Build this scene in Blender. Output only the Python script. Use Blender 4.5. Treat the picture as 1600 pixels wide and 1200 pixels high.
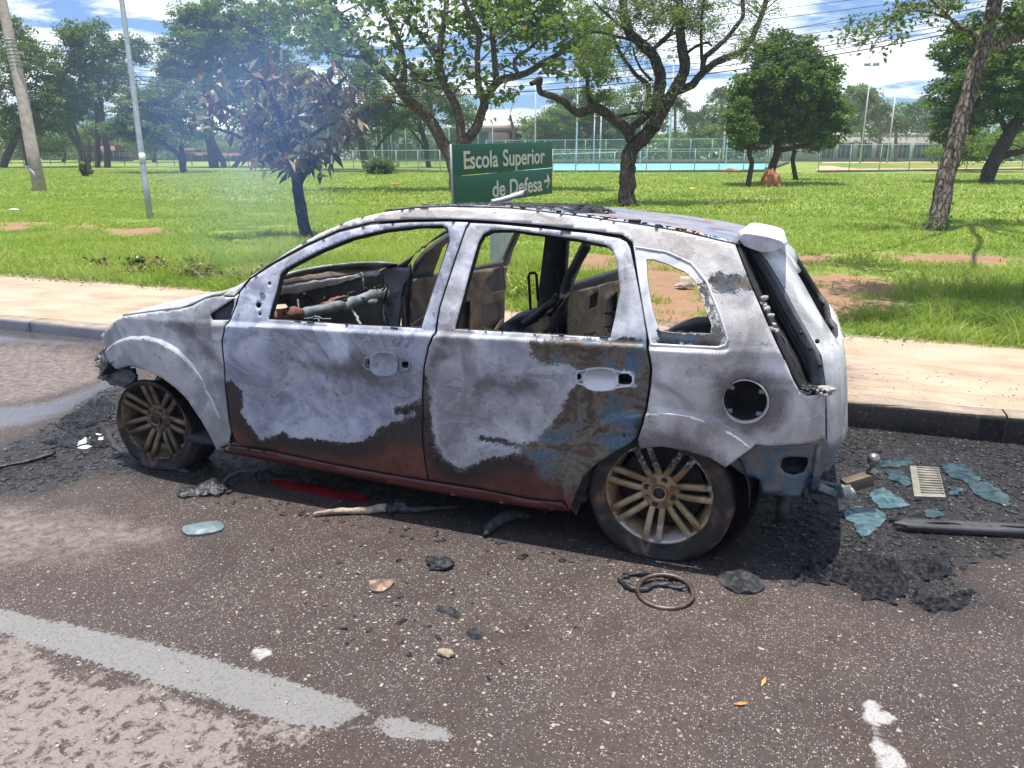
import bpy, math, random
import numpy as np
from mathutils import Vector, Matrix, noise as mnoise
from mathutils.geometry import delaunay_2d_cdt

# ------------------------------------------------------------------ scene, camera, light
scene = bpy.context.scene
for o in list(bpy.data.objects): bpy.data.objects.remove(o)
COL = scene.collection
RAD = math.radians
CAM = np.array([2.9062, -2.6916, 1.49]); YAW = 1.9272; PIT = .2852; FPX = 1207.9
FW = np.array([math.cos(YAW)*math.cos(PIT), math.sin(YAW)*math.cos(PIT), -math.sin(PIT)])
RT = np.array([math.sin(YAW), -math.cos(YAW), 0.]); UP = np.cross(RT, FW)
cd = bpy.data.cameras.new('camera'); cam = bpy.data.objects.new('camera', cd); COL.objects.link(cam)
cam.matrix_world = Matrix(((RT[0], UP[0], -FW[0], CAM[0]), (RT[1], UP[1], -FW[1], CAM[1]), (RT[2], UP[2], -FW[2], CAM[2]), (0, 0, 0, 1)))
cd.sensor_width = 36; cd.lens = FPX/1600*36; cd.clip_start = .05; cd.clip_end = 3000
scene.camera = cam
SUN_EL = RAD(86.3); SUN_DIR = np.array([-.83, .557, 0])     # horizontal direction towards the sun
sd = np.array([SUN_DIR[0]*math.cos(SUN_EL), SUN_DIR[1]*math.cos(SUN_EL), math.sin(SUN_EL)])
sl = bpy.data.lights.new('sun', 'SUN'); sl.energy = 4.9; sl.angle = RAD(.53); sl.color = (1, .955, .88)
so = bpy.data.objects.new('sun', sl); COL.objects.link(so); so.location = (0, 0, 30)
so.rotation_euler = Vector(sd).to_track_quat('Z', 'Y').to_euler()
scene.view_settings.view_transform = 'Standard'; scene.view_settings.look = 'None'
scene.view_settings.exposure = .55; scene.view_settings.gamma = 1
scene.cycles.max_bounces = 7; scene.cycles.diffuse_bounces = 3; scene.cycles.transparent_max_bounces = 12
scene.cycles.volume_bounces = 1; scene.cycles.volume_step_rate = 1.0; scene.cycles.volume_max_steps = 64
scene.cycles.caustics_reflective = False; scene.cycles.caustics_refractive = False

def nn(nt, typ, **kw):
    n = nt.nodes.new(typ)
    for k, v in kw.items():
        if k.startswith('_'): setattr(n, k[1:], v)
        else: n.inputs[k.replace('_', ' ')].default_value = v
    return n
def lk(nt, a, b): nt.links.new(a, b)

W = bpy.data.worlds.new('World'); scene.world = W; W.use_nodes = True
nt = W.node_tree; nt.nodes.clear()
sky = nn(nt, 'ShaderNodeTexSky', _sky_type='NISHITA', _sun_disc=False, _sun_elevation=SUN_EL,
         _sun_rotation=math.atan2(SUN_DIR[0], SUN_DIR[1]), _air_density=1.0, _dust_density=.6, _ozone_density=1.6)
tc = nn(nt, 'ShaderNodeTexCoord'); sep = nn(nt, 'ShaderNodeSeparateXYZ'); lk(nt, tc.outputs['Generated'], sep.inputs[0])
def mth(nt, op, a, b=None, c=None, clamp=False):
    n = nt.nodes.new('ShaderNodeMath'); n.operation = op; n.use_clamp = clamp
    for i, v in enumerate((a, b, c)):
        if v is None: continue
        if isinstance(v, (int, float)): n.inputs[i].default_value = v
        else: nt.links.new(v, n.inputs[i])
    return n.outputs[0]
def ramp(nt, fac, stops, interp='LINEAR'):
    n = nt.nodes.new('ShaderNodeValToRGB'); cr = n.color_ramp; cr.interpolation = interp
    while len(cr.elements) < len(stops): cr.elements.new(.5)
    for e, (p, c) in zip(cr.elements, stops):
        e.position = p; e.color = (c, c, c, 1) if isinstance(c, (int, float)) else (*c, 1)
    if fac is not None: nt.links.new(fac, n.inputs[0])
    return n.outputs[0]
def mixc(nt, fac, a, b, mode='MIX'):
    n = nt.nodes.new('ShaderNodeMix'); n.data_type = 'RGBA'; n.blend_type = mode
    for s, v in ((n.inputs[0], fac), (n.inputs[6], a), (n.inputs[7], b)):
        if isinstance(v, (int, float)): s.default_value = v if s.type == 'VALUE' else (v, v, v, 1)
        elif isinstance(v, tuple): s.default_value = (*v, 1)
        else: nt.links.new(v, s)
    return n.outputs[2]
def noise(nt, vec, scale, detail=6, rough=.55, dist=0, lac=2.0):
    n = nt.nodes.new('ShaderNodeTexNoise'); n.inputs['Scale'].default_value = scale; n.inputs['Detail'].default_value = detail
    n.inputs['Roughness'].default_value = rough; n.inputs['Distortion'].default_value = dist; n.inputs['Lacunarity'].default_value = lac
    if vec is not None: nt.links.new(vec, n.inputs['Vector'])
    return n.outputs['Fac']
def vscale(nt, vec, s, off=(0, 0, 0)):
    n = nt.nodes.new('ShaderNodeMapping'); n.inputs['Scale'].default_value = s; n.inputs['Location'].default_value = off
    nt.links.new(vec, n.inputs['Vector']); return n.outputs[0]
# clouds: direction projected on a layer above, flattened towards the horizon
zz = mth(nt, 'ADD', mth(nt, 'MAXIMUM', sep.outputs[2], 0.), .10)
cx_ = mth(nt, 'DIVIDE', sep.outputs[0], zz); cy_ = mth(nt, 'DIVIDE', sep.outputs[1], zz)
cmb = nn(nt, 'ShaderNodeCombineXYZ'); lk(nt, cx_, cmb.inputs[0]); lk(nt, cy_, cmb.inputs[1]); lk(nt, mth(nt, 'MULTIPLY', sep.outputs[2], 5.), cmb.inputs[2])
cv = vscale(nt, cmb.outputs[0], (1, 1, 1), (2.2, .4, 3.0))
cn = noise(nt, cv, .62, 12, .60, .25)
cn2 = noise(nt, vscale(nt, cmb.outputs[0], (1, 1, 1), (7.1, 3.3, 1.0)), 1.9, 9, .62, .35)
cmask = ramp(nt, mth(nt, 'ADD', cn, mth(nt, 'MULTIPLY', mth(nt, 'SUBTRACT', cn2, .5), .35)), [(.45, 0.), (.54, 1.)], 'EASE')
cshade = ramp(nt, noise(nt, vscale(nt, cmb.outputs[0], (1, 1, 1), (2.5, .2, 3.3)), 1.25, 9, .62, .2), [(.36, (7.5, 8.6, 10.8)), (.56, (15.5, 16, 16.8))])
skyc = mixc(nt, 1., sky.outputs[0], (.60, .90, 1.45), 'MULTIPLY')
final = mixc(nt, cmask, skyc, cshade)
bg = nn(nt, 'ShaderNodeBackground'); bg.inputs['Strength'].default_value = .070
lk(nt, final, bg.inputs['Color']); wo = nn(nt, 'ShaderNodeOutputWorld'); lk(nt, bg.outputs[0], wo.inputs[0])
W.cycles.sampling_method = 'MANUAL'; W.cycles.sample_map_resolution = 512

# ------------------------------------------------------------------ helpers
def tag(o, label=None, cat=None, group=None, kind=None):
    for k, v in (('label', label), ('category', cat), ('group', group), ('kind', kind)):
        if v: o[k] = v
    return o
def empty(name, loc=(0, 0, 0), label=None, cat=None, group=None):
    o = bpy.data.objects.new(name, None); COL.objects.link(o); o.location = loc; o.empty_display_size = .2
    return tag(o, label, cat, group)
def link(name, me, parent=None, mats=()):
    o = bpy.data.objects.new(name, me); COL.objects.link(o)
    for m in mats: me.materials.append(m)
    if parent is not None:
        o.parent = parent
        if parent.parent is None: o.matrix_parent_inverse = Matrix.LocRotScale(parent.location, parent.rotation_euler, None).inverted()
    return o
def np_mesh(name, V, F, smooth=True, mi=None):
    """V (n,3); F a list of arrays (m,k) of equal k each, or one list of lists"""
    me = bpy.data.meshes.new(name)
    V = np.asarray(V, dtype=np.float32)
    groups = F if isinstance(F, list) and len(F) and isinstance(F[0], np.ndarray) and F[0].ndim == 2 else None
    if groups is None:
        if isinstance(F, np.ndarray): groups = [F]
        else:
            bylen = {}
            for f in F: bylen.setdefault(len(f), []).append(f)
            groups = [np.array(v) for v in bylen.values()]
    nf = sum(len(g) for g in groups); nl = sum(g.size for g in groups)
    me.vertices.add(len(V)); me.vertices.foreach_set('co', V.ravel())
    me.loops.add(nl); me.polygons.add(nf)
    me.loops.foreach_set('vertex_index', np.concatenate([g.ravel() for g in groups]).astype(np.int32))
    tot = np.concatenate([np.full(len(g), g.shape[1]) for g in groups]); st = np.concatenate([[0], np.cumsum(tot)[:-1]])
    me.polygons.foreach_set('loop_start', st.astype(np.int32)); me.polygons.foreach_set('loop_total', tot.astype(np.int32))
    if mi is not None: me.polygons.foreach_set('material_index', np.asarray(mi, dtype=np.int32))
    me.update(calc_edges=True)
    if smooth: me.polygons.foreach_set('use_smooth', np.ones(nf, dtype=bool))
    me.validate(); return me
def attr(me, name, arr):
    a = me.attributes.new(name, 'FLOAT', 'POINT'); a.data.foreach_set('value', np.asarray(arr, dtype=np.float32))
class MB:
    """collects shapes into one mesh"""
    def __init__(s): s.V = []; s.F = []; s.n = 0; s.A = []
    def add(s, V, F, a=0.):
        V = np.asarray(V, float); s.V.append(V); s.F += [[i+s.n for i in f] for f in F]; s.n += len(V)
        s.A.append(np.full(len(V), a) if np.isscalar(a) else np.asarray(a)); return s
    def box(s, c, d, rz=0, M=None, a=0.):
        d = np.array(d)/2; P = np.array([[x, y, z] for x in (-1, 1) for y in (-1, 1) for z in (-1, 1)])*d
        if M is not None: P = P@np.array(M).T
        if rz: cc, ss = math.cos(rz), math.sin(rz); P = P@np.array([[cc, -ss, 0], [ss, cc, 0], [0, 0, 1]]).T
        return s.add(P+np.array(c), [[0, 1, 3, 2], [4, 6, 7, 5], [0, 4, 5, 1], [2, 3, 7, 6], [0, 2, 6, 4], [1, 5, 7, 3]], a)
    def tube(s, P, R, seg=8, cap=True, jit=0, rng=None, a=0.):
        P = np.asarray(P, float); n = len(P); R = np.full(n, R) if np.isscalar(R) else np.asarray(R, float)
        T = np.gradient(P, axis=0); T /= np.linalg.norm(T, axis=1)[:, None]+1e-9
        ref = np.array([0, 0, 1.]) if abs(T[0][2]) < .9 else np.array([1., 0, 0])
        u = np.cross(T[0], ref); u /= np.linalg.norm(u); Vs = []
        an = np.linspace(0, 2*np.pi, seg, endpoint=False)
        for i in range(n):
            u = u-T[i]*(u@T[i]); u /= np.linalg.norm(u)+1e-9; v = np.cross(T[i], u)
            r = R[i]*(1+(rng.uniform(-jit, jit, seg) if jit else 0))
            Vs.append(P[i]+(np.cos(an)*r)[:, None]*u+(np.sin(an)*r)[:, None]*v)
        V = np.concatenate(Vs); F = []
        for i in range(n-1):
            for k in range(seg):
                k2 = (k+1) % seg; F.append([i*seg+k, i*seg+k2, (i+1)*seg+k2, (i+1)*seg+k])
        if cap: F.append(list(range(seg))[::-1]); F.append([(n-1)*seg+k for k in range(seg)])
        return s.add(V, F, a)
    def bar(s, a, b, w, h=None, up=(0, 0, 1)):
        a = np.array(a, float); b = np.array(b, float); t = b-a; L = np.linalg.norm(t); t /= L
        u = np.cross(t, np.array(up, float)); u /= np.linalg.norm(u)+1e-9; v = np.cross(u, t); h = h or w
        M = np.stack([t, u, v], 1); return s.box((a+b)/2, (L, w, h), M=M)
    def lathe(s, prof, c, axis='y', seg=48, a=0., closed=False):
        """prof: list of (r, h); revolves about axis through c"""
        an = np.linspace(0, 2*np.pi, seg, endpoint=False); V = []
        for r, h in prof:
            x, z, y = r*np.cos(an), r*np.sin(an), np.full(seg, h)
            V.append(np.stack([x, y, z] if axis == 'y' else [x, z, y], 1))
        V = np.concatenate(V)+np.array(c); F = []; n = len(prof)
        for i in range(n if closed else n-1):
            j = (i+1) % n
            for k in range(seg): k2 = (k+1) % seg; F.append([i*seg+k, i*seg+k2, j*seg+k2, j*seg+k])
        return s.add(V, F, a)
    def arrays(s): return np.concatenate(s.V), s.F, np.concatenate(s.A)
    def obj(s, name, mat, parent=None, smooth=False, bevel=0, at=None, fn=None):
        V, F, A = s.arrays()
        if fn is not None: V = fn(V)
        me = np_mesh(name, V, F, smooth)
        if at: attr(me, at, A)
        o = link(name, me, parent, (mat,) if not isinstance(mat, (list, tuple)) else mat)
        if bevel:
            b = o.modifiers.new('bevel', 'BEVEL'); b.width = bevel; b.segments = 2; b.limit_method = 'ANGLE'
        return o
def shade_auto(o, deg=35):
    me = o.data
    try: me.set_sharp_from_angle(angle=RAD(deg))
    except Exception: pass
    return o

# pixel of the photograph -> ray, point on a plane, point on the car's side surface
def ray(px, py): return FW+(px-800)/FPX*RT-(py-600)/FPX*UP
def gnd(px, py, z=0.): d = ray(px, py); return CAM+(z-CAM[2])/d[2]*d
def at_y(px, py, y): d = ray(px, py); return CAM+(y-CAM[1])/d[1]*d
def at_depth(px, py, dep): d = ray(px, py); return CAM+dep*d
def depth_of(P): return float((np.asarray(P)-CAM)@FW)
CW = 1.68      # car width
LEAN = .065     # the far side sits lower on its burnt-out tyres
def S(x, z):
    """lateral inset of the car side (0 = widest)"""
    x = np.asarray(x, float); z = np.asarray(z, float)
    zb = .80+.028*x
    t = np.clip((z-zb)/.46, 0, 1.6)
    y = .215*t**1.25
    y = y+.035*np.clip((.36-z)/.24, 0, 1)**1.5
    y = y-.006*np.exp(-((z-(zb-.035))/.02)**2)                      # belt crease
    y = y+.010*np.exp(-((z-.47)/.10)**2)
    y = y+.24*np.clip((.25-x)/.80, 0, 2)**2.3+.10*np.clip((x-2.45)/.65, 0, 2)**2.2
    return y
def on_side(px, py, off=0.):
    d = ray(px, py); y = 0.
    for _ in range(25):
        P = CAM+(y-CAM[1])/d[1]*d; y = .5*y+.5*(float(S(P[0], P[2]))+off)
    P = CAM+(y-CAM[1])/d[1]*d
    return np.array([P[0], P[2]])
def side_poly(pts): return np.array([on_side(*p) for p in pts])
def sdf(P, poly):
    """signed distance (positive inside) of points P (n,2) to a polygon"""
    P = np.asarray(P, float); d = np.full(len(P), 1e9); ins = np.zeros(len(P), bool); n = len(poly)
    for i in range(n):
        a = poly[i]; b = poly[(i+1) % n]; e = b-a; w = P-a
        t = np.clip((w@e)/(e@e+1e-12), 0, 1); dd = np.linalg.norm(w-t[:, None]*e, axis=1); d = np.minimum(d, dd)
        c = ((a[1] <= P[:, 1]) & (b[1] > P[:, 1])) | ((b[1] <= P[:, 1]) & (a[1] > P[:, 1]))
        with np.errstate(divide='ignore', invalid='ignore'): xx = a[0]+(P[:, 1]-a[1])/(b[1]-a[1])*e[0]
        ins ^= (c & (P[:, 0] < xx))
    return np.where(ins, d, -d)
def resample(poly, step, closed=True):
    out = []; n = len(poly)
    for i in range(n if closed else n-1):
        a = np.array(poly[i], float); b = np.array(poly[(i+1) % n], float); k = max(1, int(round(np.linalg.norm(b-a)/step)))
        for j in range(k): out.append(a+(b-a)*j/k)
    if not closed: out.append(np.array(poly[-1], float))
    return np.array(out)
def chaikin(poly, it=2, closed=True):
    P = np.array(poly, float)
    for _ in range(it):
        Q = []
        n = len(P)
        for i in range(n if closed else n-1):
            a, b = P[i], P[(i+1) % n]; Q += [a*.75+b*.25, a*.25+b*.75]
        P = np.array(Q)
    return P
def inset(poly, d):
    """shrink a polygon (any orientation) by d"""
    P = np.array(poly); n = len(P); area = sum(P[i][0]*P[(i+1) % n][1]-P[(i+1) % n][0]*P[i][1] for i in range(n))/2
    s = 1 if area > 0 else -1; Q = []
    for i in range(n):
        e1 = P[i]-P[i-1]; e2 = P[(i+1) % n]-P[i]
        n1 = np.array([-e1[1], e1[0]])/(np.linalg.norm(e1)+1e-9); n2 = np.array([-e2[1], e2[0]])/(np.linalg.norm(e2)+1e-9)
        m = n1+n2; l = np.linalg.norm(m); m = m/l if l > .3 else n1
        Q.append(P[i]+s*d*m/max(.5, m@n1))
    return np.array(Q)
def sheet(outer, holes=(), step=.014, edge=None, lines=()):
    """triangulated 2-D sheet with holes -> verts (n,2), tris"""
    edge = edge or step; loops = [resample(outer, edge)]+[resample(h, edge) for h in holes]
    lns = [q[(sdf(q, outer) > step*.3)] for q in (resample(l, edge) for l in lines)]; lns = [q for q in lns if len(q) > 2]
    pts = np.concatenate(loops+lns); E = []; b = 0
    for L in loops: E += [(b+i, b+(i+1) % len(L)) for i in range(len(L))]; b += len(L)
    lo = outer.min(0); hi = outer.max(0); h = step*.866
    ys = np.arange(lo[1], hi[1], h); G = []
    for i, y in enumerate(ys): xs = np.arange(lo[0]+(i % 2)*step/2, hi[0], step); G.append(np.stack([xs, np.full(len(xs), y)], 1))
    G = np.concatenate(G); keep = sdf(G, outer) > step*.45; G = G[keep]
    for H in holes: G = G[sdf(G, H) < -step*.45]
    for q in lines: G = G[abs(sdf(G, q)) > step*.35]
    P = np.concatenate([pts, G])
    r = delaunay_2d_cdt([Vector(p) for p in P], E, [], 0, 1e-6)
    V = np.array([v[:] for v in r[0]]); T = np.array(r[2]); c = V[T].mean(1)
    keep = sdf(c, outer) > 0
    for H in holes: keep &= sdf(c, H) < 0
    T = T[keep]
    A = V[T[:, 1]]-V[T[:, 0]]; B = V[T[:, 2]]-V[T[:, 0]]; fl = (A[:, 0]*B[:, 1]-A[:, 1]*B[:, 0]) < 0
    T[fl] = T[fl][:, ::-1]
    used = np.unique(T); mp = -np.ones(len(V), int); mp[used] = np.arange(len(used))
    return V[used], mp[T]
def fbm(P, s, seed=0., oct=3):
    return np.array([mnoise.fractal(Vector((p[0]*s+seed, p[1]*s-seed, (p[2]*s if len(p) > 2 else seed*1.7))), 1., 2., oct) for p in P])

# ------------------------------------------------------------------ materials
def mat(name): m = bpy.data.materials.new(name); m.use_nodes = True; m.node_tree.nodes.clear(); return m
def finish(m, color, rough=.7, metal=0., bump=None, bstr=.3, bdist=.01, spec=.5, extra=None):
    nt = m.node_tree; b = nn(nt, 'ShaderNodeBsdfPrincipled'); o = nn(nt, 'ShaderNodeOutputMaterial')
    for s, v in (('Base Color', color), ('Roughness', rough), ('Metallic', metal), ('Specular IOR Level', spec)):
        if isinstance(v, tuple): b.inputs[s].default_value = (*v, 1)
        elif isinstance(v, (int, float)): b.inputs[s].default_value = v
        else: lk(nt, v, b.inputs[s])
    if bump is not None:
        bn = nn(nt, 'ShaderNodeBump', Strength=bstr, Distance=bdist); lk(nt, bump, bn.inputs['Height']); lk(nt, bn.outputs[0], b.inputs['Normal'])
    lk(nt, b.outputs[0], o.inputs[0]); return m
def simple(name, c1, c2, scale=8, rough=.7, metal=0., bstr=.4, bdist=.004, detail=6, dist=0., lo=.35, hi=.65, spec=.5):
    m = mat(name); nt = m.node_tree; g = nn(nt, 'ShaderNodeNewGeometry').outputs['Position']
    n = noise(nt, g, scale, detail, .6, dist); c = ramp(nt, n, [(lo, c1), (hi, c2)])
    return finish(m, c, rough, metal, noise(nt, g, scale*4, 5, .6), bstr, bdist, spec)
def at_node(nt, name): n = nn(nt, 'ShaderNodeAttribute'); n.attribute_name = name; return n.outputs['Fac']
def sstep(nt, v, a, b):
    n = nn(nt, 'ShaderNodeMapRange', _interpolation_type='SMOOTHSTEP'); n.inputs['From Min'].default_value = a; n.inputs['From Max'].default_value = b
    lk(nt, v, n.inputs[0]); return n.outputs[0]

def burnt(name, ashA, ashB, ashC=None, swirl=1., smoke=.35, smokec=(.10, .085, .08)):
    """burnt car sheet metal: flaky ash over soot, over scorched old paint and bare oxidised steel.
    'ash', 'bare', 'soot', 'low' are signed distances to stains that have shapes of their own"""
    ashC = ashC or ashB
    m = mat(name); nt = m.node_tree; g = nn(nt, 'ShaderNodeNewGeometry').outputs['Position']
    big = noise(nt, g, 2.6, 6, .55, 2.2*swirl); mid = noise(nt, g, 9, 9, .66, 1.6*swirl); fine = noise(nt, g, 62, 7, .68, .4)
    grit = noise(nt, g, 240, 4, .65); cloud = noise(nt, vscale(nt, g, (1, 1, .7), (4, 2, 9)), 3.4, 7, .6, .7)
    jag = mth(nt, 'ADD', mth(nt, 'MULTIPLY', mth(nt, 'SUBTRACT', mid, .5), .085), mth(nt, 'MULTIPLY', mth(nt, 'SUBTRACT', fine, .5), .050))
    a = mth(nt, 'ADD', at_node(nt, 'ash'), jag)
    sweep = noise(nt, vscale(nt, g, (1, 1, 1.25), (1.7, 0, .6)), 1.5, 3, .45, 3.2*swirl); soft_ = noise(nt, g, 4.5, 6, .5, 1.2)
    saw = mth(nt, 'FRACT', mth(nt, 'ADD', mth(nt, 'MULTIPLY', sweep, 6.), mth(nt, 'MULTIPLY', soft_, 1.4)))
    ashc = ramp(nt, soft_, [(.34, tuple(v*.62 for v in ashB)), (.44, ashB), (.53, ashA), (.64, tuple(min(.85, v*1.25) for v in ashA))])
    ashc = mixc(nt, ramp(nt, big, [(.38, .0), (.64, .8)]), ashc, mixc(nt, ramp(nt, soft_, [(.38, 0.), (.62, 1.)]), tuple(v*.75 for v in ashC), tuple(v*1.2 for v in ashC)))
    # tide lines where the flames licked: layered fronts, pale on one side and darkening away from it
    fr_ = ramp(nt, saw, [(.0, .15), (.04, 1.), (.12, .75), (.6, .35), (.96, .1), (1., 0.)])
    msk = ramp(nt, cloud, [(.42, .05), (.60, .62*min(1, swirl+.15))])
    ashc = mixc(nt, mth(nt, 'MULTIPLY', msk, .95), ashc, mixc(nt, fr_, tuple(v*.60 for v in ashB), tuple(min(.85, v*1.3) for v in ashA)))
    ashc = mixc(nt, mth(nt, 'MULTIPLY', ramp(nt, saw, [(.0, 1.), (.025, 0.)]), mth(nt, 'MULTIPLY', msk, .8)), ashc, tuple(v*.28 for v in ashB))
    pzz = nn(nt, 'ShaderNodeSeparateXYZ'); lk(nt, g, pzz.inputs[0]); lowz = mth(nt, 'MULTIPLY', sstep(nt, mth(nt, 'ADD', mth(nt, 'MULTIPLY', pzz.outputs[2], -1.), mth(nt, 'MULTIPLY', mth(nt, 'SUBTRACT', soft_, .5), .5)), -.80, -.42), smoke*1.1, clamp=True)
    ashc = mixc(nt, lowz, ashc, tuple(v*1.9 for v in smokec))
    # smoky veils and flakes knocked off
    ashc = mixc(nt, mth(nt, 'MULTIPLY', ramp(nt, cloud, [(.47, 0.), (.62, 1.)]), smoke*1.9, clamp=True), ashc, mixc(nt, mid, smokec, tuple(v*2.6 for v in smokec)))
    ashc = mixc(nt, mth(nt, 'MULTIPLY', ramp(nt, fine, [(.57, 0.), (.64, 1.)]), ramp(nt, mid, [(.46, 0.), (.60, .75)])), ashc, tuple(v*.30 for v in ashB))
    ashc = mixc(nt, mth(nt, 'MULTIPLY', ramp(nt, grit, [(.58, 0.), (.72, 1.)]), .45), ashc, (.10, .10, .12))
    ashc = mixc(nt, ramp(nt, fine, [(.29, .8), (.36, 0.)]), ashc, (.70, .70, .72))
    na = mth(nt, 'MULTIPLY', a, -1.)
    ashc = mixc(nt, mth(nt, 'MULTIPLY', ramp(nt, a, [(.0, .9), (.012, .6), (.03, 0.)]), ramp(nt, cloud, [(.38, 0.), (.55, .9)])), ashc, (.62, .63, .66))
    lo = at_node(nt, 'low')
    char = mixc(nt, ramp(nt, fine, [(.35, 0.), (.7, 1.)]), (.018, .016, .016), (.060, .048, .043))
    brown = mixc(nt, ramp(nt, mid, [(.32, 0.), (.66, 1.)]), (.075, .032, .026), (.19, .072, .050))
    brown = mixc(nt, mth(nt, 'MULTIPLY', ramp(nt, noise(nt, vscale(nt, g, (1, 1, 3.)), 13, 6, .6, .5), [(.5, 0.), (.68, .7)]), sstep(nt, lo, .45, 1.)), brown, (.12, .020, .028))
    bf = mth(nt, 'MULTIPLY', mth(nt, 'ADD', lo, mth(nt, 'MULTIPLY', mth(nt, 'SUBTRACT', mid, .5), .7), clamp=True), sstep(nt, mth(nt, 'ADD', na, mth(nt, 'MULTIPLY', mth(nt, 'SUBTRACT', cloud, .5), .07)), .03, .12))
    char = mixc(nt, bf, char, brown)
    ox = ramp(nt, noise(nt, vscale(nt, g, (1, 1, 1.3), (3, 1, 2)), 4.5, 9, .68, 1.1), [(.32, (.08, .17, .29)), (.42, (.11, .15, .18)), (.49, (.19, .155, .115)), (.56, (.075, .058, .048)), (.62, (.17, .10, .06)), (.70, (.29, .21, .07))])
    ox = mixc(nt, ramp(nt, fine, [(.48, 0.), (.72, .7)]), ox, (.022, .02, .02)); ox = mixc(nt, ramp(nt, grit, [(.6, 0.), (.75, .5)]), ox, (.30, .29, .26))
    b = mth(nt, 'ADD', at_node(nt, 'bare'), mth(nt, 'MULTIPLY', jag, 1.6))
    base = mixc(nt, sstep(nt, b, -.03, .03), char, ox)
    # ragged edge: solid in places, flaking away in specks in others
    wdt = ramp(nt, cloud, [(.40, 0.), (.60, 1.)])
    hard = sstep(nt, a, -.002, .002); soft = sstep(nt, mth(nt, 'ADD', a, mth(nt, 'MULTIPLY', mth(nt, 'SUBTRACT', grit, .5), .09)), -.012, .018)
    k = mth(nt, 'ADD', mth(nt, 'MULTIPLY', hard, mth(nt, 'SUBTRACT', 1., wdt)), mth(nt, 'MULTIPLY', soft, wdt))
    c = mixc(nt, k, base, ashc)
    s = mth(nt, 'ADD', at_node(nt, 'soot'), mth(nt, 'ADD', mth(nt, 'MULTIPLY', mth(nt, 'SUBTRACT', mid, .5), .16), mth(nt, 'MULTIPLY', mth(nt, 'SUBTRACT', grit, .5), .05)))
    c = mixc(nt, mth(nt, 'MULTIPLY', sstep(nt, s, -.045, .045), .82), c, mixc(nt, mid, (.035, .030, .032), (.17, .145, .14)))
    rough = mixc(nt, k, ramp(nt, fine, [(.3, .35), (.7, .6)]), ramp(nt, fine, [(.3, .45), (.7, .8)]))
    h = mth(nt, 'ADD', mth(nt, 'MULTIPLY', k, .8), mth(nt, 'ADD', mth(nt, 'MULTIPLY', fine, .5), mth(nt, 'MULTIPLY', mid, .8)))
    return finish(m, c, rough, .15, h, .45, .006, .4)
M = {}
M['door'] = burnt('burnt_door_metal', (.57, .60, .68), (.30, .32, .40), (.38, .42, .54), 1., .28, (.10, .10, .12))
M['rdoor'] = burnt('burnt_rear_door_metal', (.66, .67, .71), (.38, .39, .44), (.47, .48, .53), .8, .36, (.11, .10, .10))
M['fender'] = burnt('burnt_fender_metal', (.62, .63, .64), (.38, .39, .40), (.50, .51, .53), .4, .34, (.13, .13, .135))
M['rail'] = burnt('ash_white_metal', (.83, .82, .81), (.60, .60, .62), (.76, .76, .76), .5, .16, (.20, .20, .21))
M['quarter'] = burnt('ash_warm_metal', (.76, .73, .70), (.52, .50, .48), (.62, .58, .54), .35, .24, (.15, .125, .11))
M['gate'] = burnt('burnt_tailgate_metal', (.68, .69, .66), (.46, .48, .47), (.60, .61, .57), .5, .28, (.14, .14, .135))
M['blue'] = simple('scorched_blue_metal', (.055, .125, .19), (.22, .185, .15), 9, .5, .3, .6, .006, 8, .6)
M['soot'] = simple('soot_black', (.012, .012, .013), (.035, .034, .036), 14, .75, 0, .6, .006)
M['inner'] = simple('scorched_inner_panel', (.19, .145, .092), (.055, .047, .038), 9, .65, .1, .5, .005, 8, .8)
M['innerdark'] = simple('smoked_inner_panel', (.026, .028, .033), (.085, .085, .09), 6, .6, .2, .5, .006, 8)
M['flange'] = simple('smoked_blue_grey_flange', (.085, .10, .11), (.22, .24, .245), 7, .55, .3, .5, .004, 7, .5)
M['greybar'] = simple('grey_scorched_steel', (.15, .19, .20), (.28, .30, .30), 12, .55, .3, .6, .005)
M['rust'] = simple('fresh_rust', (.16, .055, .035), (.24, .12, .09), 18, .85, 0, .8, .005)
M['ashwhite'] = simple('white_ash', (.62, .60, .58), (.33, .32, .31), 22, .95, 0, .9, .006)
M['rubber'] = simple('burnt_rubber', (.022, .021, .021), (.045, .040, .037), 10, .65, 0, .5, .003)
M['plastic'] = simple('melted_black_plastic', (.010, .010, .011), (.04, .04, .045), 22, .32, 0, .8, .006)

# ------------------------------------------------------------------ THE CAR
car = empty('burnt_car', (1.25, .84, 0), 'burnt-out five-door hatchback without windows, ash white and blue grey, parked at the kerb', 'car')

FLARE_F = side_poly([(170, 546), (176, 538), (185, 531), (205, 524), (230, 523), (255, 529), (280, 542), (305, 565), (325, 590), (331, 606), (341, 622), (352, 650), (361, 690), (346, 704), (335, 682), (320, 655), (300, 625), (280, 605), (260, 590), (237, 579), (210, 571), (189, 577), (178, 566)])
FLARE_R = side_poly([(893, 800), (880, 770), (876, 735), (888, 708), (910, 680), (935, 660), (960, 647), (1007, 640), (1047, 638), (1085, 644), (1122, 657), (1160, 680), (1181, 696), (1135, 730), (1110, 715), (1072, 703), (1035, 697), (990, 702), (960, 712), (932, 732), (914, 760), (905, 800)])
BELT = side_poly([(330, 502), (357, 504.5), (417, 506), (540, 512), (660, 518), (712, 520), (830, 526), (955, 533.5), (1012, 537), (1018, 541), (1070, 543.5), (1120, 545.5), (1140, 545), (1142, 700), (1142, 900), (330, 900)])
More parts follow.
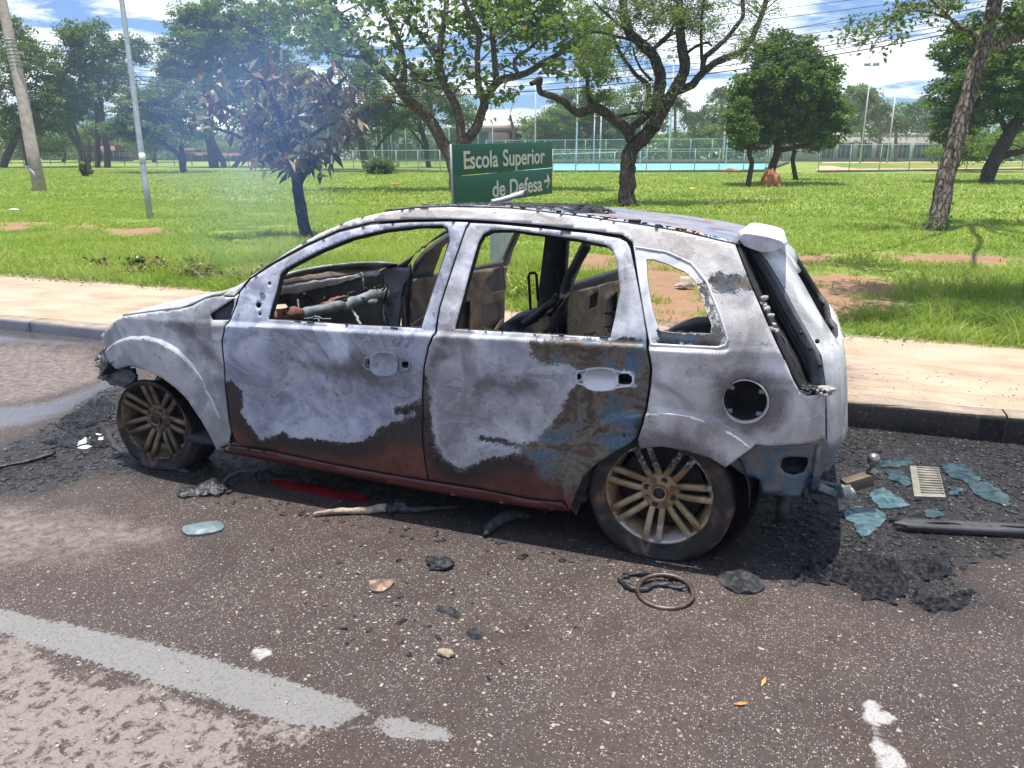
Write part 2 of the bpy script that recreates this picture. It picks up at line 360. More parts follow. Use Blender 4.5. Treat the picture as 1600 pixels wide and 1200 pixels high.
def side_y(V2):
    y = S(V2[:, 0], V2[:, 1])
    y = y-.014*np.clip(sdf(V2, BELT)/.011, 0, 1)*np.clip((.60-V2[:, 1])/-.12, 0, 1)
    for fl in (FLARE_F, FLARE_R):
        s = sdf(V2, fl); y = y-.030*np.clip(s/.009, 0, 1)
    y = y+.0022*fbm(np.c_[V2, np.zeros(len(V2))], 7., 3.1)+.0008*fbm(np.c_[V2, np.zeros(len(V2))], 30., 8.)
    return y
# stain outlines (their own shapes on the metal)
ASH_D1 = side_poly([(300, 300), (760, 300), (760, 560), (690, 600), (655, 627), (630, 637), (616, 635), (618, 647), (650, 646), (642, 652), (620, 660), (592, 667), (580, 682), (555, 692), (532, 692), (512, 687), (480, 685), (455, 683), (440, 677), (407, 686), (399, 675), (390, 660), (377, 645), (380, 632), (376, 610), (362, 597), (350, 598)])
ASH_D2 = side_poly([(640, 250), (1100, 300), (1100, 527), (1012, 531), (826, 529), (830, 542), (827, 557), (845, 568), (899, 572), (905, 600), (890, 612), (877, 640), (861, 661), (835, 692), (817, 692), (775, 684), (735, 676), (740, 685), (805, 700), (811, 706), (785, 710), (755, 719), (742, 729), (717, 734), (692, 720), (680, 690), (674, 652), (675, 627), (668, 600)])
CUP2 = side_poly([(903, 578), (990, 580), (992, 602), (965, 604), (945, 612), (925, 608), (912, 598), (900, 596)])
BARE_D2 = side_poly([(822, 528), (1030, 530), (1030, 640), (1000, 650), (1000, 720), (930, 760), (900, 770), (850, 745), (820, 715), (800, 700), (810, 560)])
BAND_Q = side_poly([(1112, 436), (1120, 432), (1128, 430), (1134, 436), (1150, 433), (1168, 431), (1176, 451), (1150, 454), (1126, 459), (1112, 455)])
SOOT_Q = side_poly([(1112, 590), (1130, 578), (1160, 575), (1200, 582), (1235, 610), (1236, 630), (1225, 660), (1205, 672), (1165, 678), (1140, 665), (1125, 650), (1115, 640), (1112, 615)])
SOOT_F2 = side_poly([(1000, 660), (1030, 672), (1060, 668), (1100, 690), (1135, 715), (1140, 740), (900, 740), (960, 690)])
SOOT_D2 = side_poly([(735, 590), (765, 575), (800, 590), (830, 580), (850, 600), (840, 620), (800, 625), (770, 618), (740, 620)])
SOOT_D1 = side_poly([(520, 560), (570, 545), (600, 590), (640, 600), (600, 615), (560, 600), (520, 590), (470, 575), (440, 560)])
SOOT_FE = side_poly([(250, 505), (300, 500), (325, 530), (345, 560), (330, 575), (300, 540), (270, 520)])
SOOT_B = side_poly([(672, 540), (700, 515), (712, 560), (690, 570), (676, 600), (664, 640), (655, 640), (658, 590)])

def stain(me, V2, kind):
    n = len(V2); ash = np.full(n, .2); bare = np.full(n, -.2); soot = np.full(n, -.2)
    zl = np.clip((.40-V2[:, 1])/.13, 0, 1)
    if kind == 'door1': ash = sdf(V2, ASH_D1); soot = np.maximum(sdf(V2, SOOT_D1)-.02, sdf(V2, SOOT_B)-.01)
    if kind == 'door2':
        ash = np.maximum(sdf(V2, ASH_D2), sdf(V2, CUP2)); bare = sdf(V2, BARE_D2); soot = np.maximum(sdf(V2, SOOT_D2)-.02, sdf(V2, SOOT_B)-.01)
    if kind == 'quarter':
        bare = sdf(V2, BAND_Q); ash = -bare-.008; soot = np.maximum(sdf(V2, SOOT_Q), sdf(V2, SOOT_F2))
    if kind == 'fender': soot = sdf(V2, SOOT_FE)-.02
    if kind == 'sill': ash = np.full(n, -.2); zl = np.full(n, 1.)
    for k, v in (('ash', ash), ('bare', bare), ('soot', soot), ('low', zl)): attr(me, k, v)

def panel(name, outer, holes, mats, kind, parent, thick=.02, step=.014, off=0., far=False, T=None, gap=.0035, label=None):
    outer = inset(outer, gap) if gap else outer
    V2, F = sheet(outer, holes, step, None, (FLARE_F, inset(FLARE_F, .009), FLARE_R, inset(FLARE_R, .009), BELT[:13], inset(BELT, .011)[:13]) if not far and kind in ('quarter', 'door1', 'door2') else ((FLARE_F, inset(FLARE_F, .009)) if not far and kind == 'fender' else ()))
    y = side_y(V2)+off
    V = np.c_[V2[:, 0], y, V2[:, 1]]
    if far: V[:, 1] = CW-V[:, 1]; V[:, 2] -= LEAN; F = F[:, ::-1]
    if T is not None: V = T(V)
    me = np_mesh(name, V, F)
    stain(me, V2, kind)
    o = link(name, me, parent, mats)
    s = o.modifiers.new('thick', 'SOLIDIFY'); s.thickness = thick; s.offset = -1
    s.material_offset = 1; s.material_offset_rim = 2
    if label: o['label'] = label
    return o

FENDER = side_poly([(374, 457), (366, 463), (356, 463), (346, 462), (336, 462), (320, 466), (300, 477), (280, 482), (250, 485), (220, 489), (192, 493), (174, 505), (158, 523), (160, 532), (165, 545), (171, 560), (178, 566), (189, 577), (210, 571), (237, 579), (260, 590), (280, 605), (300, 625), (320, 655), (335, 682), (346, 704), (361, 705), (362, 675), (356, 637), (352, 607), (350, 552), (350, 532), (355, 507), (361, 497), (368, 480), (373, 462)])
FTRI = side_poly([(329, 491), (366, 466), (366, 478), (360, 497), (357, 500), (332, 500)])
DOOR1 = side_poly([(374, 457), (392, 435), (430, 411), (480, 384), (530, 362), (580, 350), (640, 346), (700, 345), (734, 346), (728, 358), (715, 395), (700, 440), (687, 480), (681, 520), (672, 540), (664, 577), (660, 615), (660, 677), (665, 727), (670, 751), (625, 744), (530, 727), (430, 706), (377, 697), (370, 692), (362, 675), (356, 637), (352, 607), (350, 552), (350, 532), (355, 507), (361, 497), (370, 475)])
WIN1 = side_poly([(420, 499), (432, 455), (438, 429), (446, 420), (462, 411), (500, 391), (550, 371), (600, 359), (650, 353), (690, 352), (700, 357), (703, 377), (682, 440), (659, 513), (540, 507)])
DOOR2 = side_poly([(735, 347), (775, 349), (850, 356), (925, 364), (968, 371), (980, 377), (986, 387), (995, 430), (1004, 475), (1011, 520), (1012, 540), (1018, 575), (1016, 602), (1010, 635), (1005, 660), (998, 680), (985, 692), (965, 702), (935, 722), (915, 742), (903, 770), (893, 797), (880, 784), (830, 780), (755, 765), (670, 751), (665, 727), (660, 677), (660, 615), (664, 577), (672, 540), (682, 520), (687, 480), (700, 440), (715, 395), (728, 358)])
WIN2 = side_poly([(711, 514), (725, 460), (742, 397), (748, 378), (755, 366), (768, 359), (800, 359), (850, 366), (900, 373), (947, 383), (957, 391), (965, 415), (969, 455), (960, 500), (954, 528), (830, 521)])
QWIN = side_poly([(1010, 405), (1022, 405), (1040, 411), (1070, 424), (1087, 440), (1097, 465), (1112, 508), (1110, 521), (1055, 520), (1030, 516), (1019, 479), (1012, 437)])
QREC = side_poly([(992, 386), (1042, 394), (1080, 411), (1104, 440), (1125, 492), (1137, 530), (1134, 539), (1122, 543), (1017, 538), (1010, 500), (1000, 440)])
def ell(cx, cy, rx, ry, n=28, e=2.): return side_poly([(cx+rx*np.sign(np.cos(t))*abs(np.cos(t))**(2/e), cy+ry*np.sign(np.sin(t))*abs(np.sin(t))**(2/e)) for t in np.linspace(0, 2*np.pi, n, endpoint=False)])
FUEL = ell(1164, 627, 35, 34)
QUARTER = side_poly([(988, 384), (987, 379), (972, 368.5), (925, 362), (850, 353.5), (800, 349), (734, 344.5), (700, 343.5), (640, 344), (580, 348), (530, 360), (480, 382), (430, 409), (392, 433), (376, 454), (366, 464), (350, 464), (345, 461), (380, 440), (425, 409), (450, 392), (500, 363), (550, 342), (600, 330), (650, 324), (700, 322), (800, 325), (850, 330), (925, 340), (1000, 350), (1070, 362), (1150, 381), (1161, 410), (1174, 443), (1188, 476), (1207, 520), (1224, 556), (1240, 591), (1251, 611), (1262, 617), (1291, 614), (1291, 683), (1275, 692), (1247, 696), (1200, 698), (1181, 696), (1135, 730), (1110, 715), (1072, 703), (1035, 697), (1001, 700), (998, 682), (1007, 655), (1011, 635), (1017, 602), (1019, 575), (1013, 540), (1012, 520), (1005, 475), (996, 430)])
SILL = side_poly([(350, 695), (377, 698), (430, 707), (530, 728), (625, 745), (670, 752), (755, 766), (830, 781), (880, 785), (893, 800), (840, 796), (755, 783), (655, 766), (530, 742), (430, 722), (372, 712), (350, 708)])
# openings for the two doors of the body frame
def shrink(p, d): return inset(p, d)
H1 = shrink(DOOR1, .028); H2 = shrink(DOOR2, .028)
mm = lambda k: (M[k], M['innerdark'], M['soot'])
fender = panel('front_fender', FENDER, [FTRI], mm('fender'), 'fender', car, .012, .013)
panel('side_rail_and_quarter', QUARTER, [QWIN, FUEL], mm('quarter'), 'quarter', car, .012, .0125, label='ash white roof rail and rear quarter panel with open fuel filler hole')
HB1 = [ell(603, 567, 17.8, 15.8, 30, 2.6), ell(404, 477, 4, 4.5, 12), ell(406, 491, 2.2, 2.5, 10), ell(421, 443, 2.2, 2.5, 10), ell(636, 569, 6.5, 5, 14, 4), ell(579, 566, 3.5, 4, 10)]
door1 = panel('front_door', DOOR1, [WIN1]+HB1, (M['door'], M['innerdark'], M['soot']), 'door1', car, .03, .0125, label='blue grey front door with its lower part charred brown')
HB2 = [ell(940, 591, 22.6, 14.8, 30, 2.6), ell(978, 591, 11, 8.5, 16, 4), ell(906, 587, 4, 5, 10)]
door2 = panel('rear_door', DOOR2, [WIN2]+HB2, (M['rdoor'], M['innerdark'], M['soot']), 'door2', car, .03, .0125, label='rear door ash white in front and rusty brown behind')
M['sill'] = simple('scorched_red_sill_paint', (.105, .014, .022), (.075, .032, .026), 9, .35, 0, .4, .003, 7, .6)
panel('sill', SILL, [], (M['sill'], M['soot'], M['soot']), 'sill', car, .012, .02, gap=.002)
# fender corner gusset behind the triangle
V2, F = sheet(inset(FTRI, -.02), [], .02); me = np_mesh('gusset', np.c_[V2[:, 0], S(V2[:, 0], V2[:, 1])+.02, V2[:, 1]], F); link('gusset', me, fender, (M['innerdark'],))
# cupped grips of the two door handles
def cup(parent, cx, cy, rx, ry, m, rail):
    R = ell(cx, cy, rx, ry, 40, 2.6); c = R.mean(0); b = MB(); n = len(R); prof = [(1.16, -.002), (1.10, -.005), (1.0, -.0045), (.92, .004), (.75, .011), (.45, .016), (.12, .018)]
    V = []; 
    for s, dy in prof:
        Q = c+(R-c)*s; V.append(np.c_[Q[:, 0], S(Q[:, 0], Q[:, 1])+dy-.0155, Q[:, 1]])
    F = [[i*n+k, i*n+(k+1) % n, (i+1)*n+(k+1) % n, (i+1)*n+k] for i in range(len(prof)-1) for k in range(n)]; F.append([(len(prof)-1)*n+k for k in range(n)])
    V = np.concatenate(V)
    me = np_mesh('handle_cup', V, F); stain(me, V[:, [0, 2]], 'x'); o = link('handle_cup', me, parent, (m,))
    # raised frame around the whole grip
    q = side_poly(rail); q = chaikin(q, 1); b = MB()
    P = np.c_[q[:, 0], S(q[:, 0], q[:, 1])-.0145, q[:, 1]]; P = np.vstack([P, P[:2]])
    b.tube(P, .0042, 6, False); V, F, A = b.arrays(); me = np_mesh('handle_rim', V, F); stain(me, V[:, [0, 2]], 'x'); link('handle_rim', me, parent, (m,))
cup(door1, 603, 567, 19, 17, M['door'], [(572, 558), (584, 556), (590, 549), (615, 548), (622, 556), (642, 559), (643, 577), (625, 578), (618, 585), (592, 585), (584, 577), (572, 574)])
cup(door2, 940, 591, 24, 16, M['rail'], [(902, 579), (913, 578), (922, 574), (958, 574), (965, 580), (990, 581), (991, 601), (966, 603), (957, 608), (925, 608), (915, 600), (902, 597)])
# black scraps of melted seal in the window apertures, mirror mounting bosses
b = MB(); P = on_side(411, 461); b.lathe([(.016, -.004), (.012, -.007), (.010, -.003), (.0, -.003)], (P[0], float(S(*P)), P[1]), seg=20)
V, F, A = b.arrays(); me = np_mesh('mirror_mount', V, F); stain(me, V[:, [0, 2]], 'x'); link('mirror_mount', me, door1, (M['door'],))

# quarter window: recessed flange with scorched blue edge
V2, F = sheet(QREC, [QWIN], .012); s = sdf(V2, QREC); yy = side_y(V2)-.0015
sq = sdf(V2, inset(QREC, .012))
me = np_mesh('quarter_window_flange', np.c_[V2[:, 0], yy-.001*0+np.where(sq > 0, -.0008, 0), V2[:, 1]], F); stain(me, V2, 'x')
# scorched blue on the flange towards the rear and the bottom
bp = side_poly([(1089, 440), (1102, 440), (1125, 500), (1132, 536), (1108, 540), (1028, 534), (1030, 515), (1060, 519), (1108, 521), (1112, 508)])
me.attributes['bare'].data.foreach_set('value', sdf(V2, bp).astype(np.float32)); me.attributes['ash'].data.foreach_set('value', (-sdf(V2, bp)).astype(np.float32))
fl = link('quarter_window_flange', me, car, (M['rail'],))
b = MB(); q = QREC; P = np.c_[q[:, 0], S(q[:, 0], q[:, 1])-.002, q[:, 1]]; P = resample(P, .03); b.tube(np.vstack([P, P[:2]]), .0045, 6, False)
V, F, A = b.arrays(); me = np_mesh('flange_bead', V, F); stain(me, V[:, [0, 2]], 'x'); link('flange_bead', me, fl, (M['rail'],))
# filler hole: rim, deep pot
fc = FUEL.mean(0); fr = np.linalg.norm(FUEL-fc, axis=1).mean(); fy = float(S(*fc))
b = MB(); b.lathe([(fr*1.05, fy-.003), (fr*1.0, fy-.006), (fr*.95, fy+.004), (fr*.95, fy+.014)], (fc[0], 0, fc[1]), seg=40)
V, F, A = b.arrays(); me = np_mesh('fuel_filler_pot', V, F); stain(me, V[:, [0, 2]], 'x'); pot = link('fuel_filler_pot', me, car, (M['quarter'], ))
b = MB(); b.lathe([(fr*.96, fy+.010), (fr*.93, fy+.16), (.0, fy+.16)], (fc[0], 0, fc[1]), seg=40); b.obj('filler_black_lining', M['soot'], pot, True)  # inside of the pot coloured black
for a in (35, 140, 220, 320):
    b = MB(); b.box((fc[0]+fr*.86*math.cos(RAD(a)), fy+.012, fc[1]+fr*.86*math.sin(RAD(a))), (.022, .012, .014)); b.obj('filler_lug', M['quarter'] if False else M['greybar'], pot)

# --- far side of the body (seen from inside through the windows)
def far_panel(name, outer, holes, kind, m, **kw): return panel(name, outer, holes, (m, kw.pop('mi', M['innerdark']), M['soot']), kind, car, kw.pop('thick', .03), kw.pop('step', .03), far=True, **kw)
farf = far_panel('front_fender', FENDER, [], 'fender', M['fender'], mi=M['fender'])
far_panel('side_rail_and_quarter', QUARTER, [QWIN], 'quarter', M['quarter'], label='soot black far rear quarter seen from inside')
far_panel('sill', SILL, [], 'sill', M['door'], gap=0)
def hinge(hx, ang, y0=CW-.02):
    c, s_ = math.cos(RAD(ang)), math.sin(RAD(ang))
    def T(V):
        V = V.copy(); dx = V[:, 0]-hx; dy = V[:, 1]-y0; V[:, 0] = hx+c*dx-s_*dy; V[:, 1] = y0+s_*dx+c*dy; return V
    return T
def hole_xz(cx, cz, pts): return np.array([(cx+a, cz+b_) for a, b_ in pts])
IH1 = [hole_xz(1.40, .67, [(-.14, .00), (.06, .09), (.08, -.10), (-.04, -.10), (-.13, -.04)]), hole_xz(1.33, .42, [(-.12, .07), (.12, .09), (.13, -.05), (.02, -.12), (-.12, -.06)]), hole_xz(1.0, .45, [(-.15, .08), (.10, .10), (.08, -.12), (-.12, -.12)]), hole_xz(1.52, .74, [(-.014, .014), (.014, .014), (.014, -.014), (-.014, -.014)])]
IH2 = [hole_xz(2.10, .56, [(-.09, .07), (.07, .11), (.08, -.13), (-.06, -.15), (-.11, -.05)]), hole_xz(1.85, .66, [(-.05, .03), (.06, .05), (.05, -.05), (-.05, -.06)])]
fd1 = far_panel('front_door', DOOR1, [WIN1], 'door1', M['door'], mi=M['innerdark'], T=hinge(.60, 71), label='front passenger door ajar, scorched tan inside')  # dark inner faces put the cavity's shade behind the skin's holes, both doors
fd2 = far_panel('rear_door', DOOR2, [WIN2], 'door2', M['door'], mi=M['innerdark'], T=hinge(1.66, 76), label='rear passenger door ajar, scorched tan inside')
def inner_skin(name, outer, win, holes, hx, ang, parent):
    z0 = outer[:, 1].min()+.05; bel = win[:, 1].min()-.035
    q = np.array([p for p in outer if p[1] < bel]); q = inset(q, .03)
    V2, F = sheet(q, holes, .022)
    y = S(V2[:, 0], V2[:, 1])+.055+.006*fbm(np.c_[V2, V2[:, 0]*0], 6., 5.)
    for h in holes: sh = sdf(V2, h); y = y+.010*np.exp(-(sh/.02)**2)
    V = np.c_[V2[:, 0], CW-y, V2[:, 1]]; V = hinge(hx, ang)(V); me = np_mesh(name, V, F)
    o = link(name, me, parent, (M['inner'], M['innerdark'])); s = o.modifiers.new('thick', 'SOLIDIFY'); s.thickness = .006; return o
inner_skin('inner_skin', DOOR1, WIN1, IH1, .60, 71, fd1); inner_skin('inner_skin', DOOR2, WIN2, IH2, 1.66, 76, fd2)

for D_, far_ in ((DOOR1, 0), (DOOR2, 0)):
    V2, F = sheet(inset(D_, -.022), [inset(D_, .018)], .02, .02); V = np.c_[V2[:, 0], S(V2[:, 0], V2[:, 1])+.038, V2[:, 1]]
    link('door_aperture_frame', np_mesh('door_aperture_frame', V, F), car, (M['innerdark'],))
def rubble(px_line, parent, seed, n=46):
    r_ = np.random.default_rng(seed); L = np.array([P3_(*p) for p in px_line]); b = MB()
    for i in range(n):
        k = r_.uniform(0, len(L)-1.001); i0 = int(k); P = L[i0]*(1-k+i0)+L[i0+1]*(k-i0)+np.array([0, r_.uniform(.002, .018), r_.uniform(-.002, .004)]); s = r_.uniform(.002, .006); b.box(P, (s*r_.uniform(2, 7), s*1.4, s), r_.uniform(-.2, .2))
    b.obj('burnt_window_seal', M['soot'], parent)['kind'] = 'stuff'
def P3_(px, py): q = on_side(px, py); return np.array([q[0], float(S(*q)), q[1]])
rubble([(420, 501), (540, 508), (658, 514)], door1, 1); rubble([(714, 516), (830, 522), (953, 529)], door2, 2, 70); rubble([(1030, 519), (1108, 523)], car, 3, 16)
for dd, cx_p, cy_p in ((door1, 636, 569), (door1, 579, 566), (door2, 978, 591), (door2, 906, 587)):
    P = P3_(cx_p, cy_p); b = MB(); b.box(P+np.array([0, .045, 0]), (.075, .004, .06)); b.obj('slot_backing', M['soot'], dd)  # dark plate added in place of the shade inside the handle slot

# --- B pillars, inner sills, arches
def pillar(pts, w, yoff, far, m, name='centre_pillar'):
    b = MB()
    for i in range(len(pts)-1):
        (xa, za, wa), (xb, zb, wb) = pts[i], pts[i+1]
        for k in range(1):
            ya = float(S(xa, za))+yoff; yb = float(S(xb, zb))+yoff
            if far: ya = CW-ya; yb = CW-yb
            sgn = -1 if far else 1
            V = [(xa-wa/2, ya, za), (xa+wa/2, ya, za), (xa+wa/2, ya+sgn*w, za), (xa-wa/2, ya+sgn*w, za), (xb-wb/2, yb, zb), (xb+wb/2, yb, zb), (xb+wb/2, yb+sgn*w, zb), (xb-wb/2, yb+sgn*w, zb)]
            b.add(V, [[0, 1, 5, 4], [1, 2, 6, 5], [2, 3, 7, 6], [3, 0, 4, 7]])
    return b.obj(name, m, car, False)
pb = on_side(672, 640)[0]; pt = on_side(728, 350)
PIL = [(pb, .15, .22), (pb, .45, .17), (pb+.01, .80, .13), (pt[0]-.02, pt[1]-.03, .10), (pt[0]-.02, pt[1]+.05, .10)]
pillar(PIL, .05, .034, False, M['innerdark'])
pf = pillar([(p[0], p[1]-LEAN, p[2]+.02) for p in PIL[:-1]]+[(PIL[-1][0], PIL[-1][1]-LEAN-.055, .12)], .07, .02, True, M['soot'])

def strip_from(Pa, Pb, n, name, m, parent, thick=.012, crown=0., cs=12, bump=0.):
    """lofted surface between two 3-D polylines"""
    Pa = resample(Pa, 1e9, False) if False else np.array(Pa); Pb = np.array(Pb)
    def re(P, n):
        L = np.concatenate([[0], np.cumsum(np.linalg.norm(np.diff(P, axis=0), axis=1))]); t = np.linspace(0, L[-1], n)
        return np.stack([np.interp(t, L, P[:, k]) for k in range(3)], 1)
    A, B = re(Pa, n), re(Pb, n); V = []
    for j in range(cs+1):
        t = j/cs; Q = A*(1-t)+B*t; Q = Q.copy(); Q[:, 2] += crown*4*t*(1-t) if np.isscalar(crown) else crown*4*t*(1-t); V.append(Q)
    V = np.concatenate(V); F = [[j*n+i, j*n+i+1, (j+1)*n+i+1, (j+1)*n+i] for j in range(cs) for i in range(n-1)]
    if bump: V[:, 2] += bump*fbm(V, 9., 2.)
    me = np_mesh(name, V, F); o = link(name, me, parent, (m,) if not isinstance(m, tuple) else m)
    for k in ('ash', 'bare', 'soot', 'low'): attr(me, k, np.full(len(V), {'ash': .2, 'low': 0}.get(k, -.2)))
    if thick: s = o.modifiers.new('thick', 'SOLIDIFY'); s.thickness = thick; s.offset = 0
    return o, V
def P3(px, py, dy=0.):
    q = on_side(px, py); return np.array([q[0], float(S(*q))+dy, q[1]])
def mir(P): P = np.array(P).copy(); P[..., 1] = CW-P[..., 1]; P[..., 2] -= LEAN; return P
# roof skin
RP = np.array([P3(*p) for p in [(600, 330), (650, 324), (700, 322), (750, 323), (800, 325), (850, 330), (925, 340), (1000, 350), (1070, 362), (1150, 381)]])
RP[:, 1] += .006
m = mat('burnt_roof_skin'); nt = m.node_tree; g = nn(nt, 'ShaderNodeNewGeometry').outputs['Position']
sx = nn(nt, 'ShaderNodeSeparateXYZ'); lk(nt, g, sx.inputs[0])
n1 = noise(nt, vscale(nt, g, (1, 1.6, 1)), 4.5, 7, .6, .9); n2 = noise(nt, g, 45, 6, .65)
c = ramp(nt, n1, [(.32, (.16, .24, .37)), (.45, (.27, .32, .41)), (.53, (.40, .38, .39)), (.62, (.30, .15, .11)), (.7, (.15, .17, .21))])
xf = mth(nt, 'ADD', sx.outputs[0], mth(nt, 'MULTIPLY', n1, .8))
c = mixc(nt, ramp(nt, mth(nt, 'DIVIDE', mth(nt, 'SUBTRACT', xf, 1.6), 1.4), [(.0, 1.), (.75, 0.)]), c, mixc(nt, ramp(nt, n2, [(.4, 0.), (.6, 1.)]), (.03, .03, .033), (.24, .23, .23)))
M['roof'] = finish(m, c, .45, .35, mth(nt, 'ADD', mth(nt, 'MULTIPLY', n2, .5), n1), .5, .01)
RC = .004
roof, RV = strip_from(RP, mir(RP), 40, 'roof', M['roof'], car, .01, RC, 28, .003)
def roof_z(x, y):
    xs = RP[:, 0]; z = np.interp(x, xs, RP[:, 2]); y0 = np.interp(x, xs, RP[:, 1]); t = np.clip((y-y0)/(CW-2*y0), 0, 1); return z+RC*4*t*(1-t)
# roof header + edge moulding lumps (burnt drip rail seal) along the groove
rg = np.random.default_rng(5)
b = MB()
for i in range(70):
    t = .42+.58*rg.uniform(0, 1)**.8; k = t*(len(RP)-1); i0 = int(min(k, len(RP)-2)); P = RP[i0]*(1-k+i0)+RP[i0+1]*(k-i0)
    s = rg.uniform(.003, .007)*(1 if rg.random() > .08 else 2.2); b.box(P+np.array([0, rg.uniform(-.003, .012), .004+s*.3]), (s*rg.uniform(1, 3.5), s, s*.8), rg.uniform(-.4, .4))
b.obj('burnt_drip_seal', M['soot'], roof)['kind'] = 'stuff'
# windscreen frame: header, cowl
hd0 = RP[0]; 
strip_from(RP[:2]-np.array([.03, 0, .02]), mir(RP[:2]-np.array([.03, 0, .02])), 4, 'header_rail', M['innerdark'], car, .02, RC, 16)
# hood
HA = np.array([P3(*p) for p in [(192, 493), (220, 489), (250, 485), (280, 481), (300, 475), (322, 465), (345, 461)]])
HA[:, 2] += .002
zc = np.linspace(.030, .055, 14)
hood, HV = strip_from(HA, mir(HA), 14, 'bonnet', M['fender'], car, .01, zc, 20, .004)
HB = np.array([HA[0], HA[0]+np.array([-.03, .01, -.06])]); 
# front closing panel (lamp brackets, radiator support)
fr = [P3(158, 523), P3(166, 548), P3(172, 575)]
b = MB(); rgn = np.random.default_rng(3)
x0 = HA[0][0]
lk0 = np.array(fr)
# nose: curve across the front
NV = []
ys = np.linspace(lk0[0][1], CW-lk0[0][1], 15)
for zi, (z, dx) in enumerate([(HA[0][2]-.005, .02), (HA[0][2]-.05, -.035), (HA[0][2]-.10, -.03)]):
    for y in ys: tt = (y-.84)/.6; NV.append((x0+dx-.14*(1-tt*tt)+.03, y, z-.03+.02*(1-tt*tt)-LEAN*y/CW))
me = np_mesh('front_panel', NV, [[j*15+i, j*15+i+1, (j+1)*15+i+1, (j+1)*15+i] for j in range(2) for i in range(14)])
for k in ('ash', 'bare', 'soot', 'low'): attr(me, k, np.full(len(NV), {'ash': .2, 'low': 0}.get(k, -.2)))
link('front_panel', me, car, (M['fender'],))
# headlamp bracket: bent scorched plates at the near front corner
def blob_plate(name, pts_px, yfun, m, parent, thick=.006, step=.02, warp=.01, seed=1.):
    q = np.array([at_y(p[0], p[1], yfun)[[0, 2]] for p in pts_px]); V2, F = sheet(q, [], step)
    y = yfun+warp*fbm(np.c_[V2, V2[:, 0]*0], 14., seed); me = np_mesh(name, np.c_[V2[:, 0], y, V2[:, 1]], F)
    o = link(name, me, parent, (m,)); s = o.modifiers.new('t', 'SOLIDIFY'); s.thickness = thick; return o
br = blob_plate('headlamp_bracket', [(160, 546), (172, 552), (186, 575), (205, 575), (214, 590), (195, 604), (178, 603), (160, 592), (154, 575), (150, 562)], .12, M['blue'], car, .02, .015, .02, 2.)
blob_plate('bracket_tab', [(154, 548), (163, 545), (170, 560), (168, 590), (160, 596), (152, 590), (156, 575), (149, 571), (154, 566)], .09, M['blue'], br, .012, .012, .02, 4.)
for p, q in (((150, 566), (160, 562)), ((149, 583), (160, 580)), ((155, 556), (160, 570)), ((152, 598), (162, 590))): b = MB(); b.bar(at_y(*p, .08), at_y(*q, .10), .006); b.obj('bracket_pin', M['ashwhite'], br)
b = MB(); b.bar(at_y(176, 580, .16), at_y(200, 600, .16), .03, .05); b.bar(at_y(196, 575, .2), at_y(204, 610, .2), .02, .02); b.bar(at_y(208, 575, .22), at_y(214, 610, .22), .015, .02)
b.obj('front_crossmember', M['greybar'], car)
# inner wheel arches (dark), floor, firewall
def arch(hx, far, r=.335, amax=1.02):
    prof = []; b = MB(); n = 20; y0, y1 = (.025, .26) if not far else (CW-.025, CW-.26)
    a = np.linspace(math.pi*(amax if hx > 1 else .80), -.02*math.pi, n); V = [(hx+r*math.cos(t), y0, .27+r*math.sin(t)) for t in a]+[(hx+r*math.cos(t), y1, .27+r*math.sin(t)) for t in a]
    b.add(V, [[i, i+1, n+i+1, n+i] for i in range(n-1)]+[[n+i for i in range(n)][::-1]]); return b
for hx in (0, 2.486):
    for far in (False, True): arch(hx, far, .33 if hx else .32).obj('wheel_arch_liner', M['soot'], car, True)
b = MB(); b.box((1.2, .84, .19), (2.0, 1.60, .03)); b.box((2.5, .84, .22), (.75, 1.15, .03)); b.box((.50, .84, .26), (.03, 1.40, .16)); b.box((.05, .55, .30), (.7, .08, .10)); b.box((.05, 1.13, .30), (.7, .08, .10)); b.obj('floor_pan', M['soot'], car)
b = MB(); b.box((2.72, .84, .38), (.70, 1.40, .03)); b.box((2.3, .84, .32), (.4, 1.1, .03)); b.obj('boot_floor', M['soot'], car)
# firewall with a hole that lets the pavement show
fw_x = .50
q = np.array([(.14, .30), (1.54, .30), (1.50, .80), (.84, .83), (.18, .80)])
def on_x(px, py, x): d = ray(px, py); return CAM+(x-CAM[0])/d[0]*d
hc = on_x(440, 481, fw_x); hp = np.array([(hc[1]+.055*math.cos(t), hc[2]+.035*math.sin(t)) for t in np.linspace(0, 2*np.pi, 12, endpoint=False)])
V2, F = sheet(q, [hp], .05, .04); me = np_mesh('firewall', np.c_[np.full(len(V2), fw_x)+.02*fbm(np.c_[V2, V2[:, 0]*0], 5., 1.), V2[:, 0], V2[:, 1]], F); o = link('firewall', me, car, (M['soot'],)); o.modifiers.new('t', 'SOLIDIFY').thickness = .006
# scuttle (ash white ledge under the windscreen) and brown lip
ca = np.array([on_x(434, 462, .80), on_x(590, 440, .80)])
def line_y(p1, p2, y1, y2, n=10): A = at_y(*p1, y1); B = at_y(*p2, y2); return np.linspace(A, B, n)
sc1 = line_y((425, 462), (592, 429), .30, 1.45); sc2 = line_y((432, 447), (590, 424), .25, 1.50)
scu, _ = strip_from(sc1, sc2, 24, 'scuttle_panel', M['ashwhite'], car, .03, 0., 4, .012)
sc3 = line_y((436, 438), (562, 417), .28, 1.35); strip_from(sc2+np.array([0, 0, .004]), sc3, 24, 'scuttle_lip', M['inner'], scu, .008, 0., 3, .006)
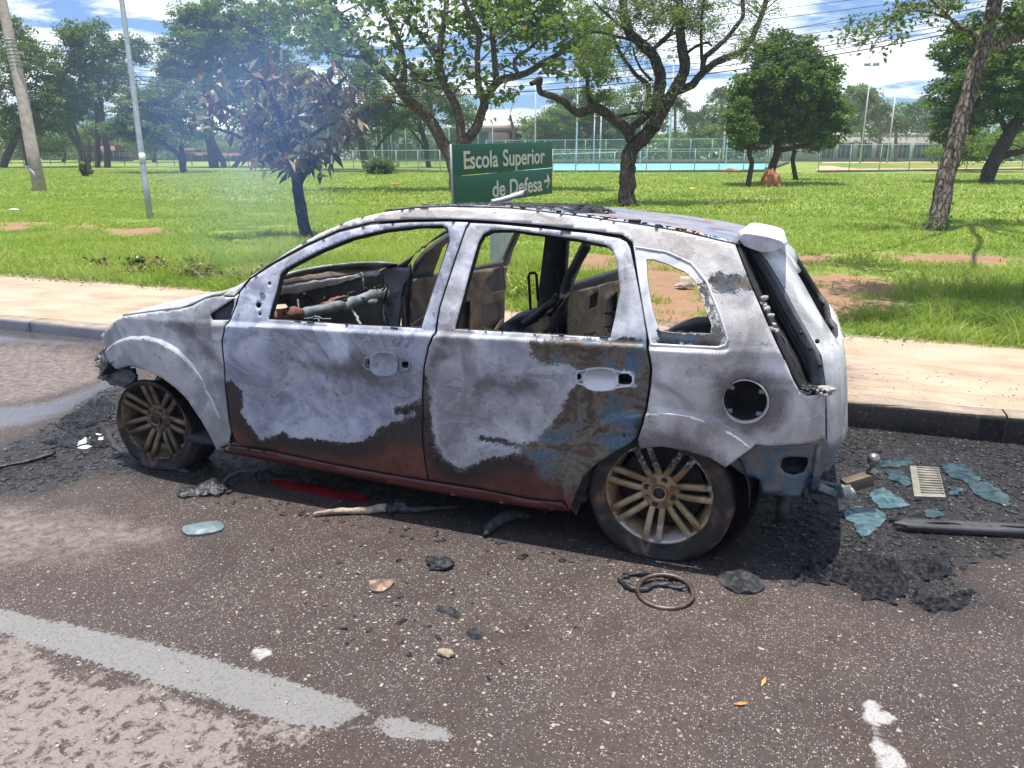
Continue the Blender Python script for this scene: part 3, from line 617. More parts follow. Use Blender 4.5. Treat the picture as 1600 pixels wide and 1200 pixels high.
# a dash beam of bent tubes
b = MB(); rg2 = np.random.default_rng(8)
bm = [at_y(418, 498, .22), at_y(470, 492, .42), at_y(520, 480, .66), at_y(545, 476, .80), at_y(575, 462, .98), at_y(602, 457, 1.2)]
def subdiv(P, n, jit=0, rng=None):
    P = np.array(P); t = np.linspace(0, len(P)-1, n); Q = np.stack([np.interp(t, range(len(P)), P[:, k]) for k in range(3)], 1)
    for _ in range(2): Q[1:-1] = (Q[:-2]+Q[2:]+2*Q[1:-1])/4
    if jit: Q[1:-1] += rng.normal(0, jit, (n-2, 3))
    return Q
db = MB(); db.tube(subdiv(bm, 26, .004, rg2), .028, 10, True, .12, rg2); beam = db.obj('dash_beam', M['greybar'], car, True)
b = MB(); b.tube(subdiv([at_y(415, 499, .21), at_y(440, 494, .30), at_y(470, 491, .40)], 10, .004, rg2), .034, 9, True, .2, rg2); b.obj('rusted_sleeve', M['rust'], beam, True); b = MB(); b.tube(subdiv([at_y(503, 478, .62), at_y(540, 466, .78)], 8, .004, rg2), .018, 8, True, .3, rg2); b.obj('rusted_sleeve', M['rust'], beam, True)
b = MB()
for pts, r in (([(545, 476, .8), (552, 490, .8), (560, 500, .78), (562, 512, .75)], .009), ([(480, 500, .4), (495, 492, .42), (505, 500, .42), (517, 498, .42)], .004), ([(565, 425, 1.0), (568, 440, 1.0), (571, 458, 1.0)], .006), ([(597, 455, 1.2), (598, 480, 1.2), (601, 505, 1.15)], .006), ([(470, 497, .4), (485, 500, .4), (500, 497, .45), (498, 505, .4)], .003)):
    b = MB(); b.tube(subdiv([at_y(*p) for p in pts], 12, .003, rg2), r, 6); b.obj('hanging_wire', M['greybar'], beam)
b = MB(); b.box(at_y(575, 473, .95), (.10, .02, .035), .5); b.obj('bent_bracket', M['greybar'], beam)
b = MB()
for i in range(26):
    t = rg2.random(); P = np.array(bm[0])*(1-t)+np.array(bm[-1])*t; P = P+rg2.normal(0, .03, 3)*np.array([1, 1, .6])+np.array([0, 0, .02]); s = rg2.uniform(.008, .03); b.tube([P, P+rg2.normal(0, s, 3), P+rg2.normal(0, s*2, 3)], s*.3, 5)
b.obj('charred_wiring', M['plastic'], beam)['kind'] = 'stuff'
# far A pillar lower gusset
pa = MB(); A0 = at_y(587, 411, 1.50); A1 = at_y(695, 355, 1.40)
# front seat frame, reclined, burnt bare
seat = MB(); sy = 1.20
for (a_, b_, y_) in (((795, 520), (872, 462), .95), ((815, 530), (886, 456), 1.35)):
    seat.tube(subdiv([at_y(*a_, y_), at_y((a_[0]+b_[0])/2, (a_[1]+b_[1])/2+6, y_), at_y(*b_, y_)], 10, .004, rg2), .022, 8, True, .2, rg2)
for i in range(7):
    t = i/6; P = at_y(795+77*t, 520-58*t, .95); Q = at_y(815+71*t, 530-74*t, 1.35); seat.tube(subdiv([P, (P+Q)/2+np.array([0, 0, -.03]), Q], 8, .006, rg2), .010, 6)
sf = seat.obj('seat_frame', M['plastic'], car, True)
b = MB(); H = [at_y(829, 484, 1.0), at_y(826, 430, 1.0), at_y(828, 427, 1.0), at_y(835, 426, 1.03), at_y(838, 429, 1.04), at_y(841, 470, 1.05)]; b.tube(H, .0075, 8); b.obj('headrest_post', M['soot'], sf, True); b = MB()
H = [at_y(863, 462, 1.2), at_y(861, 425, 1.2), at_y(871, 423, 1.25), at_y(873, 460, 1.25)]; b.tube(H, .006, 8); b.obj('headrest_post', M['soot'], sf, True)
b = MB(); P = at_y(820, 512, 1.1); b.lathe([(.02, -.22), (.075, -.21), (.085, 0), (.075, .2), (.02, .21)], P, seg=18); b.obj('seat_cushion_spring', M['plastic'], sf, True)
r7 = np.random.default_rng(77); b = MB()
for i in range(70):
    P = np.array([r7.uniform(.75, 2.6), r7.uniform(.25, 1.35), r7.uniform(.22, .50)]); q_ = [P]
    for _ in range(4): q_.append(q_[-1]+r7.normal(0, .07, 3)*np.array([1.2, 1.2, .7]))
    b.tube(q_, r7.uniform(.002, .007), 5)
b.obj('burnt_cabin_remains', M['soot'], car)['kind'] = 'stuff'
for x_, y_ in ((1.25, .42), (2.05, .50), (2.05, 1.1)):
    b = MB(); a_ = np.linspace(0, 2*np.pi*7, 90); b.tube(np.c_[x_+.05*np.cos(a_), y_+.05*np.sin(a_), .28+.022*a_/2], .004, 5, False); b.obj('seat_spring', M['rust'], car, True)
# far C pillar brace seen through the rear door window
far_brace = MB(); far_brace.tube([at_y(918, 385, 1.42), at_y(890, 430, 1.52), at_y(873, 500, 1.58), at_y(868, 525, 1.6)], [.022, .028, .05, .06], 8); far_brace.obj('rear_door_frame_post', M['innerdark'], car, True)
# rear inner wheel house
b = MB(); b.lathe([(.36, .0), (.36, .20), (.30, .24), (0, .25)], (2.486, .10, .30), seg=28); b.obj('wheel_house', M['innerdark'], car, True)
b = MB(); b.lathe([(.36, .0), (.36, -.20), (.30, -.24), (0, -.25)], (2.486, CW-.10, .30), seg=28); b.obj('wheel_house', M['innerdark'], car, True)

# --- tailgate and lamp recess
q_edge = [(1150, 381), (1161, 410), (1174, 443), (1188, 476), (1207, 520), (1224, 556), (1240, 591), (1251, 611), (1262, 617), (1291, 614)]
QE = np.array([P3(*p) for p in q_edge])
TG = [(1180, 386), (1199, 407), (1222, 445), (1246, 490), (1268, 528), (1284, 556), (1290, 600), (1292, 640), (1293, 703)]     # near edge of the tailgate skin
def tg3(p, y): return at_y(p[0], p[1], y)
TE = np.array([tg3(p, y) for p, y in zip(TG, (.30, .26, .23, .19, .16, .13, .125, .12, .12))])
RIN = np.array([tg3(p, y) for p, y in zip([(1165, 386), (1178, 420), (1192, 455), (1212, 495), (1232, 530), (1250, 562), (1262, 590), (1270, 612)], (.36, .33, .30, .27, .24, .21, .19, .17))])
rec, _ = strip_from(QE[:8]+np.array([0, .012, 0]), RIN, 30, 'lamp_recess', M['soot'], car, .006, 0., 4, 0)
strip_from(RIN, TE[:7]+np.array([-.012, .012, 0]), 30, 'recess_inner_flange', M['flange'], rec, .006, 0., 4, 0)
b = MB(); L = (QE[:8]+RIN)/2+np.array([0, -.004, 0]); b.tube(subdiv(L, 24, .003, rg2), .005, 6, True, .3, rg2); L2 = RIN*.6+TE[:8]*.4+np.array([0, -.01, 0]); b.tube(subdiv(L2, 24), .007, 6); b.obj('seal_strip', M['innerdark'], rec, True)
b = MB()
for i in range(70):
    t = .4+.6*rg2.random(); k = t*6.9; i0 = int(k); P = (QE[i0]*(1-k+i0)+QE[i0+1]*(k-i0)) if t < .6 else QE[7]*(1-t)+QE[9]*t
    P = P+np.array([rg2.uniform(.0, .02), rg2.uniform(.0, .03), rg2.uniform(-.01, .012)]); s = rg2.uniform(.004, .014); b.box(P, (s*2, s, s), rg2.uniform(0, 3))
b.obj('molten_lamp_crumbs', M['ashwhite'], rec)['kind'] = 'stuff'
# ledge at the foot of the recess
led = np.array([QE[7], QE[8], QE[9]]); b = MB(); b.add([led[0], led[2], led[2]+[0, .06, .0], led[0]+[0, .12, .01]], [[0, 1, 2, 3]]); b.obj('lamp_ledge', M['greybar'], rec)
b = MB()
for i in range(60):
    P = led[0]+(led[2]-led[0])*rg2.random()+np.array([0, rg2.uniform(.004, .06), .006]); s = rg2.uniform(.005, .016); b.box(P, (s*1.6, s*1.2, s), rg2.uniform(0, 3), None)
b.obj('molten_lamp_debris', M['plastic'], rec)['kind'] = 'stuff'
# tailgate skin: profile across y at each height with glass opening
gate_parent = None
nz = len(TE); NY = 29; rows = []
TEr = resample(TE, .03, False); 
for P in TEr:
    row = []
    for j in range(NY):
        t = j/(NY-1); y = P[1]+(CW-2*P[1])*t; u = abs(2*t-1); bul = .085*(1-u**5)**.9 if P[2] < .86 else .085*(1-u**5)**.9*(.95)
        row.append((P[0]+bul, y, P[2]-LEAN*t))
    rows.append(row)
GV = np.array(rows).reshape(-1, 3); nr = len(rows); GF = []
zt = TE[1][2]; zb_ = TE[5][2]+.03
for i in range(nr-1):
    for j in range(NY-1):
        z = GV[i*NY+j][2]; open_ = (z < zt-.045) and (z > zb_) and (4 <= j < NY-5)
        if not open_: GF.append([i*NY+j, (i+1)*NY+j, (i+1)*NY+j+1, i*NY+j+1])
me = np_mesh('tailgate', GV, GF)
for k in ('ash', 'bare', 'soot', 'low'): attr(me, k, np.full(len(GV), {'ash': .2, 'low': 0}.get(k, -.2)))
gate = link('tailgate', me, car, (M['gate'], M['innerdark'], M['innerdark'])); s = gate.modifiers.new('t', 'SOLIDIFY'); s.thickness = .028; s.offset = 1; s.material_offset = 1; s.material_offset_rim = 2
s.offset = -1
gs, _ = strip_from(TE+np.array([-.004, .0, 0]), TE+np.array([-.05, .03, 0]), 26, 'gate_side', M['flange'], gate, .004, 0., 3, 0)
for p in ((1277, 533), (1281, 571), (1266, 545), (1252, 520)): b = MB(); P = at_y(*p, .125); b.lathe([(.0, -.004), (.008, -.003), (.008, .004)], P, seg=12); b.obj('gate_bolt', M['soot'], gate)
# spoiler
sp = [(1152, 361, .22), (1165, 360), (1190, 364), (1212, 369), (1227, 374), (1232, 380), (1226, 386), (1210, 392), (1190, 394), (1178, 390), (1165, 385), (1154, 380)]
prof = chaikin(np.array([at_y(p[0], p[1], .20)[[0, 2]] for p in sp]), 2)
secs = [(.205, .86, -.006), (.215, .95, -.002), (.24, 1., 0), (.4, 1., -.010), (.6, 1., -.022), (.84, 1., -.035), (1.08, 1., -.048), (1.3, 1., -.060), (1.44, 1., -.066), (1.465, .95, -.066), (1.475, .86, -.066)]
c0 = prof.mean(0); V = []
for y, sc_, dz in secs:
    Q = c0+(prof-c0)*sc_; V.append(np.c_[Q[:, 0]-.035*(y-.2), np.full(len(Q), y), Q[:, 1]+dz])
n = len(prof); V = np.concatenate(V); F = [[i*n+k, (i+1)*n+k, (i+1)*n+(k+1) % n, i*n+(k+1) % n] for i in range(len(secs)-1) for k in range(n)]+[list(range(n))[::-1], [(len(secs)-1)*n+k for k in range(n)]]
me = np_mesh('rear_spoiler', V, F)
for k in ('ash', 'bare', 'soot', 'low'): attr(me, k, np.full(len(V), {'ash': .2, 'low': 0}.get(k, -.2)))
spo = link('rear_spoiler', me, gate, (M['quarter'],)); shade_auto(spo, 40)
b = MB(); q0 = RP[-1]; b.add([q0, q0+[.012, 0, .0], mir(q0+[.012, 0, 0]), mir(q0)], [[0, 1, 2, 3]]); b.obj('gate_gap', M['soot'], gate)

# --- rear valance: scorched blue bumper support with hole, tow bar
val = [(1136, 730), (1180, 697), (1200, 699), (1247, 698), (1290, 687), (1300, 705), (1296, 730), (1270, 748), (1256, 770), (1248, 785), (1226, 782), (1192, 778), (1186, 757), (1160, 748)]
vp = side_poly(val); hol = side_poly([(1222, 722), (1232, 718), (1262, 719), (1263, 730), (1256, 745), (1240, 750), (1226, 745), (1219, 735)])
V2, F = sheet(vp, [hol], .014); y = S(V2[:, 0], V2[:, 1])+.018+.004*fbm(np.c_[V2, V2[:, 0]*0], 12., 2.)+.03*np.clip((.50-V2[:, 1])/.15, 0, 1)
me = np_mesh('rear_valance', np.c_[V2[:, 0], y, V2[:, 1]], F); vo = link('rear_valance', me, car, (M['blue'], M['soot'], M['soot'])); s = vo.modifiers.new('t', 'SOLIDIFY'); s.thickness = .008; s.offset = -1; s.material_offset = 1
# rear beam across under the tailgate
zs = [(TE[-1][2]+.02, .075), (TE[-1][2]-.02, .095), (TE[-1][2]-.09, .085), (TE[-1][2]-.15, .05)]; bx = TE[-1][0]-.04
V = []; NYb = 25
for z, dx in zs:
    for j in range(NYb):
        t = j/(NYb-1); y = .10+(CW-.20)*t; u = abs(2*t-1); V.append((bx+dx*(1-u**6)+.0, y, z-LEAN*t))
me = np_mesh('rear_cross_panel', V, [[i*NYb+j, i*NYb+j+1, (i+1)*NYb+j+1, (i+1)*NYb+j] for i in range(len(zs)-1) for j in range(NYb-1)]); rc = link('rear_cross_panel', me, car, (M['blue'],)); s = rc.modifiers.new('t', 'SOLIDIFY'); s.thickness = .01
b = MB(); b.tube(subdiv([at_y(1238, 718, .16), at_y(1244, 735, .15), at_y(1254, 755, .14), at_y(1258, 790, .14)], 14, .003, rg2), .004, 6); b.obj('dangling_wire', M['soot'], vo, True)
b = MB(); A = at_y(1224, 784, .30); b.box(A+np.array([0, 0, -.035]), (.05, .03, .10)); b.obj('tow_eye_strut', M['innerdark'], car)
# tow bar: cross tube, arm, mount, ball
tow = MB(); tow.bar(at_y(1268, 760, .78), at_y(1325, 768, .66), .05, .05); tow.bar(at_y(1272, 757, .60), at_y(1310, 772, .72), .06, .03)
to = tow.obj('tow_bar', M['greybar'], car, False, .003)
b = MB(); A = at_y(1318, 760, .70); Bp = at_y(1361, 747, .76); b.bar(A, Bp, .05, .055); b.obj('tow_arm', simple('rusty_tow_arm', (.17, .125, .09), (.11, .09, .075), 16, .6, .4), to, False, .004)
bp_ = Bp+np.array([0, 0, .03]); b = MB(); b.lathe([(.0, .0), (.026, .0), (.026, .006), (.012, .012), (.011, .03), (.019, .036), (.025, .047), (.0265, .058), (.025, .069), (.018, .079), (.008, .084), (0, .085)], bp_, 'z', 28)
b.obj('tow_ball', simple('bare_steel', (.40, .38, .36), (.26, .24, .22), 20, .35, .8), to, True)
b = MB(); P = at_y(1325, 770, .68); b.lathe([(.0, -.004), (.028, -.004), (.028, .004), (0, .004)], P, seg=20); b.obj('socket_plate', M['ashwhite'], to)
# exhaust / rear underside
b = MB(); b.box((2.95, .84, .30), (.10, 1.1, .10)); b.tube([(1.0, 1.1, .16), (2.2, 1.1, .17), (2.6, 1.15, .2)], .04, 10); b.tube([(2.486, .1, .27), (2.486, CW-.1, .27)], .03, 8); b.obj('axle_and_exhaust', M['soot'], car)

# --- wheels
m = mat('scorched_alloy'); nt = m.node_tree; g = nn(nt, 'ShaderNodeTexCoord').outputs['Object']
n1 = noise(nt, g, 9, 7, .6, .5); n2 = noise(nt, g, 60, 5, .6)
c = ramp(nt, n1, [(.32, (.13, .085, .040)), (.5, (.29, .20, .105)), (.64, (.40, .31, .19))])
gx = nn(nt, 'ShaderNodeSeparateXYZ'); lk(nt, g, gx.inputs[0])
up = mth(nt, 'ADD', mth(nt, 'MULTIPLY', gx.outputs[2], 5.5), mth(nt, 'MULTIPLY', mth(nt, 'SUBTRACT', n1, .5), 2.))
c = mixc(nt, sstep(nt, up, .34, .75), c, mixc(nt, ramp(nt, n2, [(.5, 0.), (.62, 1.)]), (.03, .028, .028), (.35, .33, .31)))
c = mixc(nt, sstep(nt, mth(nt, 'MULTIPLY', up, -1.), .75, 1.05), c, (.50, .47, .41))
M['alloy'] = finish(m, c, .5, .25, mth(nt, 'ADD', n1, n2), .35, .003)
m = mat('dull_alloy'); nt = m.node_tree; g = nn(nt, 'ShaderNodeTexCoord').outputs['Object']; n1 = noise(nt, g, 11, 7, .6, .5)
M['alloyF'] = finish(m, ramp(nt, n1, [(.35, (.035, .03, .028)), (.5, (.13, .09, .055)), (.66, (.25, .18, .11))]), .5, .25, noise(nt, g, 60, 5), .35, .003)
m = mat('burnt_tyre'); nt = m.node_tree; g = nn(nt, 'ShaderNodeTexCoord').outputs['Object']; n1 = noise(nt, g, 5, 6, .6, .8); n2 = noise(nt, g, 50, 5)
c = ramp(nt, n1, [(.36, (.010, .0095, .0095)), (.52, (.022, .019, .018)), (.58, (.075, .045, .032)), (.62, (.14, .085, .06)), (.68, (.025, .024, .026))])
M['tyre'] = finish(m, c, .7, 0, n2, .5, .004)
def wheel(hx, hy, hz, steer, far, mrim, label, rot0, sag):
    root = bpy.data.objects.new('wheel', None); COL.objects.link(root); root.parent = car; root.matrix_parent_inverse = Matrix.Translation(-Vector(car.location))
    root.location = (hx, hy, hz); root.rotation_euler = (0, 0, RAD(steer)+(math.pi if far else 0)); root['label'] = label
    def lnk(name, me, mt):
        o = bpy.data.objects.new(name, me); COL.objects.link(o); o.parent = root; me.materials.append(mt); return o
    R = .205
    b = MB()  # barrel and lip; outside towards -y
    b.lathe([(R*.985, .012), (R, .0), (R*1.0, -.006), (R*.965, -.007), (R*.945, .004), (R*.90, .03), (R*.86, .10), (R*.88, .16), (R*.98, .18), (R*.99, .18), (R*.90, .15), (R*.90, .03)], (0, 0, 0), seg=64, closed=True)
    V, F, A = b.arrays(); lnk('rim', np_mesh('rim', V, F), mrim)
    b = MB()
    for k in range(7):
        for sg in (-1, 1):
            a0 = RAD(rot0+k*360/7); 
            pts = [(.066, .034, sg*.0185, .0125), (.10, .022, sg*.0215, .0125), (.15, .010, sg*.0235, .0125), (.199, .001, sg*.0245, .014)]
            V = []
            for r, y, off, hw in pts:
                for (dw, dy) in ((-hw, .0), (-hw*.78, -.006), (hw*.78, -.006), (hw, .0), (hw*.9, .022), (-hw*.9, .022)):
                    x = r; t = off+dw; V.append((x*math.cos(a0)-t*math.sin(a0), y+dy-.004, x*math.sin(a0)+t*math.cos(a0)))
            n = 6; b.add(V, [[i*n+k2, i*n+(k2+1) % n, (i+1)*n+(k2+1) % n, (i+1)*n+k2] for i in range(3) for k2 in range(n)]+[[18+k2 for k2 in range(6)]])
    V, F, A = b.arrays(); o = lnk('spokes', np_mesh('spokes', V, F, False), mrim)
    b = MB(); b.lathe([(.0, .045), (.021, .045), (.0225, .004), (.030, .002), (.033, .016), (.066, .022), (.074, .030), (.076, .06)], (0, 0, 0), seg=40)
    V, F, A = b.arrays(); o = lnk('hub', np_mesh('hub', V, F), mrim); shade_auto(o, 40)
    for k in range(4):
        a0 = RAD(rot0+20+k*90); b = MB(); b.lathe([(.0, .008), (.008, .008), (.0085, .018), (.011, .021), (.011, .03)], (.053*math.cos(a0), 0, .053*math.sin(a0)), seg=10)
        V, F, A = b.arrays(); lnk('wheel_nut', np_mesh('wheel_nut', V, F), M['rust'])
    b = MB(); b.lathe([(0, .006), (.019, .006), (.020, .03)], (0, 0, 0), seg=24); V, F, A = b.arrays(); lnk('hub_bore_shade', np_mesh('hub_bore_shade', V, F), M['soot'])  # black disc paints the shade down inside the hub bore
    for k in range(4):
        a0 = RAD(rot0+65+k*90); b = MB(); b.lathe([(.0, .0185), (.011, .0183), (.0125, .0175)], (.053*math.cos(a0), 0, .053*math.sin(a0)), seg=12)
        V, F, A = b.arrays(); lnk('nut_recess_shade', np_mesh('nut_recess_shade', V, F), M['soot'])  # black discs paint the shade of the nut holes
    b = MB(); b.lathe([(.0, .075), (.16, .075), (.165, .085), (0, .085)], (0, 0, 0), seg=36); V, F, A = b.arrays(); lnk('brake_disc', np_mesh('brake_disc', V, F), M['soot'])
    # tyre: sagged and slumped
    b = MB(); pr = [(.198, .0), (.206, -.008), (.214, -.004), (.240, -.014), (.268, -.016), (.288, -.004), (.296, .02), (.298, .085), (.296, .15), (.288, .178), (.262, .19), (.21, .182)]
    b.lathe(pr, (0, 0, 0), seg=96); V, F, A = b.arrays()
    zc = -hz+.004; low = V[:, 2] < -.18
    ang = np.arctan2(V[:, 0], V[:, 2]); r = np.hypot(V[:, 0], V[:, 2])
    sc_ = 1-sag*.5*np.clip((r-.21)/.09, 0, 1)*(.5+.5*np.cos(ang)); V[:, 0] *= sc_; V[:, 2] *= sc_
    ex = np.clip(zc-V[:, 2], 0, None); V[:, 2] = np.maximum(V[:, 2], zc+rg.uniform(0, .003, len(V)))
    V[:, 1] += np.where(V[:, 1] < .08, -1, 1)*ex*.9*np.clip((r-.205)/.04, 0, 1); V[:, 0] *= 1+ex*.6
    V += .003*fbm(V, 12., hx+3)[:, None]*np.array([1, 1.5, .3])
    lnk('tyre', np_mesh('tyre', V, F), M['tyre'])
    return root
wheel(2.486, .035, .262, 0, False, M['alloy'], 'rear wheel, golden brown alloy in a flat charred tyre', 8, .25)
wF = wheel(-.005, .075, .246, 0, False, M['alloyF'], 'front wheel, dark bronze alloy with its tyre burnt away', -6, .9)
wheel(2.486, CW-.035, .262, 0, True, M['alloyF'], 'far rear wheel', 8, .3)
wheel(-.005, CW-.06, .246, 0, True, M['alloyF'], 'far front wheel', 8, .8)
b = MB(); sh = [gnd(*p) for p in [(168, 676), (176, 695), (195, 712), (225, 722), (260, 729), (295, 738)]]; b.tube(subdiv(sh, 22, .003, rg2), np.linspace(.022, .012, 22), 7, True, .3, rg2)
b.obj('slumped_tyre_bead', M['rubber'], car, True)

# ------------------------------------------------------------------ GROUND
def zg(x, y):
    """height of the lawn: flat near the road, rising gently towards the far trees"""
    return .155+.014*np.clip(np.asarray(y, float)-14, 0, 60)
def G(px, py):
    z = .155
    for _ in range(40): P = gnd(px, py, z); z = .6*z+.4*float(zg(P[0], P[1]))
    return gnd(px, py, z)
KY = 1.93; WY = 3.72       # kerb face, back edge of the pavement
def gpoly(pts): return np.array([gnd(*p)[:2] for p in pts])
P_LINE = gpoly([(-200, 912), (0, 952), (60, 965), (150, 985), (250, 1008), (350, 1035), (450, 1062), (520, 1085), (575, 1105), (592, 1112), (640, 1122), (705, 1140), (714, 1152), (690, 1158), (620, 1152), (560, 1143), (490, 1138), (400, 1118), (300, 1085), (200, 1052), (100, 1022), (0, 985), (-200, 938)])
P_LGAP = gpoly([(560, 1122), (585, 1110), (603, 1112), (598, 1122), (588, 1134), (600, 1146), (580, 1140), (530, 1132)])
P_SAND = gpoly([(-250, 950), (0, 1003), (100, 1040), (200, 1070), (300, 1098), (390, 1130), (500, 1142), (470, 1150), (390, 1150), (370, 1190), (330, 1260), (-300, 1300)])
P_DRY = gpoly([(-300, 770), (0, 795), (60, 800), (130, 812), (200, 825), (250, 835), (235, 848), (160, 858), (100, 872), (50, 870), (0, 876), (-300, 850)])
P_DRY2 = gpoly([(-300, 540), (0, 548), (60, 545), (150, 562), (155, 590), (110, 605), (60, 622), (0, 632), (-300, 650)])
P_WET = gpoly([(-300, 655), (0, 636), (60, 632), (110, 618), (150, 602), (185, 588), (180, 600), (130, 625), (90, 648), (45, 660), (0, 668), (-300, 690)])
P_WET2 = gpoly([(-300, 500), (0, 512), (60, 517), (155, 527), (150, 545), (90, 545), (0, 540), (-300, 530)])
P_SOOT_L = gpoly([(-100, 740), (0, 700), (60, 672), (100, 650), (150, 612), (190, 600), (240, 640), (300, 640), (340, 730), (420, 748), (400, 762), (330, 755), (250, 745), (190, 740), (150, 745), (60, 770), (0, 775), (-100, 790)])
P_SOOT_SHADOW = gpoly([(200, 640), (1000, 600), (1300, 660), (1340, 720), (1330, 790), (1310, 860), (1220, 890), (1100, 885), (1010, 868), (900, 845), (720, 822), (560, 785), (400, 752), (250, 735), (190, 715)])  # soot under the car, with the car's cast shadow painted into its outline
P_SOOT_R = gpoly([(1300, 660), (1450, 672), (1640, 700), (1700, 760), (1640, 820), (1600, 860), (1530, 880), (1500, 905), (1540, 935), (1500, 950), (1440, 955), (1400, 935), (1340, 932), (1300, 905), (1240, 900), (1195, 880), (1190, 800)])
P_PALE = [gpoly(q) for q in ([(1350, 1095), (1368, 1092), (1375, 1108), (1398, 1112), (1400, 1125), (1385, 1135), (1372, 1122), (1360, 1140), (1345, 1135), (1340, 1125), (1355, 1110)],
 [(1358, 1150), (1385, 1150), (1390, 1165), (1410, 1180), (1420, 1205), (1375, 1205), (1370, 1185), (1360, 1165), (1350, 1155)], [(1436, 1078), (1450, 1078), (1456, 1088), (1446, 1096), (1436, 1088)], [(1483, 1038), (1492, 1040), (1502, 1052), (1494, 1056), (1486, 1050)], [(1362, 1025), (1375, 1025), (1376, 1030), (1364, 1031)],
 [(908, 970), (930, 965), (935, 972), (925, 978), (910, 975)], [(895, 1030), (910, 1032), (915, 1042), (900, 1045)], [(960, 985), (972, 988), (968, 994)], [(1404, 1025), (1412, 1028), (1410, 1036)], [(1410, 1052), (1420, 1060), (1418, 1068)],
 [(395, 1015), (420, 1005), (425, 1020), (410, 1035), (390, 1030)])]
P_CRACK = gpoly([(1440, 1010), (1462, 1014), (1485, 1040), (1497, 1075), (1510, 1130), (1516, 1210), (1500, 1210), (1498, 1140), (1486, 1090), (1474, 1048), (1456, 1026)])
xs = np.unique(np.round(np.concatenate([np.linspace(-60, -7, 14), np.arange(-7, 5.6, .045), np.linspace(5.6, 40, 10)]), 4))
ys = np.unique(np.round(np.concatenate([np.linspace(-40, -2.4, 10), np.arange(-2.4, KY+.02, .045), [KY+.03]]), 4))
gx_, gy_ = np.meshgrid(xs, ys); GP = np.stack([gx_.ravel(), gy_.ravel()], 1); nx, ny = len(xs), len(ys)
idx = np.arange(nx*ny).reshape(ny, nx); F = np.stack([idx[:-1, :-1], idx[:-1, 1:], idx[1:, 1:], idx[1:, :-1]], -1).reshape(-1, 4)
RZ = .060*np.clip((GP[:, 1]-1.15)/.75, 0, 1)**1.5*np.clip((-1.1-GP[:, 0])/1.6, 0, 1)+.0015*fbm(np.c_[GP, GP[:, :1]*0], 3., 2., 2)*(abs(GP[:, 0]) < 7)
RZ = np.minimum(RZ, .06); me = np_mesh('road', np.c_[GP, RZ], F)
attr(me, 'line', np.minimum(sdf(GP, P_LINE), -sdf(GP, P_LGAP))); attr(me, 'sand', sdf(GP, P_SAND)); attr(me, 'dry', np.maximum(sdf(GP, P_DRY), sdf(GP, P_DRY2)))
attr(me, 'wet', np.maximum(sdf(GP, P_WET), sdf(GP, P_WET2))); attr(me, 'soot', np.maximum.reduce([sdf(GP, P_SOOT_L), sdf(GP, P_SOOT_SHADOW), sdf(GP, P_SOOT_R)]))
attr(me, 'pale', np.maximum.reduce([sdf(GP, q) for q in P_PALE])); attr(me, 'crack', sdf(GP, P_CRACK))
m = mat('wet_brown_asphalt'); nt = m.node_tree; g = nn(nt, 'ShaderNodeNewGeometry').outputs['Position']
def vor(nt, vec, scale, out='Color', feat='F1'):
    n = nt.nodes.new('ShaderNodeTexVoronoi'); n.feature = feat; n.inputs['Scale'].default_value = scale; nt.links.new(vec, n.inputs['Vector']); return n
def sepx(nt, c, k): n = nt.nodes.new('ShaderNodeSeparateXYZ'); nt.links.new(c, n.inputs[0]); return n.outputs[k]
big = noise(nt, g, .55, 5, .55, .4); mid = noise(nt, g, 5, 8, .65, .5); fine = noise(nt, g, 55, 6, .7)
v1 = vor(nt, g, 150); r1 = sepx(nt, v1.outputs['Color'], 0); r2 = sepx(nt, v1.outputs['Color'], 1)
v2 = vor(nt, g, 48); s1 = sepx(nt, v2.outputs['Color'], 0)
base = ramp(nt, big, [(.36, (.064, .043, .033)), (.5, (.062, .052, .046)), (.62, (.080, .061, .053))])
base = mixc(nt, ramp(nt, mid, [(.35, .55), (.6, 0.)]), base, (.052, .036, .031))
stone = ramp(nt, r2, [(.0, (.16, .13, .115)), (.35, (.26, .22, .20)), (.6, (.32, .29, .265)), (.8, (.17, .10, .07)), (.93, (.25, .23, .215)), (1., (.44, .42, .40))])
dens = mth(nt, 'ADD', ramp(nt, mid, [(.36, .0), (.62, .30)]), ramp(nt, big, [(.40, .02), (.62, .14)]))
isst = sstep(nt, mth(nt, 'SUBTRACT', r1, mth(nt, 'SUBTRACT', .86, dens)), 0., .04)
inner = ramp(nt, v1.outputs['Distance'], [(.30, 1.), (.50, 0.)])
fac = mth(nt, 'MULTIPLY', isst, inner)
pack = mth(nt, 'MULTIPLY', ramp(nt, r1, [(.3, 0.), (.36, 1.)]), ramp(nt, v1.outputs['Distance'], [(.28, 1.), (.55, 0.)]))
base = mixc(nt, mth(nt, 'MULTIPLY', pack, ramp(nt, mid, [(.34, .25), (.6, .8)])), base, mixc(nt, r2, (.050, .034, .028), (.155, .115, .098)))
base = mixc(nt, ramp(nt, fine, [(.36, .75), (.46, 0.)]), base, (.022, .017, .015))
c = mixc(nt, fac, base, stone)
big_st = mth(nt, 'MULTIPLY', ramp(nt, s1, [(.975, 0.), (.98, 1.)]), ramp(nt, v2.outputs['Distance'], [(.2, 1.), (.34, 0.)]))
c = mixc(nt, big_st, c, (.34, .31, .28))
def edge(nm, amp_m=.10, amp_f=.05, w=.01):
    a = mth(nt, 'ADD', at_node(nt, nm), mth(nt, 'ADD', mth(nt, 'MULTIPLY', mth(nt, 'SUBTRACT', mid, .5), amp_m), mth(nt, 'MULTIPLY', mth(nt, 'SUBTRACT', fine, .5), amp_f)))
    return sstep(nt, a, -w, w), a
hole = noise(nt, g, 22, 7, .7, .6)
fd, ad = edge('dry', .5, .12, .13)
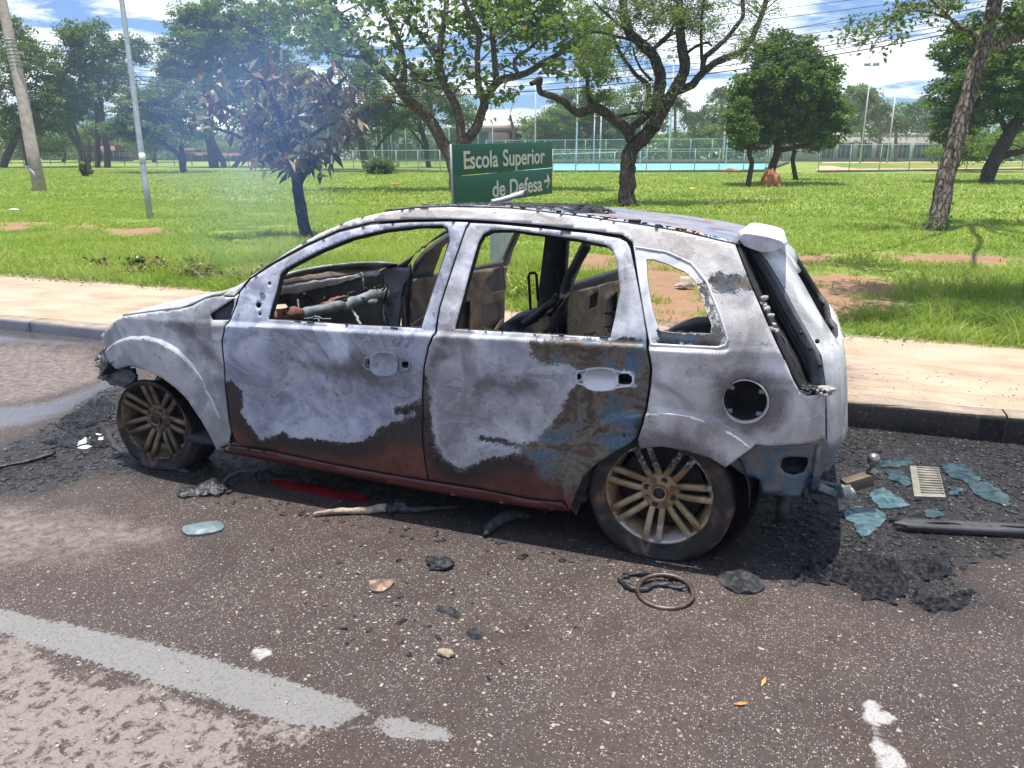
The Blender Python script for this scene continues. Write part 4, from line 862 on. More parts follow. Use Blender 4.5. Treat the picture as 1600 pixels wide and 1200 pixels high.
c = mixc(nt, mth(nt, 'MULTIPLY', fd, ramp(nt, hole, [(.38, .15), (.62, .85)])), c, mixc(nt, fine, (.19, .155, .135), (.30, .255, .225)))
fs, as_ = edge('sand', .30, .20, .02)
c = mixc(nt, mth(nt, 'MULTIPLY', fs, ramp(nt, hole, [(.41, .0), (.50, .9)])), c, mixc(nt, fine, (.185, .155, .138), (.29, .25, .225)))
fl, al = edge('line', .05, .10, .005)
c = mixc(nt, mth(nt, 'MULTIPLY', fl, ramp(nt, hole, [(.28, .3), (.34, .96)])), c, mixc(nt, mid, (.17, .165, .16), (.25, .24, .23)))
fp, ap = edge('pale', .01, .03, .006)
c = mixc(nt, fp, c, mixc(nt, fine, (.30, .285, .275), (.44, .42, .40)))
fk, ak = edge('crack', .03, .05, .02)
c = mixc(nt, mth(nt, 'MULTIPLY', fk, .6), c, (.045, .04, .04))
fo, ao = edge('soot', .55, .22, .16)
ashsp = mth(nt, 'MULTIPLY', ramp(nt, noise(nt, g, 90, 4, .7), [(.56, 0.), (.66, 1.)]), ramp(nt, noise(nt, g, 7, 5, .6, .5), [(.42, 0.), (.62, .8)]))
soot_shade_c = mixc(nt, ashsp, mixc(nt, hole, (.006, .006, .007), (.034, .032, .033)), (.30, .30, .32))
c = mixc(nt, mth(nt, 'MULTIPLY', fo, .93), c, soot_shade_c)
fw, aw = edge('wet', .25, .08, .08)
c = mixc(nt, mth(nt, 'MULTIPLY', fw, .6), c, (.07, .075, .085))  # wet patches; their bluish tint paints in the reflected sky
rough = mixc(nt, fw, ramp(nt, mid, [(.3, .48), (.7, .8)]), .10)
rough = mixc(nt, mth(nt, 'MULTIPLY', fo, .75), rough, ramp(nt, hole, [(.40, .16), (.58, .6)]))
h = mth(nt, 'ADD', mth(nt, 'MULTIPLY', fac, .5), mth(nt, 'ADD', mth(nt, 'MULTIPLY', fine, .5), mth(nt, 'MULTIPLY', mth(nt, 'MULTIPLY', hole, 2.), fo)))
h = mth(nt, 'MULTIPLY', h, mth(nt, 'SUBTRACT', 1., mth(nt, 'MULTIPLY', fw, .9)))
finish(m, c, rough, 0, h, .8, .006, mixc(nt, fw, .22, .7))
tag(link('road', me, None, (m,)), kind='structure')

# kerb: a row of cast stones, sooty face beside the car
m = mat('kerb_concrete'); nt = m.node_tree; g = nn(nt, 'ShaderNodeNewGeometry').outputs['Position']
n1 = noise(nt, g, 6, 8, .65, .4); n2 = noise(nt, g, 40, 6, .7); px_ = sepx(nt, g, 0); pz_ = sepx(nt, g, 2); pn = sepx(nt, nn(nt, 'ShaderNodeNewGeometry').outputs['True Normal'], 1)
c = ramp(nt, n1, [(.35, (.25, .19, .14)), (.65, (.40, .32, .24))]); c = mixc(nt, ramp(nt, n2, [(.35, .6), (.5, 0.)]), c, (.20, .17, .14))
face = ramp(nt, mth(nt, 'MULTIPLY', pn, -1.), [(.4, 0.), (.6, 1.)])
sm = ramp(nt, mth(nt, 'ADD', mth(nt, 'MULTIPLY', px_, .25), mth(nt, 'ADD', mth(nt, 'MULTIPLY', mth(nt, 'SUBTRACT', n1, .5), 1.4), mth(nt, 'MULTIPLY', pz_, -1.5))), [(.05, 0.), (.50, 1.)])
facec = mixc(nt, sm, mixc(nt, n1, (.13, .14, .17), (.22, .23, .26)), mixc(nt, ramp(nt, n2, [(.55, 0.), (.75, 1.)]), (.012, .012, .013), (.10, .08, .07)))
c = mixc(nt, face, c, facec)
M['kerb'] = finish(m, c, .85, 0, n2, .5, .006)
kb = MB(); x = -40.; rk = np.random.default_rng(4)
kroot = empty('kerb', (0, KY, 0), 'low concrete kerb along the pavement, sooty black beside the car', 'kerb')
xj = [-40, -30, -22, -16, -11.5, -8.0, -5.6, -3.2, -.9, 1.55, 4.03, 6.4, 9, 14, 22, 34]
def crown_box(x0, x1):
    n = max(2, int((x1-x0)/.12)+1); X = np.linspace(x0+.004, x1-.004, n); prof = [(0, -.05), (.0, .128), (.006, .144), (.022, .151), (.145, .152), (.15, .10)]
    V = []
    for i, xx in enumerate(X):
        for y, z in prof: V.append((xx, KY+y+(rk.normal(0, .0018)), z+(rk.normal(0, .0018) if z > .1 else 0)))
    k = len(prof); F = [[i*k+j, (i+1)*k+j, (i+1)*k+j+1, i*k+j+1] for i in range(n-1) for j in range(k-1)]+[list(range(k))[::-1], [(n-1)*k+j for j in range(k)]]
    return V, F
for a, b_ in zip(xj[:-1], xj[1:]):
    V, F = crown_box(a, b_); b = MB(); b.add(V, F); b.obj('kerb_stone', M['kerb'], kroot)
# pavement
m = mat('sandy_pavement'); nt = m.node_tree; g = nn(nt, 'ShaderNodeNewGeometry').outputs['Position']
n1 = noise(nt, vscale(nt, g, (1, 2.2, 1)), 1.7, 8, .62, .3); n2 = noise(nt, g, 30, 7, .7); n3 = noise(nt, vscale(nt, g, (1, 3, 1)), 5, 7, .65, .6)
c = ramp(nt, n1, [(.32, (.31, .22, .145)), (.5, (.42, .31, .215)), (.68, (.49, .38, .28))])
c = mixc(nt, ramp(nt, n2, [(.3, .35), (.5, 0.)]), c, (.34, .25, .17))
ss = mth(nt, 'ADD', at_node(nt, 'soot'), mth(nt, 'MULTIPLY', mth(nt, 'SUBTRACT', n3, .5), 1.3))
c = mixc(nt, mth(nt, 'MULTIPLY', sstep(nt, ss, -.05, .45), .75), c, mixc(nt, n2, (.05, .045, .045), (.20, .16, .14)))
gr = mth(nt, 'ADD', at_node(nt, 'edge'), mth(nt, 'MULTIPLY', mth(nt, 'SUBTRACT', n3, .5), .25))
c = mixc(nt, mth(nt, 'MULTIPLY', sstep(nt, gr, -.02, .06), .6), c, (.16, .12, .07))
finish(m, c, .9, 0, mth(nt, 'ADD', n2, n1), .35, .006)
xs = np.unique(np.concatenate([np.linspace(-60, -9, 12), np.arange(-9, 7, .09), np.linspace(7, 40, 9)])); ys = np.arange(KY+.15, WY+.12, .06); gx_, gy_ = np.meshgrid(xs, ys); GP = np.stack([gx_.ravel(), gy_.ravel()], 1)
nx, ny = len(xs), len(ys); idx = np.arange(nx*ny).reshape(ny, nx); F = np.stack([idx[:-1, :-1], idx[:-1, 1:], idx[1:, 1:], idx[1:, :-1]], -1).reshape(-1, 4)
Zp = .150+.002*fbm(np.c_[GP, GP[:, 0]*0], 2., 1.)
me = np_mesh('pavement', np.c_[GP, Zp], F); ps = np.array([gnd(*p, .15)[:2] for p in [(1250, 520), (1380, 555), (1450, 600), (1420, 640), (1250, 640), (1000, 600), (900, 540), (1000, 480), (1120, 470)]])
attr(me, 'soot', sdf(GP, ps)-.15); attr(me, 'edge', GP[:, 1]-WY)
tag(link('pavement', me, None, (m,)), kind='structure')

# lawn sheet
def bare_spots(P):
    """signed strength of the bare earth spots"""
    v = np.full(len(P), -1.)
    for q in EARTH: v = np.maximum(v, sdf(P, q)*1.2)
    return v
EARTH = [np.array([gnd(*p, .16)[:2] for p in q]) for q in (
 [(1225, 400), (1290, 398), (1300, 408), (1270, 418), (1225, 415)],
 [(1235, 428), (1330, 428), (1395, 440), (1430, 455), (1385, 474), (1410, 488), (1340, 500), (1300, 505), (1240, 455)],
 [(1005, 400), (1040, 405), (1090, 440), (1110, 470), (1105, 505), (1020, 505), (1000, 450)],
 [(900, 395), (965, 395), (970, 420), (900, 425)],
 [(105, 352), (150, 350), (165, 358), (120, 362)], [(165, 358), (240, 356), (290, 362), (240, 368), (180, 366)], [(0, 348), (50, 348), (55, 358), (0, 360)],
 [(1385, 398), (1500, 396), (1580, 400), (1600, 412), (1500, 412), (1400, 408)])]
xs = np.unique(np.concatenate([np.linspace(-140, -14, 22), np.arange(-14, 9, .22), np.linspace(9, 90, 20)])); ys = np.unique(np.concatenate([np.arange(WY-.02, 16, .16), np.linspace(16, 75, 24), np.linspace(80, 400, 10)])); gx_, gy_ = np.meshgrid(xs, ys); GP = np.stack([gx_.ravel(), gy_.ravel()], 1)
nx, ny = len(xs), len(ys); idx = np.arange(nx*ny).reshape(ny, nx); F = np.stack([idx[:-1, :-1], idx[:-1, 1:], idx[1:, 1:], idx[1:, :-1]], -1).reshape(-1, 4)
m = mat('lawn_ground'); nt = m.node_tree; g = nn(nt, 'ShaderNodeNewGeometry').outputs['Position']
n1 = noise(nt, g, .35, 6, .6, .4); n2 = noise(nt, g, 3.5, 7, .65, .3); n3 = noise(nt, g, 30, 5, .7)
c = ramp(nt, n1, [(.36, (.14, .23, .045)), (.47, (.24, .33, .06)), (.57, (.33, .38, .09)), (.68, (.38, .35, .14))])
c = mixc(nt, ramp(nt, n2, [(.38, .4), (.55, 0.)]), c, (.09, .15, .03))
c = mixc(nt, ramp(nt, n3, [(.4, .5), (.6, 0.)]), c, (.06, .09, .02))
e = mth(nt, 'ADD', at_node(nt, 'earth'), mth(nt, 'MULTIPLY', mth(nt, 'SUBTRACT', n2, .5), 1.6))
c = mixc(nt, sstep(nt, e, -.22, .15), c, mixc(nt, n2, (.20, .11, .065), (.42, .26, .16)))
finish(m, c, .9, 0, n3, .7, .03, .2)
Zl = zg(GP[:, 0], GP[:, 1])+.02*fbm(np.c_[GP, GP[:, 0]*0], .8, 4.)*np.clip((GP[:, 1]-WY)/1., 0, 1)-.006
me = np_mesh('lawn', np.c_[GP, Zl], F); attr(me, 'earth', bare_spots(GP)); tag(link('lawn', me, None, (m,)), kind='structure')
def lz(x, y): return float(zg(x, y))

# grass blades (stuff)
m = mat('grass_blade'); nt = m.node_tree; a = at_node(nt, 'tint')
c = ramp(nt, a, [(.0, (.08, .16, .030)), (.35, (.19, .31, .055)), (.62, (.36, .45, .095)), (.82, (.50, .50, .19)), (1., (.62, .52, .30))])
d = nn(nt, 'ShaderNodeBsdfDiffuse'); lk(nt, c, d.inputs[0]); t = nn(nt, 'ShaderNodeBsdfTranslucent'); lk(nt, mixc(nt, .5, c, (.36, .52, .04)), t.inputs[0])
ms = nn(nt, 'ShaderNodeMixShader', Fac=.42); lk(nt, d.outputs[0], ms.inputs[1]); lk(nt, t.outputs[0], ms.inputs[2]); o = nn(nt, 'ShaderNodeOutputMaterial'); lk(nt, ms.outputs[0], o.inputs[0]); M['grass'] = m
def blades(name, n, y0, y1, xa, xb, hmin, hmax, w, seed, tall=None, parent=None, dens_noise=0.):
    r = np.random.default_rng(seed); y = r.uniform(y0, y1, n); x = r.uniform(0, 1, n); lo = xa(y); hi = xb(y); x = lo+(hi-lo)*x
    P = np.stack([x, y], 1)
    keep = bare_spots(P)+r.normal(0, .13, n)+.7*fbm(np.c_[P*2.2, P[:, :1]*0], 1., 5., 2) < -.06
    P = P[keep]; 
    cl = fbm(np.c_[P*.9, P[:, :1]*0], 1., seed, 2) if len(P) < 400000 else np.zeros(len(P))
    hgt = r.uniform(hmin, hmax, len(P))*(1+.75*cl)
    if tall is not None: hgt = hgt*tall(P)
    hgt = np.clip(hgt, .008, None)
    k = len(P); a = r.uniform(0, 2*np.pi, k); lean = r.normal(0, .85, (k, 2))*hgt[:, None]
    ww = w*(.6+.8*r.random(k)); dx = np.cos(a)*ww/2; dy = np.sin(a)*ww/2; z = zg(P[:, 0], P[:, 1])-.012
    A = np.c_[P[:, 0]-dx, P[:, 1]-dy, z]; B = np.c_[P[:, 0]+dx, P[:, 1]+dy, z]
    m1 = np.c_[P[:, 0]+lean[:, 0]*.35+dx*.7, P[:, 1]+lean[:, 1]*.35+dy*.7, z+hgt*.6]; m2 = m1-np.c_[dx*1.4, dy*1.4, dx*0]
    T = np.c_[P[:, 0]+lean[:, 0], P[:, 1]+lean[:, 1], z+hgt]
    V = np.stack([A, B, m1, m2, T], 1).reshape(-1, 3); i0 = np.arange(k)*5
    F = [np.stack([i0, i0+1, i0+2, i0+3], 1), np.stack([i0+3, i0+2, i0+4], 1)]
    me = np_mesh(name, V, F, False); tint = np.clip(.48+.22*cl+r.normal(0, .16, k)+np.where(r.random(k) < .05, .4, 0), 0, 1); attr(me, 'tint', np.repeat(tint, 5))
    return tag(link(name, me, parent, (M['grass'],)), kind='stuff')
xa = lambda y: 2.9-(y+2.7)*1.75-1.5; xb = lambda y: 2.9+(y+2.7)*.62+1.8
blades('verge_grass', 175000, WY-.02, 8.5, xa, xb, .03, .11, .009, 1, lambda P: np.where(P[:, 1] < WY+.10, .35, 1.)*np.clip(.75+.5*np.exp(-((P[:, 0]+2.5)/2.5)**2)*(P[:, 1] < 6.5), .6, 1.5))
def tufts(P): return np.clip(.25+1.6*(fbm(np.c_[P*1.7, P[:, :1]*0], 1., 7., 3)+.1), .1, 1.4)
blades('tall_verge_grass', 26000, WY+.03, 6.4, lambda y: -3.9+0*y, lambda y: 1.0+0*y, .12, .30, .006, 4, tufts)
blades('tall_verge_grass', 26000, WY+.03, 6.8, lambda y: 3.3+0*y, lambda y: 8.5+0*y, .08, .22, .006, 6, tufts)
blades('lawn_grass', 180000, 8.2, 17, xa, xb, .03, .075, .018, 2)
blades('lawn_grass', 150000, 16.5, 46, xa, xb, .04, .09, .045, 3)

# ------------------------------------------------------------------ TREES
def leaf_mat(name, stops, trans=.35, tcol=(.25, .38, .04)):
    m = mat(name); nt = m.node_tree; c = ramp(nt, at_node(nt, 'tint'), stops)
    b = nn(nt, 'ShaderNodeBsdfPrincipled', Roughness=.5); b.inputs['Specular IOR Level'].default_value = .35; lk(nt, c, b.inputs['Base Color'])
    t = nn(nt, 'ShaderNodeBsdfTranslucent'); lk(nt, mixc(nt, .5, c, tcol), t.inputs[0])
    ms = nn(nt, 'ShaderNodeMixShader', Fac=trans); lk(nt, b.outputs[0], ms.inputs[1]); lk(nt, t.outputs[0], ms.inputs[2]); o = nn(nt, 'ShaderNodeOutputMaterial'); lk(nt, ms.outputs[0], o.inputs[0]); return m
LM = {
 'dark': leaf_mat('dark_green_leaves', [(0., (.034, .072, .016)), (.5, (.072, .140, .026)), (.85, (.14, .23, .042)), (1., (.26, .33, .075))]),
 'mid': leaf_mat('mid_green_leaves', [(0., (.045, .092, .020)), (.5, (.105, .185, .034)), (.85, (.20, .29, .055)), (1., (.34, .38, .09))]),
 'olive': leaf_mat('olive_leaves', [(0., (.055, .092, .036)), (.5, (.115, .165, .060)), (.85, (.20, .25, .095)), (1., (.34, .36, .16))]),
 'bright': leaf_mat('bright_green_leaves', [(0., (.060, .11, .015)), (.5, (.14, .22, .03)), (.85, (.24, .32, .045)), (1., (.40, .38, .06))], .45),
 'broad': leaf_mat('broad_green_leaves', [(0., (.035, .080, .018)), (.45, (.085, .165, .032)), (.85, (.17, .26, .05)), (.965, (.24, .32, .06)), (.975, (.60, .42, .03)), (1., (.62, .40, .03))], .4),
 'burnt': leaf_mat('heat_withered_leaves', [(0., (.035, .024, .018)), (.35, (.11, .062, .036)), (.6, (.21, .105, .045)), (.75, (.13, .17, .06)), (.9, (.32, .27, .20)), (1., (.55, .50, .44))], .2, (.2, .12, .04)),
 'palm': leaf_mat('palm_fronds', [(0., (.040, .060, .025)), (.5, (.080, .11, .04)), (1., (.20, .20, .09))], .25)}
def bark(name, c1, c2, sc=10):
    m = mat(name); nt = m.node_tree; g = nn(nt, 'ShaderNodeNewGeometry').outputs['Position']; v = vscale(nt, g, (1, 1, .28))
    n1 = noise(nt, v, sc, 8, .7, .6); n2 = noise(nt, v, sc*4, 6, .7, .8)
    w = nt.nodes.new('ShaderNodeTexVoronoi'); w.feature = 'DISTANCE_TO_EDGE'; w.inputs['Scale'].default_value = sc*2.2; lk(nt, v, w.inputs['Vector'])
    e = ramp(nt, mth(nt, 'ADD', w.outputs['Distance'], mth(nt, 'MULTIPLY', mth(nt, 'SUBTRACT', n2, .45), .9)), [(.0, 0.), (.22, 1.)])
    c = mixc(nt, e, tuple(k*.35 for k in c1), ramp(nt, n1, [(.35, c1), (.65, c2)]))
    return finish(m, c, .95, 0, mth(nt, 'ADD', mth(nt, 'MULTIPLY', e, .8), n2), .9, .03, .2)
BK = {'dark': bark('dark_fissured_bark', (.050, .036, .028), (.13, .10, .085), 7), 'brown': bark('brown_bark', (.10, .068, .048), (.22, .16, .12), 7), 'grey': bark('grey_bark', (.16, .125, .10), (.33, .27, .22), 6), 'char': bark('smoked_bark', (.030, .028, .03), (.085, .08, .085), 9)}

def leaves(P, size, r, aspect=1.6, droop=0., up=.35, curl=.25):
    """leaf-sized folded quads (two halves) at the points P"""
    n = len(P); d = r.normal(0, 1, (n, 3)); d[:, 2] = d[:, 2]*.6-droop; d /= np.linalg.norm(d, axis=1)[:, None]
    nm = r.normal(0, 1, (n, 3)); nm[:, 2] = abs(nm[:, 2])+up; s = np.cross(d, nm); s /= np.linalg.norm(s, axis=1)[:, None]+1e-9; u = np.cross(s, d)
    L = size*(.6+.8*r.random(n))[:, None]; Wd = L/aspect/2
    a = P; b = P+d*L*.5+s*Wd+u*L*curl*.5; c = P+d*L; e = P+d*L*.5-s*Wd+u*L*curl*.5
    V = np.stack([a, b, c, e], 1).reshape(-1, 3); i = np.arange(n)*4
    return V, np.stack([i, i+1, i+2, i+3], 1)
def crown_points(blobs, r, hollow=.35):
    """blobs: (centre, radii, n clusters, leaves per cluster, cluster radius) in world units"""
    out = []; tint = []
    for c, rad, nc, nl, cr in blobs:
        v = r.normal(0, 1, (nc, 3)); v /= np.linalg.norm(v, axis=1)[:, None]; q = (hollow+(1-hollow)*r.random(nc)**.6)[:, None]
        cc = np.array(c)+v*q*np.array(rad); 
        for k in range(nc):
            m_ = max(3, int(nl*r.uniform(.5, 1.5))); w = r.normal(0, 1, (m_, 3)); w /= np.linalg.norm(w, axis=1)[:, None]+1e-9; w *= (r.random(m_)**.45)[:, None]
            P = cc[k]+w*cr*np.array([1.15, 1.15, .62])*r.uniform(.6, 1.3); out.append(P)
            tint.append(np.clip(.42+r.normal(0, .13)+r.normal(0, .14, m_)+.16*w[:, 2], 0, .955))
    return np.concatenate(out), np.concatenate(tint)
def crown_obj(P, T, size, r, lm, parent, aspect=1.6, droop=0., yellow=0., up=.35, name='crown'):
    V, F = leaves(P, size, r, aspect, droop, up); me = np_mesh(name, V, F, False)
    if yellow: T = np.where(r.random(len(T)) < yellow, 1., T)
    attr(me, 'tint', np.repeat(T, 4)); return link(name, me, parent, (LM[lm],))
def wob(P, r, amp, n=None):
    P = np.array(P, float); L = np.concatenate([[0], np.cumsum(np.linalg.norm(np.diff(P, axis=0), axis=1))]); n = n or max(6, int(len(P)*4)); t = np.linspace(0, L[-1], n)
    Q = np.stack([np.interp(t, L, P[:, k]) for k in range(3)], 1)
    for _ in range(2): Q[1:-1] = (Q[:-2]+2*Q[1:-1]+Q[2:])/4
    if amp: Q[1:-1] += np.stack([np.interp(t, np.linspace(0, L[-1], max(4, n//3)), r.normal(0, amp, max(4, n//3))) for _ in range(3)], 1)[1:-1]
    return Q
def twigs(mb, Q, R, r, n, length, up=.4, sub=True, ends=None, rad=.28):
    """side twigs off a limb; collects their ends"""
    for _ in range(n):
        i = r.integers(len(Q)//3, len(Q)); d = r.normal(0, 1, 3); d[2] = abs(d[2])*.6+up; d /= np.linalg.norm(d); L = length*r.uniform(.4, 1.2)
        e = Q[i]+d*L; mid_ = Q[i]+d*L*.5+r.normal(0, L*.12, 3); q = wob([Q[i], mid_, e], r, 0, 7); rr = max(.004, R[min(i, len(R)-1)]*rad); mb.tube(q, np.linspace(rr, rr*.25, 7), 5, False)
        if ends is not None: ends += [e, mid_*.3+e*.7]
        if sub and L > length*.5:
            for _ in range(2):
                d2 = d+r.normal(0, .7, 3); d2 /= np.linalg.norm(d2); e2 = q[4]+d2*L*.5; mb.tube(wob([q[4], (q[4]+e2)/2+r.normal(0, L*.05, 3), e2], r, 0, 5), np.linspace(rr*.5, rr*.15, 5), 4, False)
                if ends is not None: ends.append(e2)

def Ppx(px, py, D, off=0.): return at_depth(px, py, D+off)
def path(pts, D, r=None, jit=0., offs=None):
    P = []
    for i, p in enumerate(pts): P.append(at_depth(p[0], p[1], D+(offs[i] if offs else 0)+(r.normal(0, jit) if (jit and i) else 0)))
    return np.array(P)
SC = FPX
# --- young tree scorched by the fire (left of the car)
r = np.random.default_rng(11); B = G(480, 372); D = depth_of(B); k = D/SC
t = empty('scorched_tree', tuple(B), 'small young tree with brown heat-withered leaves, straight dark trunk, beside the smoke', 'tree')
mb = MB(); q = wob(path([(482, 378), (473, 350), (468, 320), (466, 290), (460, 262), (455, 240)], D), r, .01, 18); mb.tube(q, np.interp(np.linspace(0, 1, 18), [0, .1, 1], [11*k, 9.5*k, 8*k]), 10, True, .06, r)
ends = []; lim = [[(455, 240), (425, 215), (395, 190), (350, 170), (318, 150)], [(455, 238), (440, 190), (425, 150), (398, 120), (378, 102)], [(458, 238), (465, 185), (470, 140), (478, 115)], [(458, 240), (490, 205), (520, 195), (560, 178)], [(458, 242), (490, 180), (520, 140), (540, 120)], [(456, 240), (410, 225), (370, 210), (335, 200), (310, 190)], [(466, 300), (480, 265), (500, 245), (520, 235)], [(455, 245), (415, 245), (400, 255)], [(462, 275), (478, 270), (488, 268)]]
for L in lim:
    off = np.linspace(0, r.uniform(-.9, .9), len(L)); q = wob(path(L, D, r, .05, list(off)), r, .02, 20); R = np.linspace(5.0*k, 1.3*k, 20); mb.tube(q, R, 7, False); twigs(mb, q, R, r, 9, 38*k, .25, True, ends)
mb.obj('trunk', BK['char'], t, True)
ends = np.array(ends); P = []; 
for e in ends:
    for _ in range(r.integers(1, 5)): P.append(e+r.normal(0, 8*k, 3))
P = np.array(P); T = np.clip(r.beta(1.6, 2.0, len(P)), 0, .98); crown_obj(P, T, 23*k, r, 'burnt', t, 3.2, 1.5, 0, .1)
P2 = P[r.random(len(P)) < .5]; sel = P2[:, 0] > -1e9; P2 = P2+r.normal(0, 8*k, P2.shape); T2 = np.where(r.random(len(P2)) < .6, r.uniform(.62, .84, len(P2)), r.uniform(.88, 1, len(P2))); crown_obj(P2, T2, 22*k, r, 'burnt', t, 3.6, .2, 0, .4, 'half_green_glint_leaves')  # olive leaves, and pale ones with whitish glints put into their colour

# --- forked tree behind the sign
r = np.random.default_rng(12); B = G(712, 300); D = depth_of(B); k = D/SC
t = empty('broad_leaf_tree', tuple(B), 'forked broad-leaved tree rising behind the green sign', 'tree')
mb = MB(); ends = []
limbs = [([(712, 305), (712, 280), (707, 252), (685, 212), (667, 180), (635, 155), (622, 133), (592, 107), (572, 90), (560, 65), (545, 35), (512, 5), (490, -40)], 11, 4),
 ([(630, 142), (632, 95), (622, 62), (606, 28), (590, -5), (580, -50)], 5.5, 3), ([(714, 262), (722, 218), (717, 175), (705, 150), (690, 125), (687, 95), (690, 62), (696, 25), (698, -30)], 8, 4),
 ([(682, 92), (660, 57), (637, 32), (610, 10)], 3.6, 2), ([(716, 250), (725, 222), (745, 200), (757, 157), (767, 140), (785, 122), (812, 119), (835, 107), (860, 92), (886, 77), (910, 40)], 9, 3),
 ([(755, 158), (745, 125), (746, 75), (752, 50), (736, 25), (720, -10)], 5.5, 3), ([(775, 122), (772, 87), (767, 50), (764, 22), (755, -20)], 5, 3), ([(755, 45), (790, 38), (815, 20), (850, -10)], 4, 2), ([(812, 119), (800, 95), (835, 70), (870, 40)], 3.5, 2), ([(572, 90), (540, 88), (510, 80)], 3, 1.5), ([(560, 62), (530, 30), (500, 28), (470, 5)], 3.4, 1.5),
 ([(632, 100), (665, 130), (690, 118)], 2.5, 2)]
for L, ra, rb in limbs:
    off = np.linspace(0, r.uniform(-1.2, 1.2), len(L)) if ra < 10 else np.linspace(0, .8, len(L)); n_ = len(L)*4
    q = wob(path(L, D, None, 0, list(off)), r, .02, n_); R = np.linspace(ra*k, rb*k, n_); mb.tube(q, R, 9, False, .08, r); twigs(mb, q, R, r, 12, 60*k, .2, True, ends, .35)
mb.obj('trunk', BK['brown'], t, True)
ends = np.array(ends); pz = ends[:, 2] > at_depth(700, 165, D)[2]; ends = ends[pz]
P = []; 
for e in ends:
    for _ in range(r.integers(2, 9)): P.append(e+r.normal(0, 11*k, 3))
P = np.array(P)
bl = []
for cx, cy, rx, ry, n_ in [(510, 45, 50, 40, 10), (600, 45, 55, 45, 4), (890, 40, 75, 50, 40), (925, 85, 45, 40, 22), (790, 25, 70, 36, 18), (700, 60, 50, 40, 4), (850, 110, 40, 30, 8), (470, 60, 30, 25, 6), (830, -10, 90, 40, 30), (620, -20, 120, 30, 18), (790, 145, 30, 15, 3)]:
    bl.append((at_depth(cx, cy, D+r.uniform(-.5, .8)), (rx*k, 1.4, ry*k), n_, 22, 17*k))
P2, T2 = crown_points(bl, r, .1); P = np.concatenate([P, P2]); T = np.concatenate([np.clip(.5+r.normal(0, .2, len(P)-len(P2)), 0, .95), T2+.05])
crown_obj(P, np.clip(T, 0, .955), 9.5*k, r, 'broad', t, 1.15, .35, .02, .3)

# --- dark twisted tree in the middle
r = np.random.default_rng(13); B = G(980, 322); D = depth_of(B); k = D/SC
t = empty('twisted_tree', tuple(B), 'tall twisted tree with dark fissured bark and thin feathery foliage', 'tree')
mb = MB(); ends = []
limbs = [([(980, 326), (980, 318), (980, 290), (980, 262), (982, 240), (992, 226), (1008, 214), (1024, 194), (1027, 175), (1028, 159), (1033, 125), (1026, 100), (1018, 82), (998, 64), (984, 52), (975, 30), (972, -20)], 13, 6),
 ([(1020, 200), (1030, 178), (1047, 153), (1064, 125), (1072, 102), (1066, 71), (1062, 28), (1060, -20)], 11, 5), ([(1058, 141), (1083, 133), (1090, 122), (1098, 113), (1117, 96), (1160, 82), (1174, 65), (1185, 37), (1197, 6), (1205, -30)], 6.5, 3.5),
 ([(1099, 112), (1100, 91), (1117, 76), (1134, 60), (1163, 25), (1160, 0), (1165, -30)], 4.5, 2.5), ([(1097, 95), (1096, 51), (1098, 10), (1105, -20)], 2.6, 1.5), ([(988, 218), (979, 200), (959, 186), (945, 176), (930, 167), (916, 174), (899, 177), (885, 160), (862, 150), (843, 143), (841, 132), (846, 124), (842, 122), (835, 128), (830, 131)], 8.5, 3.5),
 ([(979, 206), (1000, 190), (1015, 176), (1022, 168)], 7, 5), ([(926, 168), (920, 150), (919, 127), (915, 110)], 5, 2.5), ([(1015, 150), (1012, 132), (996, 119), (985, 105), (973, 91), (964, 70), (956, 52)], 4, 2), ([(1018, 125), (1000, 108), (992, 90), (990, 75)], 2.4, 1.2), ([(958, 184), (975, 180), (1012, 175)], 3, 2),
 ([(1020, 80), (1038, 60), (1050, 45), (1062, 20)], 3, 2), ([(1068, 85), (1090, 70), (1105, 65), (1112, 72)], 2.6, 1.5), ([(998, 64), (960, 58), (930, 48), (905, 60)], 2.6, 1.2), ([(984, 52), (950, 25), (930, 5)], 3, 1.5)]
for i, (L, ra, rb) in enumerate(limbs):
    off = np.linspace(0, [.4, -.5, .8, .2, -.6, -.9, .1, -.2, .7, .5, -.3, .3, -.6, -.8, .5][i], len(L)); n_ = len(L)*4
    q = wob(path(L, D, None, 0, list(off)), r, .012, n_); R = np.interp(np.linspace(0, 1, n_), [0, .06, 1], [ra*k*1.12, ra*k, rb*k]); mb.tube(q, R, 12 if ra > 8 else 8, False, .10, r)
    if i not in (5, 6): twigs(mb, q[len(q)//2:], R[len(q)//2:], r, 10, 50*k, .3, True, ends, .3)
mb.obj('trunk', BK['dark'], t, True)
bl = []
for cx, cy, rx, ry, n_ in [(990, 20, 60, 30, 36), (1060, 30, 60, 28, 30), (935, 110, 35, 35, 20), (925, 160, 30, 22, 10), (945, 60, 40, 30, 16), (1110, 20, 40, 25, 10), (1180, 45, 30, 40, 14), (1165, 85, 25, 12, 4), (1040, -20, 120, 30, 50), (1000, 130, 30, 20, 5), (930, 175, 40, 12, 6)]:
    bl.append((at_depth(cx, cy, D+r.uniform(-.6, .9)), (rx*k, 1.3, ry*k), n_, 60, 17*k))
P, T = crown_points(bl, r, .05); ee = np.repeat(np.array(ends), 16, 0); P = np.concatenate([P, ee+r.normal(0, 8*k, ee.shape)]); T = np.concatenate([T, np.clip(.5+r.normal(0, .15, len(ee)), 0, .95)])
crown_obj(P, T, 6.0*k, r, 'olive', t, 3.6, .1, 0, .6)

